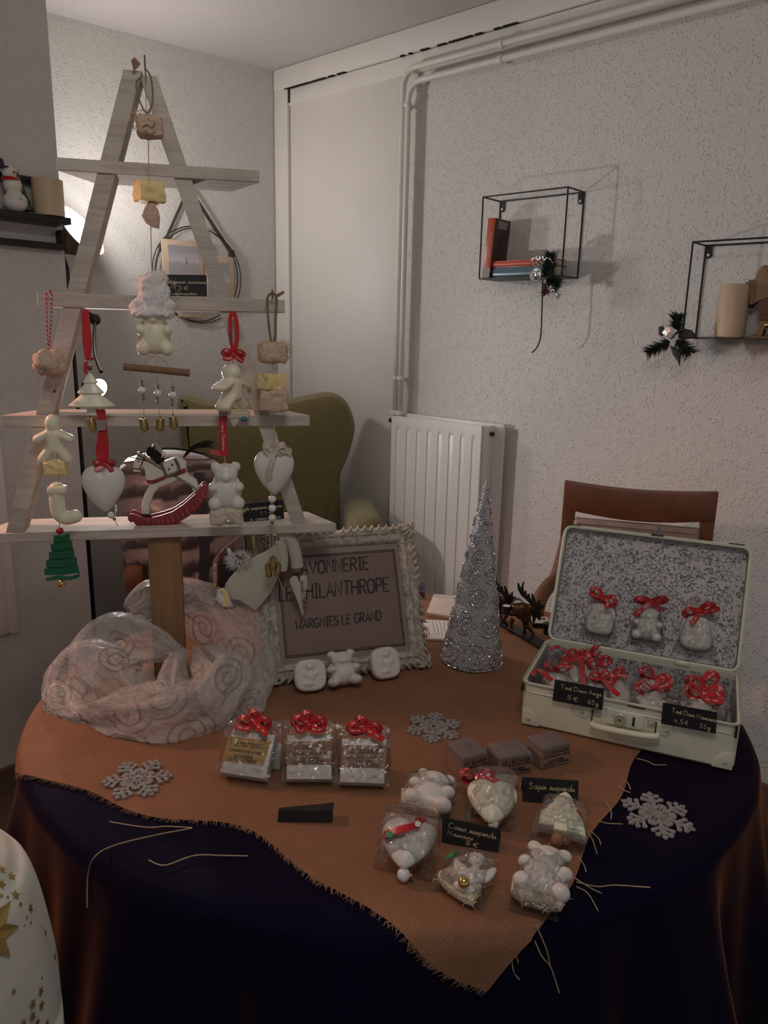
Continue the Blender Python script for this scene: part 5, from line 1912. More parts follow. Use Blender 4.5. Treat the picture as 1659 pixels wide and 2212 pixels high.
# centre: long garland with the hatted bear and the three-bell stick
g = Orn('soap_garland', 'long garland with a hatted cream bear soap and three bells', 313, 150)
g.cord([(313, 152), (316, 240), (320, 300), (322, 395), (325, 470), (328, 592)])
g.cord([(306, 165), (294, 180), (300, 215), (318, 245), (330, 215), (326, 168), (316, 150)], 0.0016, 'twine_olive', 'hanging_loop', -0.006)
g.block(297, 252, 350, 297, 'loofah', seed=1, name='loofah_cube')
fluff(g.root, g.p(308, 262), (0.02, 0.02, 0.016), 'loofah', 160, 0.012, seed=4)
MB().tube(catmull([g.p(308, 275, -0.03), g.p(318, 270, -0.034), g.p(328, 277, -0.032), g.p(334, 268, -0.03)], 4), 0.0016, 5).build('knot', 'twine_olive', g.root)
g.block(294, 393, 350, 437, 'soap_yellow', seed=2, name='yellow_soap_cube', r=0.08, rz=28)
MB().slab(g.F.pts([(322, 438), (334, 442), (341, 452), (345, 468), (343, 493), (330, 491), (316, 483), (307, 468), (313, 452)]), -0.014, 0.012, 0.003).build('loofah_slice', 'loofah', g.root)
hm = MB()
for px, py, r_ in ((330, 607, 26), (322, 625, 28), (345, 628, 26), (330, 645, 36), (300, 665, 24), (360, 665, 24), (330, 662, 34), (315, 605, 18), (345, 600, 20)):
    hm.ell(g.p(px, py), (r_ * g.k, r_ * g.k * 0.8, r_ * g.k * 0.85), 12, 8)
hm.ell(g.p(330, 678), (54 * g.k, 0.03, 15 * g.k))
hat = obj('fluffy_hat', remeshed('fluffy_hat', hm, 0.0035, 'white_fluff', 3, lambda c: 0.003 * noise.noise(c * 160) + 0.003 * noise.noise(c * 60)), g.root)
fluff(g.root, g.p(330, 640), (0.045, 0.03, 0.045), 'white_fluff', 200, 0.012, seed=9)
g.shape(BEAR_C, 'bear_soap', 293, 652, 379, 770, dy=-0.004)
for a, b in (((334, 770), (309, 794)), ((337, 770), (338, 798)), ((342, 770), (366, 800))):
    g.cord([a, ((a[0] * 0.3 + b[0] * 0.7), (a[1] + b[1]) / 2 - 3), b])
MB().tube([g.p(267, 792), g.p(340, 799), g.p(410, 806)], [0.0072, 0.0066, 0.007], 10).build('cinnamon_stick', 'stick_wood', g.root)
for xs, ys, bell, tl in (((305, 306, 307, 309, 311), (808, 828, 843, 858, 900), (311, 917), -6), ((340, 341, 341, 340, 345), (808, 838, 849, 863, 900), (346, 917), 4), ((371, 373, 373, 372, 374), (810, 841, 853, 869, 898), (375, 912), -4)):
    g.cord(list(zip(xs, ys)), 0.0008)
    for k in (1, 3):
        g.bead(xs[k], ys[k] - 4, 4, 'brass')
        g.bead(xs[k] + 0.5, ys[k] + 4, 4, 'brass')
    g.bead(xs[2], ys[2], 9, 'bead_white')
    g.bell(bell[0], bell[1], 20, 30, tl)
    g.cord([(bell[0], bell[1] + 14), (bell[0] - 2, bell[1] + 22), (bell[0] - 6, bell[1] + 28)], 0.0006)

# far left: twine, loofah ball, gingerbread man, stocking, felt tree
g = Orn('soap_garland', 'garland with gingerbread man, stocking soap and green felt tree', 105, 632)
for pts in ([(100, 634), (101, 690), (104, 750), (108, 765)], [(112, 634), (110, 690), (107, 745), (103, 757), (110, 768)]):
    g.cord(pts, 0.0016, 'twine_red_white', 'hanging_loop')
g.cord([(100, 634), (108, 629), (112, 634)], 0.0016, 'twine_red_white', 'hanging_loop', 0.006)
g.block(74, 755, 141, 809, 'loofah', seed=3, name='loofah_ball', r=0.45)
g.cord([(113, 800), (116, 844), (121, 900), (124, 1000), (127, 1060), (129, 1140), (131, 1170), (133, 1255)])
g.bead(117, 844, 5, 'bead_brown')
g.shape(GINGER, 'gingerbread_soap', 74, 893, 167, 1003, depth=0.10)
g.block(99, 995, 142, 1025, 'soap_yellow', seed=5, name='yellow_soap_cube', r=0.12)
g.shape(STOCK, 'stocking_soap', 98, 1047, 173, 1133)
g.bead(129, 1146, 9, 'bead_red', 'red_bead')
m = MB()
ws_ = [16, 20, 22, 24, 26, 30, 32, 34, 36]
for k, w_ in enumerate(ws_):
    y = 1160 + k * 9
    a = g.p(132 - w_ + (k % 2) * 4, y + 3, -0.008 + 0.003 * (k % 2))
    b = g.p(134 + w_, y - 2 + (k % 2) * 5, 0.006)
    mid = (a + b) / 2 + V((0, -0.006, -0.001))
    m.strip(catmull([a, mid, b], 4), V((0, 0.004, 0.0120)), 0.0011)
tl_ = catmull([g.p(168, 1232), g.p(170, 1243, -0.006), g.p(150, 1249, -0.010), g.p(125, 1248, -0.010), g.p(100, 1252, -0.008)], 5)
m.strip(tl_, V((0, 0.003, 0.007)), 0.0011)
m.build('felt_tree', 'felt_green', g.root)
g.bead(132, 1240, 4, 'bead_brown')
g.bead(134, 1260, 10, 'gold_bead', 'jingle_bell')


def rib(g, pts, wpx, name='ribbon', mat='ribbon_red', dy=0.0, tilt=0.0):
    wv = V((wpx * g.k * math.cos(tilt), wpx * g.k * 0.3, wpx * g.k * math.sin(tilt)))
    return MB().strip(catmull([g.p(*q, dy) for q in pts], 5), wv).build(name, mat, g.root)


# soap fir with a brass bell
g = Orn('soap_ornament', 'ivory soap fir tree on a red ribbon with a brass bell', 185, 670)
rib(g, [(181, 669), (181, 700), (183, 740), (188, 775)], 9, dy=-0.003)
rib(g, [(185, 669), (190, 710), (193, 740), (190, 775)], 11, dy=0.004)
rib(g, [(188, 775), (195, 778), (200, 772)], 9, 'ribbon_tail')
rib(g, [(187, 780), (184, 795), (186, 808)], 8, 'ribbon_tail')
g.bead(194, 795, 6, 'bead_plum')
k = g.k
pf = []
for z, r_ in ((806, 3), (826, 18), (829, 13), (848, 31), (852, 22), (876, 52), (879, 48), (881, 12), (897, 12), (898, 9)):
    pf.append((r_ * k, g.p(195, z).z))
MB().lathe(pf, 26, (g.p(196, 840).x, 0, 0), Matrix.Diagonal((1, 0.42, 1))).build('soap_fir', 'soap_ivory', g.root)
g.bell(199, 917, 19, 32, -10)
g.cord([(199, 897), (199, 902)])
g.cord([(201, 932), (205, 938), (210, 944)], 0.0006)

# smooth white heart, left
g = Orn('soap_ornament', 'smooth white heart soap on a wide red ribbon', 218, 882)
rib(g, [(216, 884), (219, 900), (220, 940), (216, 975), (221, 998)], 18)
rib(g, [(221, 886), (226, 930), (229, 965), (228, 992)], 12, dy=0.006)
MB().slab(g.F.pts([(209, 908), (230, 905), (230, 928), (210, 930)]), -0.006, -0.005, 0).build('paper_sleeve', 'book_grey', g.root, False)
bow(g.root, g.p(226, 1003, -0.006), 0.034, seed=3, wd=0.009)
g.shape(HEART, 'heart_soap', 180, 1006, 276, 1106)
g.bead(240, 1113, 8, 'bead_white')
g.bead(247, 1121, 4, 'brass')
g.cord([(233, 1104), (240, 1113), (247, 1121), (254, 1137)], 0.0007)

# gingerbread seen from the side
g = Orn('soap_ornament', 'cream gingerbread soap turned sideways under a small red bow', 503, 672)
rib(g, [(502, 672), (497, 690), (498, 730), (503, 760)], 8)
rib(g, [(502, 672), (510, 690), (512, 730), (506, 760)], 9, dy=0.008)
MB().slab(g.F.pts([(494, 720), (500, 719), (501, 742), (496, 743)]), -0.005, -0.004, 0).build('paper_sleeve', 'bead_plum', g.root, False)
bow(g.root, g.p(504, 766, -0.004), 0.036, seed=6, wd=0.010)
g.cord([(503, 770), (503, 790)])
g.shape(GINGER, 'gingerbread_soap', 452, 783, 552, 888, depth=0.16, rz=48)
g.block(490, 887, 540, 905, 'loofah_pale', seed=8, name='loofah_piece', r=0.4, depth=0.03)
MB().slab(g.F.pts([(495, 900), (520, 898), (515, 912), (504, 922), (498, 910)]), -0.012, 0.0, 0.002).build('lace_scrap', 'loofah_pale', g.root)
g.bead(528, 905, 7, 'bead_teal', 'teal_bead', -0.012)

# white bear on printed ribbon
g = Orn('soap_ornament', 'white bear soap on a printed red ribbon above a loofah block', 483, 890)
r1 = rib(g, [(482, 892), (481, 930), (483, 965), (485, 986)], 17)
lettering(r1, 'Merry Christmas', g.p(478, 912, -0.004), g.p(481, 972, -0.004), 0.006, 0.0005, 'ribbon_print', -0.002, up=(1, 0, 0))
MB().slab(g.F.pts([(472, 880), (490, 878), (491, 898), (473, 899)]), -0.006, -0.005, 0).build('paper_sleeve', 'book_grey', g.root, False)
rib(g, [(486, 984), (472, 979), (454, 976)], 10, 'ribbon_tail', tilt=1.3)
g.cord([(486, 985), (486, 1000)])
g.shape(BEAR, 'bear_soap', 450, 997, 530, 1102)
g.block(455, 1095, 524, 1133, 'loofah_pale', seed=11, name='loofah_block', depth=0.03)
g.bead(493, 1126, 6, 'chrome', 'silver_bead', -0.02)
g.cord([(486, 1110), (500, 1118), (504, 1124), (494, 1126)], 0.0006, dy=-0.018)

# far right: twine, loofahs, lace heart, white beads, bells
g = Orn('soap_garland', 'garland with lace tied heart, three white beads and small bells', 590, 640)
g.cord([(588, 632), (577, 645), (579, 690), (583, 725), (589, 750)], 0.0026, 'twine_olive', 'hanging_loop')
g.cord([(588, 632), (597, 645), (595, 690), (594, 725), (588, 750)], 0.0026, 'twine_olive', 'hanging_loop')
g.block(558, 739, 620, 784, 'loofah', seed=13, name='loofah_cube')
fluff(g.root, g.p(612, 758), (0.014, 0.016, 0.018), 'loofah', 120, 0.012, seed=14)
g.cord([(590, 780), (590, 850), (592, 900), (592, 985)], 0.0008)
g.block(562, 808, 613, 841, 'soap_yellow', seed=15, name='yellow_soap_cube', r=0.1, rz=35)
g.block(562, 840, 621, 886, 'loofah', seed=16, name='loofah_cube', r=0.12)
g.shape(HEART, 'heart_soap', 548, 972, 638, 1069)
m = MB()
for s_, up in ((-1, 0.6), (1, 1.0)):
    m.strip(catmull([g.p(592, 980, -0.018), g.p(592 + s_ * 14, 962, -0.024), g.p(592 + s_ * 24, 965, -0.02), g.p(592 + s_ * 12, 980, -0.018)], 5), V((0.0, 0.004, 0.012)))
m.strip(catmull([g.p(594, 978, -0.02), g.p(612, 970, -0.02), g.p(630, 978, -0.014)], 5), V((0.002, 0, 0.014)))
m.strip(catmull([g.p(590, 978, -0.024), g.p(586, 1000, -0.028), g.p(580, 1020, -0.026), g.p(582, 1036, -0.02)], 5), V((0.012, 0, 0.002)))
m.build('lace_bow', 'loofah_pale', g.root)
for py, r_, mt in ((1068, 4, 'brass'), (1078, 9, 'bead_white'), (1088, 3.5, 'brass'), (1098, 9, 'bead_white'), (1109, 3.5, 'brass'), (1118.5, 9, 'bead_white'), (1129, 4, 'brass')):
    g.bead(588, py, r_, mt)
for x, y, px, py, tl in ((583, 1150, 580, 1232, -4), (590, 1150, 590, 1217, 0), (597, 1150, 600, 1230, 6)):
    g.cord([(588, 1130), (x, y), (x, 1180), (px, py - 12)], 0.0009)
    g.bell(px, py, 15, 30, tl, dy=-0.008 if px == 590 else 0.0)
g.cord([(580, 1246), (572, 1243), (562, 1241)], 0.0007)
g.cord([(601, 1246), (606, 1260), (611, 1275)], 0.0009)

# rocking horse standing on the lowest plank
HFr = Frame(TF.M @ V((TF.l(345, 1125, 0.05).x, 0.050, levels[3][1] + 0.0005)), 12)
rh_ = thing('rocking_horse', 'white wooden rocking horse with dark mane on red rockers', 'figurine', HFr.M)
z7 = lambda arr, dy=0.0: HFr.pts([(250 + a / 7.54, 930 + b / 7.54) for a, b in arr], dy)
body = [(350, 350), (382, 345), (400, 375), (470, 400), (560, 470), (640, 530), (750, 560), (850, 500), (930, 445), (1000, 430), (1080, 450), (1150, 510), (1152, 600), (1160, 680), (1210, 740), (1310, 800), (1350, 900), (1392, 965), (1380, 1000), (1290, 990), (1250, 960), (1230, 890), (1100, 840), (1010, 790), (900, 850), (720, 910), (640, 1000), (600, 1100), (562, 1200), (556, 1352), (432, 1345), (430, 1180), (470, 1030), (530, 920), (560, 860), (500, 790), (480, 640), (450, 590), (420, 640), (400, 670), (290, 660), (290, 590), (310, 480), (350, 400)]
bo = MB().slab(z7(body), -0.011, 0.011, 0.004).build('body', 'horse_white', rh_)
for arr in ([(428, 1340), (560, 1348), (560, 1395), (428, 1388)], [(1290, 985), (1392, 965), (1400, 1000), (1350, 1045), (1285, 1010)]):
    MB().slab(z7(arr), -0.0125, 0.0125, 0.002).build('hoof', 'black_plastic', rh_)
rk_ = [(215, 1360), (250, 1325), (310, 1325), (420, 1370), (560, 1395), (750, 1350), (930, 1290), (1100, 1180), (1280, 1020), (1370, 910), (1420, 855), (1470, 855), (1500, 900), (1500, 1000), (1450, 1100), (1340, 1250), (1200, 1360), (1050, 1450), (900, 1500), (750, 1520), (560, 1510), (480, 1495), (400, 1520), (340, 1500), (310, 1450), (260, 1460), (220, 1420)]
zmin = min(p_.z for p_ in z7(rk_))
for y0 in (-0.021, 0.012):
    ro_ = MB().slab(z7(rk_), y0, y0 + 0.009, 0.0015).build('rocker', 'horse_red', rh_)
    if y0 < 0:
        m = MB()
        for (a, b), (c, d) in (((530, 1440), (530, 1505)), ((690, 1450), (700, 1512)), ((770, 1440), (780, 1508)), ((840, 1420), (860, 1500)), ((920, 1390), (950, 1480)), ((1000, 1360), (1030, 1450)), ((1070, 1320), (1110, 1410)), ((1150, 1280), (1190, 1360)), ((1230, 1220), (1280, 1290)), ((1300, 1160), (1340, 1220)), ((1350, 1110), (1400, 1160)), ((1410, 1040), (1450, 1090))):
            m.tube(z7([(a, b), (c, d)], y0 - 0.0004), 0.0004, 4)
        m.build('rocker_stripes', 'loofah_pale', ro_, False)
sa = MB().slab(z7([(735, 520), (930, 445), (960, 460), (1000, 560), (1000, 640), (860, 700), (800, 660)]), -0.014, 0.014, 0.002).build('saddle', 'horse_white', rh_)
m = MB()
for arr in ([(735, 520), (770, 600), (800, 680), (820, 740), (870, 745), (960, 710), (1030, 650), (1020, 560), (960, 450)],):
    m.tube(catmull(z7(arr, -0.0145), 3), 0.0022, 6)
m.build('saddle_trim', 'horse_brown', sa)
m = MB()
for a, b in ((920, 560), (868, 630)):
    m.ell(z7([(a, b)], -0.0145)[0], (0.0022, 0.0006, 0.0022), 8, 6)
m.build('saddle_motif', 'ink', sa)
MB().slab(z7([(505, 795), (620, 790), (800, 720), (830, 760), (770, 790), (700, 820), (620, 850), (560, 845), (515, 830)]), -0.0135, 0.0135, 0.001).build('harness', 'horse_red', rh_)
MB().slab(z7([(1020, 640), (1140, 590), (1150, 660), (1080, 690), (1000, 715), (960, 735)]), -0.0135, 0.0135, 0.001).build('harness', 'horse_red', rh_)
m = MB()
for arr in ([(230, 435), (330, 450), (440, 475), (540, 500)], [(475, 370), (450, 470), (390, 625)], [(290, 615), (360, 625), (425, 635)]):
    m.tube(z7(arr, -0.0122), 0.0012, 5)
m.build('bridle', 'horse_brown', rh_)
MB().ell(z7([(367, 502)], -0.0115)[0], (0.0016, 0.001, 0.0016), 8, 6).build('eye', 'ink', rh_)
m = MB()
rnd = random.Random(21)
for k in range(90):
    t_ = rnd.random()
    a = V((500 + 240 * t_, 330 + 200 * t_)) + V((rnd.uniform(-20, 20), rnd.uniform(-20, 20)))
    b = a + V((60 + 20 * rnd.random(), -70 - 30 * rnd.random())) * (0.6 + rnd.random() * 0.5)
    P_ = z7([(a.x, a.y + 40), ((a.x + b.x) / 2, (a.y + b.y) / 2 - 10), (b.x, b.y)], rnd.uniform(-0.008, 0.008))
    m.tube(P_, [0.0016, 0.0014, 0.0005], 4)
m.build('mane', 'horse_mane', rh_)
m = MB()
for k in range(70):
    e = (1430 + rnd.uniform(-60, 190), 210 + rnd.uniform(-70, 70))
    P_ = z7([(1100, 440 + rnd.uniform(-15, 15)), (1180 + rnd.uniform(-20, 20), 350 + rnd.uniform(-30, 20)), (1300, 250 + rnd.uniform(-40, 50)), e], rnd.uniform(-0.006, 0.006))
    m.tube(catmull(P_, 3), 0.0005, 3)
m.build('tail', 'horse_mane', rh_, False)

# price cards on the planks
CF1 = Frame(TF.M @ V((TF.l(400, 638, 0.012).x, 0.014, levels[1][1])), 12)
card('black price card reading 13 euros on the second plank', CF1, [(350, 639), (447, 640), (446, 594), (351, 593)], [('suspension nounours', (355, 612), (444, 613), 8), ('13€', (375, 627), (406, 627), 9), ("a` commander", (358, 637), (424, 637), 6)], 'handwritten price cards', 0.012)
CF2 = Frame(TF.M @ V((TF.l(568, 1124, 0.008).x, 0.008, levels[3][1])), 12)
card('black price card reading 11 euros on the lowest plank', CF2, [(527, 1128), (614, 1121), (611, 1079), (521, 1089)], [('gde suspension nounours', (526, 1103), (608, 1095), 8), ('11€', (562, 1113), (590, 1111), 8), ("a` commander", (540, 1125), (605, 1119), 7)], 'handwritten price cards', 0.012)

# ------------------------------------------------------------------ carved picture frame with the shop sign
pb, qb = at_z(572, 1482, TOP + 0.004), at_z(926, 1440, TOP + 0.004)
FF = Frame(pb, math.degrees(math.atan2(qb.y - pb.y, qb.x - pb.x)), 26)
sg = thing('sign_frame', 'ornate aged carved picture frame with a brown shop sign', 'picture frame', FF.M)
OUT = FF.pts([(570, 1481), (926, 1436), (885, 1134), (523, 1155)])
wF = OUT[1].x
hF = (OUT[2].z + OUT[3].z) / 2
xs0, xs1 = 0.0, wF
O4 = [V((0, 0, 0)), V((wF, 0, 0)), V((wF, 0, hF)), V((0, 0, hF))]
B_ = 0.040
sec = [(0.0, 0.010), (0.003, -0.004), (0.010, -0.012), (0.017, -0.013), (0.022, -0.007), (0.028, -0.012), (0.034, -0.010), (B_, -0.002), (B_, 0.010)]
ins = [V((1, 0, 1)), V((-1, 0, 1)), V((-1, 0, -1)), V((1, 0, -1))]
for i in range(4):
    a, b = O4[i], O4[(i + 1) % 4]
    ia, ib = ins[i], ins[(i + 1) % 4]
    vs, fs = [], []
    ns = len(sec)
    for c, n_ in ((a, ia), (b, ib)):
        vs += [c + n_ * d + V((0, y, 0)) for d, y in sec]
    for k in range(ns - 1):
        fs.append((k, k + 1, ns + k + 1, ns + k))
    fs += [tuple(range(ns)), tuple(range(2 * ns - 1, ns - 1, -1))]
    rl = MB().add(vs, fs).build('frame_rail', 'aged_frame', sg, True)
    # carved acanthus leaves on the outer half
    m = MB()
    dr = (b - a).normalized()
    inn = V((-dr.z, 0, dr.x))
    L_ = (b - a).length
    n_l = int(L_ / 0.017)
    for k in range(n_l):
        t_ = (k + 0.5) / n_l
        s_ = 1 if t_ > 0.5 else -1
        big_ = 0.6 + 0.6 * abs(math.cos(t_ * math.pi * 3.0))
        c = a + dr * (L_ * t_)
        P_ = [c + inn * 0.016 - dr * s_ * 0.010 + V((0, -0.011, 0)), c + inn * 0.010 + dr * s_ * 0.002 + V((0, -0.0155, 0)), c + inn * 0.002 + dr * s_ * 0.010 + V((0, -0.010, 0)), c - inn * 0.004 * big_ + dr * s_ * 0.012 + V((0, -0.004, 0))]
        m.tube(catmull(P_, 3), [0.0012] * 3 + [0.0030 * big_ + 0.0008] * 4 + [0.0022] * 2 + [0.0008], 6)
        if k % 2 == 0:
            m.ell(c + inn * 0.0175 + V((0, -0.012, 0)), (0.0032, 0.0022, 0.0032), 8, 6)
    m.build('carving', 'aged_frame', rl)
for c, n_ in zip(O4, ins):
    m = MB()
    for k in range(5):
        a = k * 0.55 - 0.3
        d = V((n_.x * math.cos(a * 0.8), 0, n_.z * math.sin(a * 0.8 + 0.35)))
        m.tube(catmull([c + V((n_.x * 0.006, -0.012, n_.z * 0.006)), c + d * 0.020 + V((0, -0.016, 0)), c + d * 0.032 + V((0, -0.012, 0))], 3), [0.003] * 3 + [0.0035] * 3 + [0.001], 6)
    m.build('corner_leaf', 'aged_frame', sg)
MB().box((wF / 2, 0.004, hF / 2), (wF - 2 * B_ + 0.006, 0.002, hF - 2 * B_ + 0.006)).build('mount', 'frame_mount', sg, False)
c4 = [V((B_ + 0.010, 0, B_ + 0.014)), V((wF - B_ - 0.010, 0, B_ + 0.014)), V((wF - B_ - 0.010, 0, hF - B_ - 0.016)), V((B_ + 0.010, 0, hF - B_ - 0.016))]
pt = MB().slab(c4, 0.0022, 0.0029, 0).build('printed_sign', 'frame_print', sg, False)
m = MB()
for dd in (0.0, 0.004):
    q = [c4[0] + V((dd, 0.0018, dd)), c4[1] + V((-dd, 0.0018, dd)), c4[2] + V((-dd, 0.0018, -dd)), c4[3] + V((dd, 0.0018, -dd))]
    for i in range(4):
        m.strip([q[i], q[(i + 1) % 4]], (V((0, 0, 1)) if i % 2 == 0 else V((1, 0, 0))) * 0.0012, 0.0001)
for i in range(4):
    a, b = c4[i], c4[(i + 1) % 4]
    nn = int((b - a).length / 0.008)
    iv = (ins[i] + ins[(i + 1) % 4]) * 0.5
    for k in range(nn):
        t_ = k / nn
        p_ = a.lerp(b, t_) + V((0, 0.0018, 0))
        m.strip([p_, p_ + (b - a).normalized() * 0.006 + iv * 0.004], iv * 0.0014, 0.0001)
m.build('border', 'ink', pt, False)
for txt, a, b, hp in (('SAVONNERIE', (634, 1243), (797, 1229), 27), ('LE PHILANTHROPE', (604, 1299), (841, 1277), 31), ('WARGNIES LE GRAND', (639, 1360), (824, 1339), 20)):
    p0, p1 = FF.l(*a, 0.0018), FF.l(*b, 0.0018)
    up = (FF.l(a[0] + 3, a[1] - hp, 0.0018) - p0)
    lettering(pt, txt, p0, p1, up.length, 0.0038 if hp > 25 else 0.0030, 'ink', -0.0003, shear=0.10)
MB().box((wF / 2, 0.035, hF * 0.42), (0.05, 0.004, hF * 0.84), Matrix.Rotation(R(-12), 3, 'X')).build('easel_back', 'kraft_paper', sg, False)

# ------------------------------------------------------------------ three soaps leaning on the frame
for nm, lab, me, x0, y0, x1, y1, yaw in (('angel_soap', 'white oval angel soap leaning between the bear and the organza', ANGEL, 636, 1424, 706, 1498, 14), ('bear_soap', 'white bear soap leaning on the carved frame between angels', BEAR, 705, 1403, 779, 1487, 20), ('angel_soap', 'white oval angel soap leaning on the cone side of the bear', ANGEL, 803, 1397, 866, 1471, 24)):
    b_ = at_z((x0 + x1) / 2, y1 - 4, TOP + 0.005)
    F_ = Frame(b_, yaw, 28)
    h = F_.l((x0 + x1) / 2, y0).z
    w_ = F_.l(x1, (y0 + y1) / 2).x - F_.l(x0, (y0 + y1) / 2).x
    bx = [q.co.x for q in me.vertices]
    fx = w_ / (max(bx) - min(bx))
    r_ = thing(nm, lab, 'soap', F_.M, 'unwrapped soaps in front of the sign')
    obj('soap_body', me, r_, Matrix.Translation((0, -0.012, 0)) @ Matrix.Diagonal((fx, fx * 1.15, h, 1)))

# ------------------------------------------------------------------ cream figure with the welcome heart, hung before the sign
GF = Frame(FF.M @ V((0.03, -0.022, 0.17)), 12)
gs = thing('fabric_figure', 'cream cloth figure with white feathers and a small welcome heart', 'figurine', GF.M)
z9 = lambda arr, dy=0.0: GF.pts([(440 + a / 6.38, 1130 + b / 6.38) for a, b in arr], dy)
MB().slab(catmull(z9([(330, 800), (420, 690), (560, 570), (700, 470), (850, 400), (960, 330), (1040, 330), (1100, 480), (1060, 620), (1000, 800), (900, 980), (720, 1185), (620, 1130), (480, 1050), (370, 1030), (290, 890)]), 2, True), -0.010, 0.010, 0.005).build('body', 'cream_cloth', gs)
MB().tube(catmull(z9([(1060, 210), (1130, 160), (1210, 260), (1260, 420), (1290, 600)]), 4), [0.014] * 17, 10).build('arm', 'cream_cloth', gs)
MB().tube(catmull(z9([(1060, 250), (1080, 400), (1090, 520), (1070, 640)]), 4), [0.013] * 13, 10).build('arm', 'cream_cloth', gs)
MB().ell(z9([(1290, 640)], -0.003)[0], (0.010, 0.008, 0.008)).build('hand', 'stick_wood', gs)
he = MB().slab(catmull(z9([(1230, 730), (1280, 725), (1305, 760), (1340, 720), (1400, 720), (1430, 790), (1410, 950), (1365, 1275), (1300, 1100), (1210, 880), (1180, 780)], -0.01), 2, True), -0.016, -0.008, 0.0025).build('welcome_heart', 'cream_cloth', gs)
a, b = z9([(1330, 800), (1365, 1180)], -0.0165)
lettering(he, 'Welcome'.replace('W', 'w'), a, b, 0.014, 0.0010, 'ink', -0.0004, up=(1, 0, 0.1))
m = MB()
m.tube(catmull(z9([(1300, 690), (1320, 730), (1315, 770), (1325, 800)], -0.018), 3), 0.0012, 5)
m.build('heart_wire', 'ink', gs)
fluff(gs, z9([(490, 510)], -0.006)[0], (0.020, 0.012, 0.014), 'white_fluff', 420, 0.020, 'feather_tuft', 31, 0.0007)
MB().tube(z9([(340, 350), (370, 450), (400, 540)]), [0.004, 0.005, 0.004], 8).build('feather_quill', 'white_fluff', gs)
hd = MB().pillow(z9([(160, 1040), (190, 930), (280, 890), (350, 960), (370, 1060), (410, 1150), (340, 1170), (220, 1120)]), 0.016, 0.016, 6).build('head', 'snowman_white', gs)
MB().strip(catmull(z9([(245, 900), (300, 960), (310, 1060), (290, 1150)], -0.0165), 4), V((0.010, 0, 0.0))).build('yellow_band', 'soap_yellow', gs)
MB().ell(z9([(400, 1160)])[0], (0.008, 0.006, 0.005)).build('beak', 'stick_wood', gs)
# silver and red ribbon hanging beside it
RF = Frame(GF.M @ z9([(300, 500)], -0.0)[0], 12)
rb_ = thing('silver_ribbon', 'silver and red ribbon curling down from the lowest plank', 'ribbon', RF.M)
off = lambda arr, dy: [q - z9([(300, 500)])[0] for q in z9(arr, dy)]
MB().strip(catmull(off([(560, 130), (430, 230), (270, 360), (160, 500), (150, 640), (150, 800), (135, 900)], 0.0), 5), V((0.008, 0.004, 0.004))).build('silver_face', 'silver_foil', rb_)
MB().strip(catmull(off([(600, 160), (450, 270), (290, 400), (190, 520), (175, 650), (175, 800), (160, 900)], 0.004), 5), V((0.006, 0.004, 0.003))).build('red_face', 'ribbon_red', rb_)
# black box standing behind the swag
xb_ = at_z(500, 1310, TOP + 0.004)
BXF = Frame((xb_.x, xb_.y, TOP + 0.004), 8)
c = BXF.pts([(462, 1330), (540, 1330), (545, 1235), (455, 1218)])
bb = thing('black_box', 'black box standing behind the organza beside the sign', 'box', BXF.M)
MB().rbox(((c[0].x + c[1].x) / 2, 0.03, c[2].z / 2 + 0.01), (c[1].x - c[0].x, 0.06, c[2].z + 0.02), 0.002).build('box_body', 'black_plastic', bb)
MB().rbox(((c[0].x + c[1].x) / 2, 0.03, c[2].z + 0.022), (c[1].x - c[0].x + 0.004, 0.064, 0.006), 0.001).build('box_lid', 'black_plastic', bb)

# ------------------------------------------------------------------ silver glitter cone
cb_ = at_z(1018, 1425, TOP + 0.004)
rc_ = 0.069
hc = 0.432
cn = thing('glitter_cone', 'tall silver glitter cone tree with swirl ornaments', 'decoration', Matrix.Translation(cb_) @ Matrix.Rotation(R(1.8), 4, 'Y'))


def cone_r(z):
    t_ = z / hc
    return rc_ * (1 - t_) ** 0.93 * 0.97 + 0.004


MB().lathe([(0.0, 0.002)] + [(cone_r(hc * k / 40) - 0.002, hc * k / 40) for k in range(40)] + [(0.002, hc)], 48).build('cone', 'silver_mesh', cn, 'all')
MB().tube([(cone_r(0) * math.cos(a), cone_r(0) * math.sin(a), 0.003) for a in [2 * math.pi * k / 48 for k in range(48)]], 0.0024, 6, closed=True).build('rim', 'silver_glitter', cn)
rows = [(0.040, 0.036, 6, 0.3), (0.108, 0.031, 6, 0.85), (0.168, 0.026, 5, 0.2), (0.218, 0.022, 5, 0.8), (0.262, 0.018, 4, 0.1), (0.300, 0.015, 4, 0.7), (0.333, 0.012, 3, 0.2), (0.362, 0.010, 3, 0.9), (0.388, 0.008, 2, 0.4), (0.410, 0.006, 2, 1.2)]
rnd = random.Random(5)
for z, sr, n_, ph in rows:
    for k in range(n_):
        a0 = 2 * math.pi * (k + ph) / n_ - 1.9
        sz = sr * rnd.uniform(0.85, 1.1)
        tw_ = rnd.choice((-1, 1))
        st_ = rnd.uniform(0, 6.28)
        P_, Rr = [], []
        for q in range(54):
            t_ = q / 53
            rr_ = sz * (0.12 + 0.88 * t_)
            an_ = st_ + tw_ * t_ * 2 * math.pi * 2.3
            zz = min(hc - 0.004, max(0.004, z + rr_ * math.sin(an_)))
            th = a0 + rr_ * math.cos(an_) / max(0.012, cone_r(z))
            r2 = cone_r(zz) + 0.0006
            P_.append(V((r2 * math.cos(th), r2 * math.sin(th), zz)))
            Rr.append(0.0013 + 0.0006 * (q % 2))
        MB().tube(P_, Rr, 5).build('swirl', 'silver_glitter', cn, False)

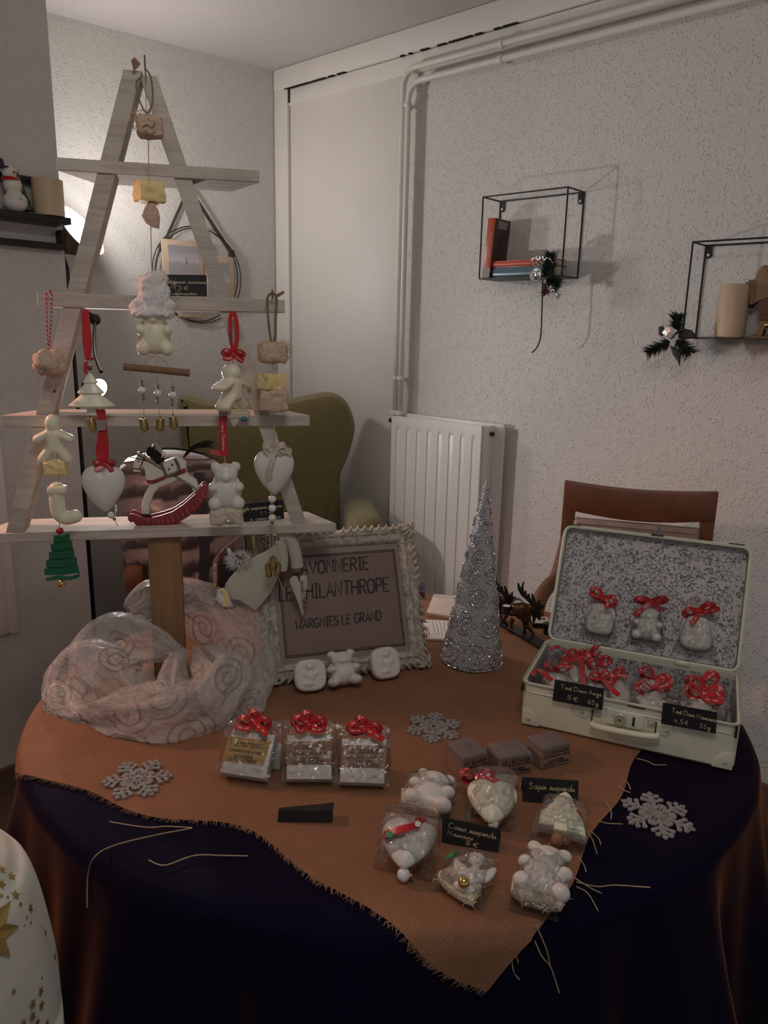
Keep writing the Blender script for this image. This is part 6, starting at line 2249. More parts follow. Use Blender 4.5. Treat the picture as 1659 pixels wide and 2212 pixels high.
# ------------------------------------------------------------------ moose candle holder
m0, m1 = at_z(1072, 1340, TOP + 0.004), at_z(1176, 1400, TOP + 0.004)
yaw = math.degrees(math.atan2(m1.y - m0.y, m1.x - m0.x))
MF = Frame(at_z(1130, 1372, TOP + 0.004), 0)
mo = thing('moose_candle_holder', 'dark metal moose tealight holder standing beside the glitter cone', 'candle holder', MF.M)
dirb = (m1 - m0).normalized()
MB().box(((m0 + m1) / 2 - MF.p) + V((0, 0, 0.0035)) - dirb * 0.02, ((m1 - m0).length + 0.12, 0.034, 0.007), Matrix.Rotation(R(yaw), 3, 'Z')).build('base_bar', 'black_steel', mo, False)
z8 = lambda arr, dy=0.0: MF.pts([(1060 + a / 9.217, 1230 + b / 9.217) for a, b in arr], dy)
headp = [(530, 270), (560, 265), (600, 370), (640, 250), (672, 245), (650, 330), (665, 470), (680, 420), (708, 420), (725, 520), (745, 485), (775, 485), (790, 565), (815, 600), (805, 480), (835, 480), (880, 570), (910, 680), (930, 620), (945, 615), (950, 660), (970, 600), (990, 605), (985, 700), (1050, 710), (1060, 740), (1020, 790), (960, 820), (950, 850), (990, 940), (990, 1000), (960, 1015), (920, 960), (895, 970), (880, 1040), (850, 1080), (835, 1040), (830, 960), (800, 700), (700, 600), (600, 510), (540, 400)]
bodyp = z8([(610, 830)])[0]
for dx, dy, sfx in ((0.0, 0.0, 0), (-0.060, 0.055, 1)):
    o_ = V((dx, dy, 0.0))
    mbd = MB().ell(z8([(630, 830)])[0], (0.021, 0.015, 0.024)).ell(z8([(700, 960)])[0], (0.014, 0.012, 0.017)).ell(z8([(430, 860)])[0], (0.016, 0.011, 0.009)).ell(z8([(520, 800)])[0], (0.016, 0.013, 0.018)).ell(z8([(790, 780)])[0], (0.010, 0.009, 0.014))
    obj('moose_body', remeshed('moose_body', mbd, 0.002, 'dark_bronze', 4), mo, Matrix.Translation(o_))
    MB().slab([q + o_ for q in z8(headp, -0.004)], -0.006 + dy, -0.003 + dy, 0.0004).build('moose_head', 'black_steel', mo)
    for arr, yy in (([(700, 1080), (760, 1150), (830, 1230), (840, 1370)], -0.010), ([(700, 1060), (690, 1180), (690, 1290)], 0.010), ([(420, 950), (400, 1050), (395, 1120), (425, 1170)], -0.010), ([(330, 930), (270, 1010), (240, 1070), (235, 1130)], 0.010)):
        MB().tube(catmull([V((q.x, yy, max(q.z, 0.007))) + o_ for q in z8(arr)], 4), [0.0062 - 0.0003 * k for k in range((len(arr) - 1) * 4 + 1)], 8).build('moose_leg', 'dark_bronze', mo)
    c_ = z8([(310, 790)])[0] + o_
    MB().lathe([(0.011, -0.012), (0.0125, 0.010), (0.0115, 0.010), (0.010, 0.002)], 18, c_).build('tealight_cup', 'black_steel', mo)
    MB().lathe([(0.0, 0.002), (0.0112, 0.0022), (0.0112, 0.0085), (0.0, 0.0085)], 18, c_).build('tealight', 'tea_wax', mo)
    MB().strip(catmull([q + o_ for q in z8([(430, 690), (470, 610), (540, 590), (620, 620), (640, 650)])], 4), V((0, 0.012, 0))).build('tail_strap', 'black_steel', mo)
# white tray and small black cup behind the moose
tp_ = at_z(1168, 1352, TOP + 0.004)
ty = thing('white_tray', 'small white printed tray lying behind the moose', 'tray', (tp_.x, tp_.y, TOP + 0.004))
MB().rbox((0, 0.01, 0.006), (0.05, 0.05, 0.012), 0.002).build('tray_body', 'black_plastic', ty)
t2 = MB().box((0, 0.01, 0.0125), (0.046, 0.046, 0.001)).build('tray_card', 'paper_white', ty, False)
MB().box((0.006, 0.018, 0.0132), (0.018, 0.014, 0.0006)).build('print_block', 'bead_plum', t2, False)
bp_ = at_z(1183, 1368, TOP + 0.004)
cu = thing('black_pot', 'small black pot between the moose and the suitcase', 'pot', (bp_.x, bp_.y, TOP + 0.004))
MB().lathe([(0.012, 0), (0.013, 0.024), (0.0115, 0.024), (0.0105, 0.004)], 16).build('pot_body', 'black_plastic', cu)
MB().lathe([(0.0138, 0.024), (0.0138, 0.028), (0.001, 0.029)], 16).build('pot_lid', 'black_plastic', cu)

# beige device, stacked cards, small printed stand
dv = [at_z(*q, TOP + 0.005) for q in ((921, 1330), (990, 1341), (1000, 1296), (936, 1290))]
dt = thing('card_device', 'flat beige device with silver edge lying behind the glitter cone', 'device', (dv[0].x, dv[0].y, TOP + 0.004))
q_ = [V((p_.x - dv[0].x, 0, p_.y - dv[0].y)) for p_ in dv]
RX = Matrix.Rotation(R(90), 4, 'X')
flat = Matrix(((1, 0, 0, 0), (0, 0, 1, 0), (0, -1, 0, 0), (0, 0, 0, 1)))   # slab x,z -> table x,y; slab -y -> up
MB().slab(q_, -0.012, 0.0, 0.002).build('casing', 'phone_beige', dt, True, flat)
MB().slab([V((p_.x * 1.01 - 0.0006, 0, p_.z * 1.01 - 0.0006)) for p_ in q_], -0.0075, -0.0035, 0.0005).build('silver_edge', 'chrome', dt, True, flat)
m = MB()
for t_ in (0.25, 0.5, 0.75):
    p_ = q_[0].lerp(q_[1], t_) + V((0.002, 0, 0.012))
    m.ell((p_.x, -0.0124, p_.z), (0.0035 if t_ == 0.5 else 0.0022, 0.0004, 0.0012), 8, 4)
m.build('keys', 'book_grey', dt, True, flat)
cv = [at_z(*q, TOP + 0.005) for q in ((917, 1383), (990, 1387), (985, 1346), (905, 1342))]
for k in range(3):
    q_ = [V((p_.x - cv[0].x + 0.001 * k, 0, p_.y - cv[0].y + 0.0008 * k)) for p_ in cv]
    cc = thing('loyalty_card', ('white ruled loyalty card on top of the stack beside the sign', 'white loyalty card in the middle of the small stack', 'white loyalty card at the bottom of the small stack')[k], 'card', (cv[0].x, cv[0].y, TOP + 0.0045 + 0.0022 * (2 - k)), 'stacked loyalty cards')
    cb2 = MB().slab(q_, -0.0019, 0.0, 0).build('card_sheet', 'paper_white', cc, False, flat)
    if k == 0:
        m = MB()
        for j in range(6):
            t_ = 0.35 + j * 0.1
            a = q_[0].lerp(q_[1], t_).lerp(q_[3].lerp(q_[2], t_), 0.2)
            b = q_[0].lerp(q_[1], t_).lerp(q_[3].lerp(q_[2], t_), 0.92)
            m.strip([a + V((0, -0.0021, 0)), b + V((0, -0.0021, 0))], (q_[1] - q_[0]).normalized() * 0.0008, 0.0001)
        for j, (w0, w1) in enumerate(((0.1, 0.5), (0.1, 0.6))):
            t_ = 0.10 + j * 0.07
            a = q_[0].lerp(q_[1], t_).lerp(q_[3].lerp(q_[2], t_), w0)
            b = q_[0].lerp(q_[1], t_).lerp(q_[3].lerp(q_[2], t_), w1)
            m.strip([a + V((0, -0.0021, 0)), b + V((0, -0.0021, 0))], (q_[1] - q_[0]).normalized() * 0.0016, 0.0001)
        m.build('ruled_lines', 'ink', cc, False, flat)
        p_ = q_[0].lerp(q_[1], 0.17).lerp(q_[3].lerp(q_[2], 0.17), 0.85)
        MB().ell((p_.x, -0.0021, p_.z), (0.006, 0.0004, 0.004), 10, 4).build('emblem', 'bead_brown', cc, True, flat)
ds = at_z(908, 1291, TOP + 0.004)
DF = Frame(ds, -12, 8)
dd_ = thing('leaflet_holder', 'small clear holder with a blue and white card by the radiator', 'card holder', DF.M)
c = DF.pts([(892, 1291), (920, 1292), (920, 1256), (892, 1252)])
MB().slab(c, -0.003, -0.002, 0).build('clear_front', 'cellophane', dd_, False)
cs = MB().slab([q * 0.94 for q in c], 0.0, 0.001, 0).build('printed_card', 'paper_blue', dd_, False)
a, b = DF.l(897, 1272, -0.0003), DF.l(917, 1274, -0.0003)
lettering(cs, 'CARD', a, b, 0.008, 0.001, 'ink', -0.0004)
c2 = DF.pts([(900, 1290), (917, 1291), (917, 1279), (900, 1278)], -0.0005)
MB().slab(c2, -0.0009, -0.0006, 0).build('dark_print', 'bead_plum', cs, False)

# ------------------------------------------------------------------ the open suitcase
s0, s1 = at_z(1122, 1563, TOP + 0.004), at_z(1586, 1668, TOP + 0.004)
SYAW = math.degrees(math.atan2(s1.y - s0.y, s1.x - s0.x))
SF = Frame(s0, SYAW)
CW, CD, CH, CT = (s1 - s0).length, 0.235, 0.090, 0.005
suit = thing('suitcase', 'open vintage cream suitcase with flowered lining full of soaps', 'suitcase', SF.M)


def rrect(x0, y0, x1, y1, r, n=5):
    out = []
    for cx_, cy_, a0 in ((x1 - r, y1 - r, 0), (x0 + r, y1 - r, 90), (x0 + r, y0 + r, 180), (x1 - r, y0 + r, 270)):
        for k in range(n + 1):
            a = R(a0 + 90 * k / n)
            out.append((cx_ + r * math.cos(a), cy_ + r * math.sin(a)))
    return out


def tray(w_, d_, h, r, t_, bev=0.006):
    """open tray: outer wall, rim and inner wall, floor"""
    o = rrect(0, 0, w_, d_, r)
    o2 = rrect(bev, bev, w_ - bev, d_ - bev, max(0.002, r - bev))
    i_ = rrect(t_, t_, w_ - t_, d_ - t_, max(0.002, r - t_))
    n_ = len(o)
    vs = [V((*p_, 0)) for p_ in o2] + [V((*p_, bev)) for p_ in o] + [V((*p_, h)) for p_ in o] + [V((*p_, h)) for p_ in i_] + [V((*p_, t_)) for p_ in i_]
    fs = [tuple(range(n_ - 1, -1, -1)), tuple(range(4 * n_, 5 * n_))]
    for k in range(4):
        for i in range(n_):
            j = (i + 1) % n_
            fs.append((k * n_ + i, k * n_ + j, (k + 1) * n_ + j, (k + 1) * n_ + i))
    return MB().add(vs, fs)


tray(CW, CD, CH, 0.018, CT).build('case_body', 'suitcase_paint', suit)
i_ = rrect(CT + 0.0008, CT + 0.0008, CW - CT - 0.0008, CD - CT - 0.0008, 0.012)
m = MB()
n_ = len(i_)
m.add([V((*p_, CT + 0.001)) for p_ in i_] + [V((*p_, CH - 0.012)) for p_ in i_], [tuple(range(n_))] + [(i, (i + 1) % n_, n_ + (i + 1) % n_, n_ + i) for i in range(n_)])
m.build('case_lining', 'sprig_lining', suit)
m = MB()
rim = rrect(-0.0008, -0.0008, CW + 0.0008, CD + 0.0008, 0.0188)
m.tube([V((*p_, CH - 0.001)) for p_ in rim], 0.0026, 6, closed=True)
m.build('rim_strip', 'suitcase_metal', suit)
# bottom ridge on the front and lid edge line
MB().tube([(0.015, -0.0005, CH - 0.018), (CW - 0.015, -0.0005, CH - 0.018)], 0.0015, 6).build('front_bead', 'suitcase_paint', suit)
# corner protectors with rivets
for x0, sgn in ((0.0, 1), (CW, -1)):
    out = [(0, 0), (0.034, 0)] + [(0.034 * math.cos(a), 0.034 * math.sin(a)) for a in [R(15 * k) for k in range(1, 6)]] + [(0, 0.034)]
    o_ = MB().slab([V((x0 + sgn * (a + 0.004), 0, b + 0.003)) for a, b in out], -0.0022, 0.001, 0.0008).build('corner_cap', 'suitcase_paint', suit)
    MB().ell((x0 + sgn * 0.017, -0.0026, 0.015), (0.0035, 0.0016, 0.0035), 10, 6).build('rivet', 'suitcase_metal', o_)
# handle with two mounts
FSL = lambda px, py, dy=-0.002: SF.l(px, py, dy)
h0, h1 = FSL(1275, 1565, -0.012), FSL(1424, 1593, -0.012)
hd = MB().tube(catmull([h0 + V((0.004, 0.004, 0.004)), h0 + V((0.010, -0.002, 0)), (h0 + h1) / 2 + V((0, -0.004, -0.001)), h1 + V((-0.010, -0.002, 0)), h1 + V((-0.002, 0.004, 0.004))], 5), [0.0045] * 3 + [0.0062] * 15 + [0.0045] * 3, 10).build('handle', 'suitcase_paint', suit)
for px, py, sgn in ((1262, 1538, -1), (1436, 1577, 1)):
    c = FSL(px, py, 0)
    out = [(-0.016, 0.012), (0.012, 0.012), (0.012, -0.004), (0.002, -0.012), (-0.012, -0.010), (-0.022, 0.002)]
    MB().slab([V((c.x - sgn * a * -1, 0, c.z + b)) if sgn > 0 else V((c.x + a, 0, c.z + b)) for a, b in out], -0.002, 0.001, 0.0006).build('handle_mount', 'suitcase_paint', suit)
    MB().ell((c.x - sgn * -0.004, -0.0022, c.z), (0.0045, 0.0015, 0.0045), 12, 6).build('rivet', 'suitcase_metal', suit)
for px, py in ((1280, 1541), (1417, 1568)):
    c = FSL(px, py, 0)
    MB().tube([(c.x, -0.001, c.z + 0.008), (c.x, -0.005, c.z), (c.x, -0.008, c.z - 0.012)], 0.0014, 6).build('handle_wire', 'valve_dark', suit)
# lock
ck = FSL(1340, 1550, 0)
lk = MB().rbox((ck.x + 0.008, -0.0015, ck.z - 0.001), (0.066, 0.004, 0.030), 0.0012).build('lock_plate', 'suitcase_paint', suit)
ln_ = MB().lathe([(0.0115, 0.0), (0.0115, 0.005), (0.009, 0.007), (0.008, 0.0045), (0.004, 0.0045), (0.004, 0.007), (0.0015, 0.0075)], 22, (ck.x, -0.003, ck.z), Matrix.Rotation(math.pi / 2, 3, 'X')).build('lock_button', 'suitcase_metal', lk)
MB().lathe([(0.002, 0), (0.002, 0.001)], 10, (ck.x, -0.0106, ck.z), Matrix.Rotation(math.pi / 2, 3, 'X')).build('keyhole', 'ink', ln_)
MB().box((ck.x + 0.024, -0.0040, ck.z - 0.001), (0.004, 0.0012, 0.018)).build('hasp_slot', 'ink', lk, False)
for px, py in ((1291, 1540), (1407, 1562)):
    c = FSL(px, py, 0)
    MB().rbox((c.x, -0.001, c.z), (0.013, 0.003, 0.014), 0.001).build('clip_plate', 'suitcase_metal', suit)
    MB().ell((c.x, -0.0028, c.z), (0.0035, 0.0012, 0.0035), 10, 6).build('rivet', 'suitcase_metal', suit)
MB().box((CW * 0.55, -0.0015, CH - 0.003), (0.03, 0.003, 0.003)).build('paint_chip', 'ink', suit, False)
MB().box((CW - 0.006, 0.0, CH - 0.012), (0.004, 0.006, 0.022)).build('side_latch', 'valve_dark', suit, False)
MB().box((0.0, 0.006, CH - 0.014), (0.004, 0.012, 0.014)).build('side_latch', 'valve_dark', suit, False)
# lid
LEAN = 26
LH = 0.262
LD = 0.030
LM = Matrix.Translation((0, CD - 0.002, CH + 0.001)) @ Matrix.Rotation(R(-LEAN), 4, 'X')
lidm = tray(CW, LH, LD, 0.018, CT)
# stand the tray up: x stays, tray y -> up, tray floor goes to the back
stand = Matrix(((1, 0, 0, 0), (0, 0, -1, LD), (0, 1, 0, 0), (0, 0, 0, 1)))
lid = lidm.build('lid', 'suitcase_paint', suit, True, LM @ stand)
m = MB()
i_ = rrect(CT + 0.001, CT + 0.001, CW - CT - 0.001, LH - CT - 0.001, 0.012)
n_ = len(i_)
m.add([V((p_[0], LD - CT - 0.001, p_[1])) for p_ in i_] + [V((p_[0], 0.001, p_[1])) for p_ in i_], [tuple(range(n_))] + [(i, (i + 1) % n_, n_ + (i + 1) % n_, n_ + i) for i in range(n_)])
m.build('lid_lining', 'sprig_lining', suit, True, LM)
m = MB().tube([V((p_[0], 0.0, p_[1])) for p_ in rrect(0.001, 0.001, CW - 0.001, LH - 0.001, 0.018)], 0.0026, 6, closed=True)
m.build('lid_rim', 'suitcase_paint', suit, True, LM)
m = MB().rbox((CW * 0.515, 0.0, LH + 0.001), (0.026, 0.010, 0.005), 0.001)
m.box((CW * 0.515, -0.001, LH + 0.007), (0.014, 0.005, 0.010))
m.tube([(CW * 0.52, -0.001, LH + 0.01), (CW * 0.52, -0.003, LH + 0.018)], 0.0015, 6)
m.build('lid_hasp', 'valve_dark', suit, True, LM)
for x in (0.02, CW - 0.03):
    MB().rbox((x, 0.004, LH + 0.0012), (0.03, 0.014, 0.003), 0.001).build('edge_clip', 'valve_dark', suit, True, LM)
for x in (0.10, 0.28):
    MB().rbox((x, 0, -0.002), (0.03, 0.006, 0.010), 0.001).build('hinge', 'suitcase_metal', suit, True, LM)
class LidFrame(Frame):
    def __init__(s, M):
        s.M = M
        s.p = M.translation
        s.I = M.inverted()


def sub(M, loc, rx=0.0, rz=0.0, ry=0.0):
    return LidFrame(M @ Matrix.Translation(V(loc)) @ Matrix.Rotation(R(rz), 4, 'Z') @ Matrix.Rotation(R(rx), 4, 'X') @ Matrix.Rotation(R(ry), 4, 'Y'))


def wrapped(F_, label, me, sname, w_, h, group, seed, bagw=1.35, bagh=1.45, bowz=1.12, thick=0.022, bw=0.05, gather=True, wd=0.009, name='wrapped_soap'):
    """a soap in a clear bag tied with a red bow; local x across, z up"""
    r_ = thing(name, label, 'wrapped soap', F_.M, group)
    bx = [q.co.x for q in me.vertices]
    fx = w_ / (max(bx) - min(bx))
    obj(sname, me, r_, Matrix.Translation((0, -0.010, 0.003)) @ Matrix.Diagonal((fx, fx, h, 1)))
    W2 = w_ * bagw / 2
    zt = h * bowz
    cello(r_, [(-W2, 0, -0.004), (W2, 0, -0.004), (W2 * (0.5 if gather else 1.0), 0, zt), (-W2 * (0.5 if gather else 1.0), 0, zt)], thick + 0.004, seed, back=0.006)
    if gather:
        rnd_ = random.Random(seed)
        m_ = MB()

        def tuft(u, v):
            a = math.pi * u
            rr_ = W2 * (0.16 + 0.75 * v)
            return V((-rr_ * math.cos(a), -rr_ * math.sin(a) * 0.35 + 0.004 * math.sin(u * 21 + seed) * v, zt + v * (bagh - bowz) * h * (1 + 0.25 * math.sin(u * 13 + seed))))
        m_.grid(tuft, 24, 8)
        m_.build('bag_tuft', 'cellophane', r_, 'all')
    rq = random.Random(seed * 7 + 1)
    bow(r_, (0, -thick * 0.55 - 0.004, zt), bw, seed=seed, wd=wd, M=Matrix.Rotation(rq.uniform(-0.5, 0.5), 4, 'Y') @ Matrix.Rotation(rq.uniform(-0.5, 0.5), 4, 'X'))
    return r_


# three wrapped soaps propped in the lid
LW = SF.M @ LM
LF_ = LidFrame(LW)
G1 = 'wrapped soaps propped in the suitcase lid'
for lab, me, nm, x0, y0, x1, y1, sd, bw_ in (('wrapped oval angel soap propped in the lid nearer the moose holder', ANGEL, 'angel_soap', 1259, 1306, 1324, 1374, 3, 0.055), ('wrapped white bear soap propped in the middle of the lid', BEAR, 'bear_soap', 1362, 1312, 1428, 1388, 5, 0.062), ('wrapped oval angel soap propped in the lid farther from the moose', ANGEL, 'angel_soap', 1463, 1334, 1536, 1408, 8, 0.06)):
    a, b = LF_.l((x0 + x1) / 2, y1, 0.012), LF_.l((x0 + x1) / 2, y0, 0.012)
    w_ = LF_.l(x1, y1, 0.012).x - LF_.l(x0, y1, 0.012).x
    F_ = sub(LW, (a.x, 0.012, max(a.z, 0.002)), 0)
    wrapped(F_, lab, me, nm, w_, b.z - a.z, G1, sd, bw=bw_, bowz=1.18, bagh=1.5)

# wrapped soaps lying in the case: angels on the left side, bears on the right side
k_ = 0
G2 = 'wrapped angel soaps lying in the suitcase'
G3 = 'wrapped bear soaps lying in the suitcase'
spots = [(0.060, 0.045, 0.040, 12, 'A'), (0.125, 0.035, 0.042, -14, 'A'), (0.070, 0.115, 0.044, -8, 'A'), (0.140, 0.105, 0.046, 16, 'A'), (0.185, 0.060, 0.044, 30, 'A'), (0.100, 0.165, 0.030, 5, 'A'),
         (0.235, 0.030, 0.046, -2, 'B'), (0.235, 0.105, 0.034, 3, 'B'), (0.325, 0.018, 0.050, 3, 'B'), (0.325, 0.066, 0.046, -2, 'B'), (0.325, 0.114, 0.040, 2, 'B')]
names_a = ['wrapped angel soap in the suitcase corner next to the grey cubes', 'wrapped angel soap behind the five euro card in the suitcase', 'wrapped angel soap along the suitcase wall facing the moose', 'wrapped angel soap in the thick of the angel pile', 'wrapped angel soap tilted against the bear soaps', 'wrapped angel soap under the lid hinge in the suitcase']
names_b = ['wrapped bear soap lying behind the suitcase lock', 'wrapped bear soap under the lid beside the angel pile', 'wrapped bear soap behind the 4,5 euro card in the suitcase', 'wrapped bear soap in the middle of the row of three', 'wrapped bear soap at the lid end of the row of three']
ia = ib = 0
for x, y, z, rot, kd in spots:
    rnd = random.Random(int(x * 997 + y * 131))
    if kd == 'A':
        F_ = sub(SF.M, (x, y, z), -rnd.uniform(62, 74), rot)
        wrapped(F_, names_a[ia], ANGEL, 'angel_soap', 0.056, 0.062, G2, 20 + ia, bowz=1.15, bagh=1.6, bw=0.046, wd=0.008)
        ia += 1
    else:
        F_ = sub(SF.M, (x, y, z), -rnd.uniform(64, 70), rot)
        wrapped(F_, names_b[ib], BEAR, 'bear_soap', 0.058, 0.070, G3, 40 + ib, bagw=1.5, bowz=0.98, gather=False, bw=0.060, wd=0.010)
        ib += 1

for lab, pts, wd_ in (('loose red ribbon folded over the angel soap pile', [(1213, 1424), (1235, 1426), (1254, 1428), (1258, 1455), (1262, 1482)], 0.011), ('loose red ribbon curling at the suitcase corner by the cubes', [(1148, 1458), (1160, 1448), (1172, 1452), (1192, 1470)], 0.010),
                    ('loose red ribbon crossing in the middle of the suitcase', [(1285, 1466), (1302, 1468), (1318, 1486), (1338, 1502)], 0.010), ('loose red ribbon rising near the suitcase lid hinge', [(1190, 1404), (1205, 1397), (1222, 1408), (1250, 1425)], 0.008)):
    P_ = [at_z(*q, TOP + 0.004 + CH * (0.98 if i % 2 else 1.06)) for i, q in enumerate(pts)]
    b0 = P_[0].copy()
    rr_ = thing('loose_ribbon', lab, 'ribbon', Matrix.Translation(b0), 'loose ribbons in the suitcase')
    Q_ = catmull([p_ - b0 for p_ in P_], 5)
    ws_ = []
    for i in range(len(Q_)):
        t_ = Q_[min(i + 1, len(Q_) - 1)] - Q_[max(i - 1, 0)]
        ws_.append((t_.cross(V((0, 0.6, -0.8)))).normalized() * wd_)
    MB().strip(Q_, ws_).build('ribbon_band', 'ribbon_red', rr_)

# price cards stood against the suitcase front
for lab, px, lines, nm in (('black price card for the angel soaps hung on the suitcase', [(1193, 1513), (1301, 1534), (1305, 1488), (1199, 1468)], [('Tout Doux Ange', (1211, 1487), (1298, 1504), 9), ('5€', (1225, 1510), (1246, 1515), 9), ('65g', (1270, 1520), (1291, 1524), 9)], 'a'),
                           ('black price card for the bear soaps hung on the suitcase', [(1428, 1563), (1546, 1585), (1550, 1539), (1432, 1518)], [('Tout Doux Nounours', (1451, 1538), (1546, 1560), 10), ('4,5€', (1456, 1560), (1485, 1566), 9), ('55g', (1511, 1571), (1533, 1576), 9)], 'b')):
    F_ = Frame(SF.M @ V((FSL(px[0][0], px[0][1], -0.010).x, -0.0125, FSL(px[0][0], px[0][1], -0.010).z)), SYAW)
    card(lab, F_, px, lines, 'handwritten price cards', 0)

# ------------------------------------------------------------------ three labelled soap bars in clear bags
G4 = 'labelled soap bars in clear bags'
for lab, q4, l4, mat, yaw, sd in (('bagged white soap bar with a golden paper band', [(473, 1668), (572, 1684), (595, 1586), (501, 1576)], [(479, 1643), (567, 1655), (587, 1601), (494, 1590)], 'kraft_paper_golden', -8, 1),
                                  ('bagged white soap bar with a brown band between two others', [(618, 1684), (717, 1684), (716, 1585), (619, 1587)], [(618, 1653), (717, 1652), (717, 1600), (619, 1602)], 'kraft_paper', 0, 2),
                                  ('bagged white soap bar with a brown band beside the black folded card', [(733, 1690), (831, 1694), (836, 1595), (738, 1594)], [(735, 1658), (833, 1660), (836, 1611), (738, 1610)], 'kraft_paper', 1, 4)):
    b_ = at_z((q4[0][0] + q4[1][0]) / 2, (q4[0][1] + q4[1][1]) / 2, TOP + 0.004 + 0.0175)
    F_ = Frame(b_, yaw, 42)
    c = F_.pts(q4)
    zmin_ = min(p_.z for p_ in c)
    r_ = thing('soap_bar', lab, 'soap bar', F_.M, G4)
    T_ = 0.026
    MB().slab(c, 0.0, T_, 0.004).build('soap', 'soap_white', r_)
    lb = F_.pts(l4)
    bd = MB().slab(lb, -0.0008, T_ + 0.0008, 0.0005).build('paper_band', mat, r_, False)
    ex = lambda u, v: lb[0] * (1 - u) * (1 - v) + lb[1] * u * (1 - v) + lb[2] * u * v + lb[3] * (1 - u) * v
    for tx, u0, u1, v, hh, wd_ in (('LE TOUT DOUX', 0.20, 0.82, 0.66, 0.0062, 0.0009), ('SAPONIFICATION A FROID', 0.12, 0.88, 0.42, 0.0036, 0.00055), ('SAVONNERIE', 0.26, 0.72, 0.20, 0.0046, 0.0007), ('LE PHILANTHROPE', 0.16, 0.84, 0.06, 0.0046, 0.0007)):
        lettering(bd, tx, ex(u0, v), ex(u1, v), hh, wd_, 'ink', -0.0012, serif=True)
    cx_ = sum(p_.x for p_ in c) / 4
    cw_ = abs(c[1].x - c[0].x)
    zt = c[2].z
    sk = c[3].x - c[0].x
    cello(r_, [(c[0].x - 0.007, 0, c[0].z - 0.004), (c[1].x + 0.007, 0, c[1].z - 0.004), (c[2].x + 0.010, 0, zt + 0.022), (c[3].x - 0.010, 0, zt + 0.022)], 0.0035, sd, 0.003, back=T_ + 0.004)
    bow(r_, (cx_ + sk * 0.6, -0.006, zt + 0.012), 0.052, seed=sd, wd=0.010)
    bow(r_, (cx_ + sk * 0.6 + 0.006, -0.004, zt + 0.018), 0.042, seed=sd + 9, wd=0.009, M=Matrix.Rotation(0.5, 4, 'Y'))
    # the block it leans on
    bb_ = F_.M @ V((c[1].x - 0.002 if sd == 1 else cx_, T_ + 0.002, zt * 0.60))
    st_ = thing('prop_block', {1: 'pale green soap block propping the golden banded bar', 2: 'pale soap block hidden behind the middle bar', 4: 'pale soap block hidden behind the last bar'}[sd], 'soap', Matrix.Translation((bb_.x, bb_.y + 0.014, TOP + 0.004)) @ Matrix.Rotation(R(yaw), 4, 'Z'), 'blocks propping the bars')
    MB().rbox((0, 0.0, 0.020), (0.030, 0.024, 0.040), 0.003).build('block_body', 'pale_green_soap', st_)

# ------------------------------------------------------------------ three household soap cubes with paper bands
G5 = 'grey household soap cubes with paper bands'
for lab, bf, br, bl, tf in (('grey soap cube with kraft band nearest the clear bagged bear', (996, 1688), (1054, 1673), (965, 1648), (996, 1640)), ('grey soap cube with kraft band between the two other cubes', (1077, 1680), (1150, 1667), (1047, 1645), (1077, 1640)), ('grey soap cube with kraft band set beside the suitcase', (1168, 1663), (1231, 1647), (1130, 1634), (1168, 1620))):
    p0, p1, p2 = at_z(*bf, TOP + 0.004), at_z(*br, TOP + 0.004), at_z(*bl, TOP + 0.004)
    ex_ = (p1 - p0)
    L1_ = ex_.length
    ya_ = math.degrees(math.atan2(ex_.y, ex_.x))
    F_ = Frame(p0, ya_)
    L2_ = min(L1_ * 1.1, max(0.05, (p2 - p0).length))
    H_ = F_.l(*tf).z
    r_ = thing('soap_cube', lab, 'soap cube', F_.M, G5)
    m = MB().rbox((L1_ / 2, L2_ / 2, H_ / 2), (L1_ - 0.002, L2_ - 0.002, H_), 0.003, 2)
    m.build('soap', 'soap_grey', r_)
    bh_ = H_ * 0.80
    o = rrect(0, 0, L1_, L2_, 0.003, 3)
    n_ = len(o)
    m = MB().add([V((*p_, 0.001)) for p_ in o] + [V((*p_, bh_)) for p_ in o] + [V((p_[0] * 0.99 + L1_ * 0.005, p_[1] * 0.99 + L2_ * 0.005, bh_)) for p_ in o] + [V((p_[0] * 0.99 + L1_ * 0.005, p_[1] * 0.99 + L2_ * 0.005, 0.001)) for p_ in o],
                 [(a * n_ + i, a * n_ + (i + 1) % n_, ((a + 1) % 4) * n_ + (i + 1) % n_, ((a + 1) % 4) * n_ + i) for a in range(4) for i in range(n_)])
    bd = m.build('paper_band', 'kraft_paper_grey', r_)
    # knife ripples on top
    m = MB()
    for k in range(6):
        x_ = L1_ * (0.14 + 0.14 * k)
        m.tube(catmull([(x_, L2_ * 0.06, H_), (x_ + 0.004 * math.sin(k), L2_ * 0.5, H_ + 0.0004), (x_, L2_ * 0.94, H_)], 4), 0.0013, 5)
    m.build('cut_ripples', 'soap_grey', r_)
    for tx, u0, u1, v, hh, wd_ in (('LE MENAGER', 0.10, 0.90, 0.66, 0.0056, 0.0008), ('SAPONIFICATION A FROID', 0.06, 0.96, 0.50, 0.0034, 0.0005), ('SAVONNERIE', 0.24, 0.76, 0.26, 0.0042, 0.0006), ('LE PHILANTHROPE', 0.10, 0.92, 0.12, 0.0042, 0.0006)):
        lettering(bd, tx, (L1_ * u0, 0, H_ * v), (L1_ * u1, 0, H_ * v), hh, wd_, 'ink', -0.0005, serif=True)

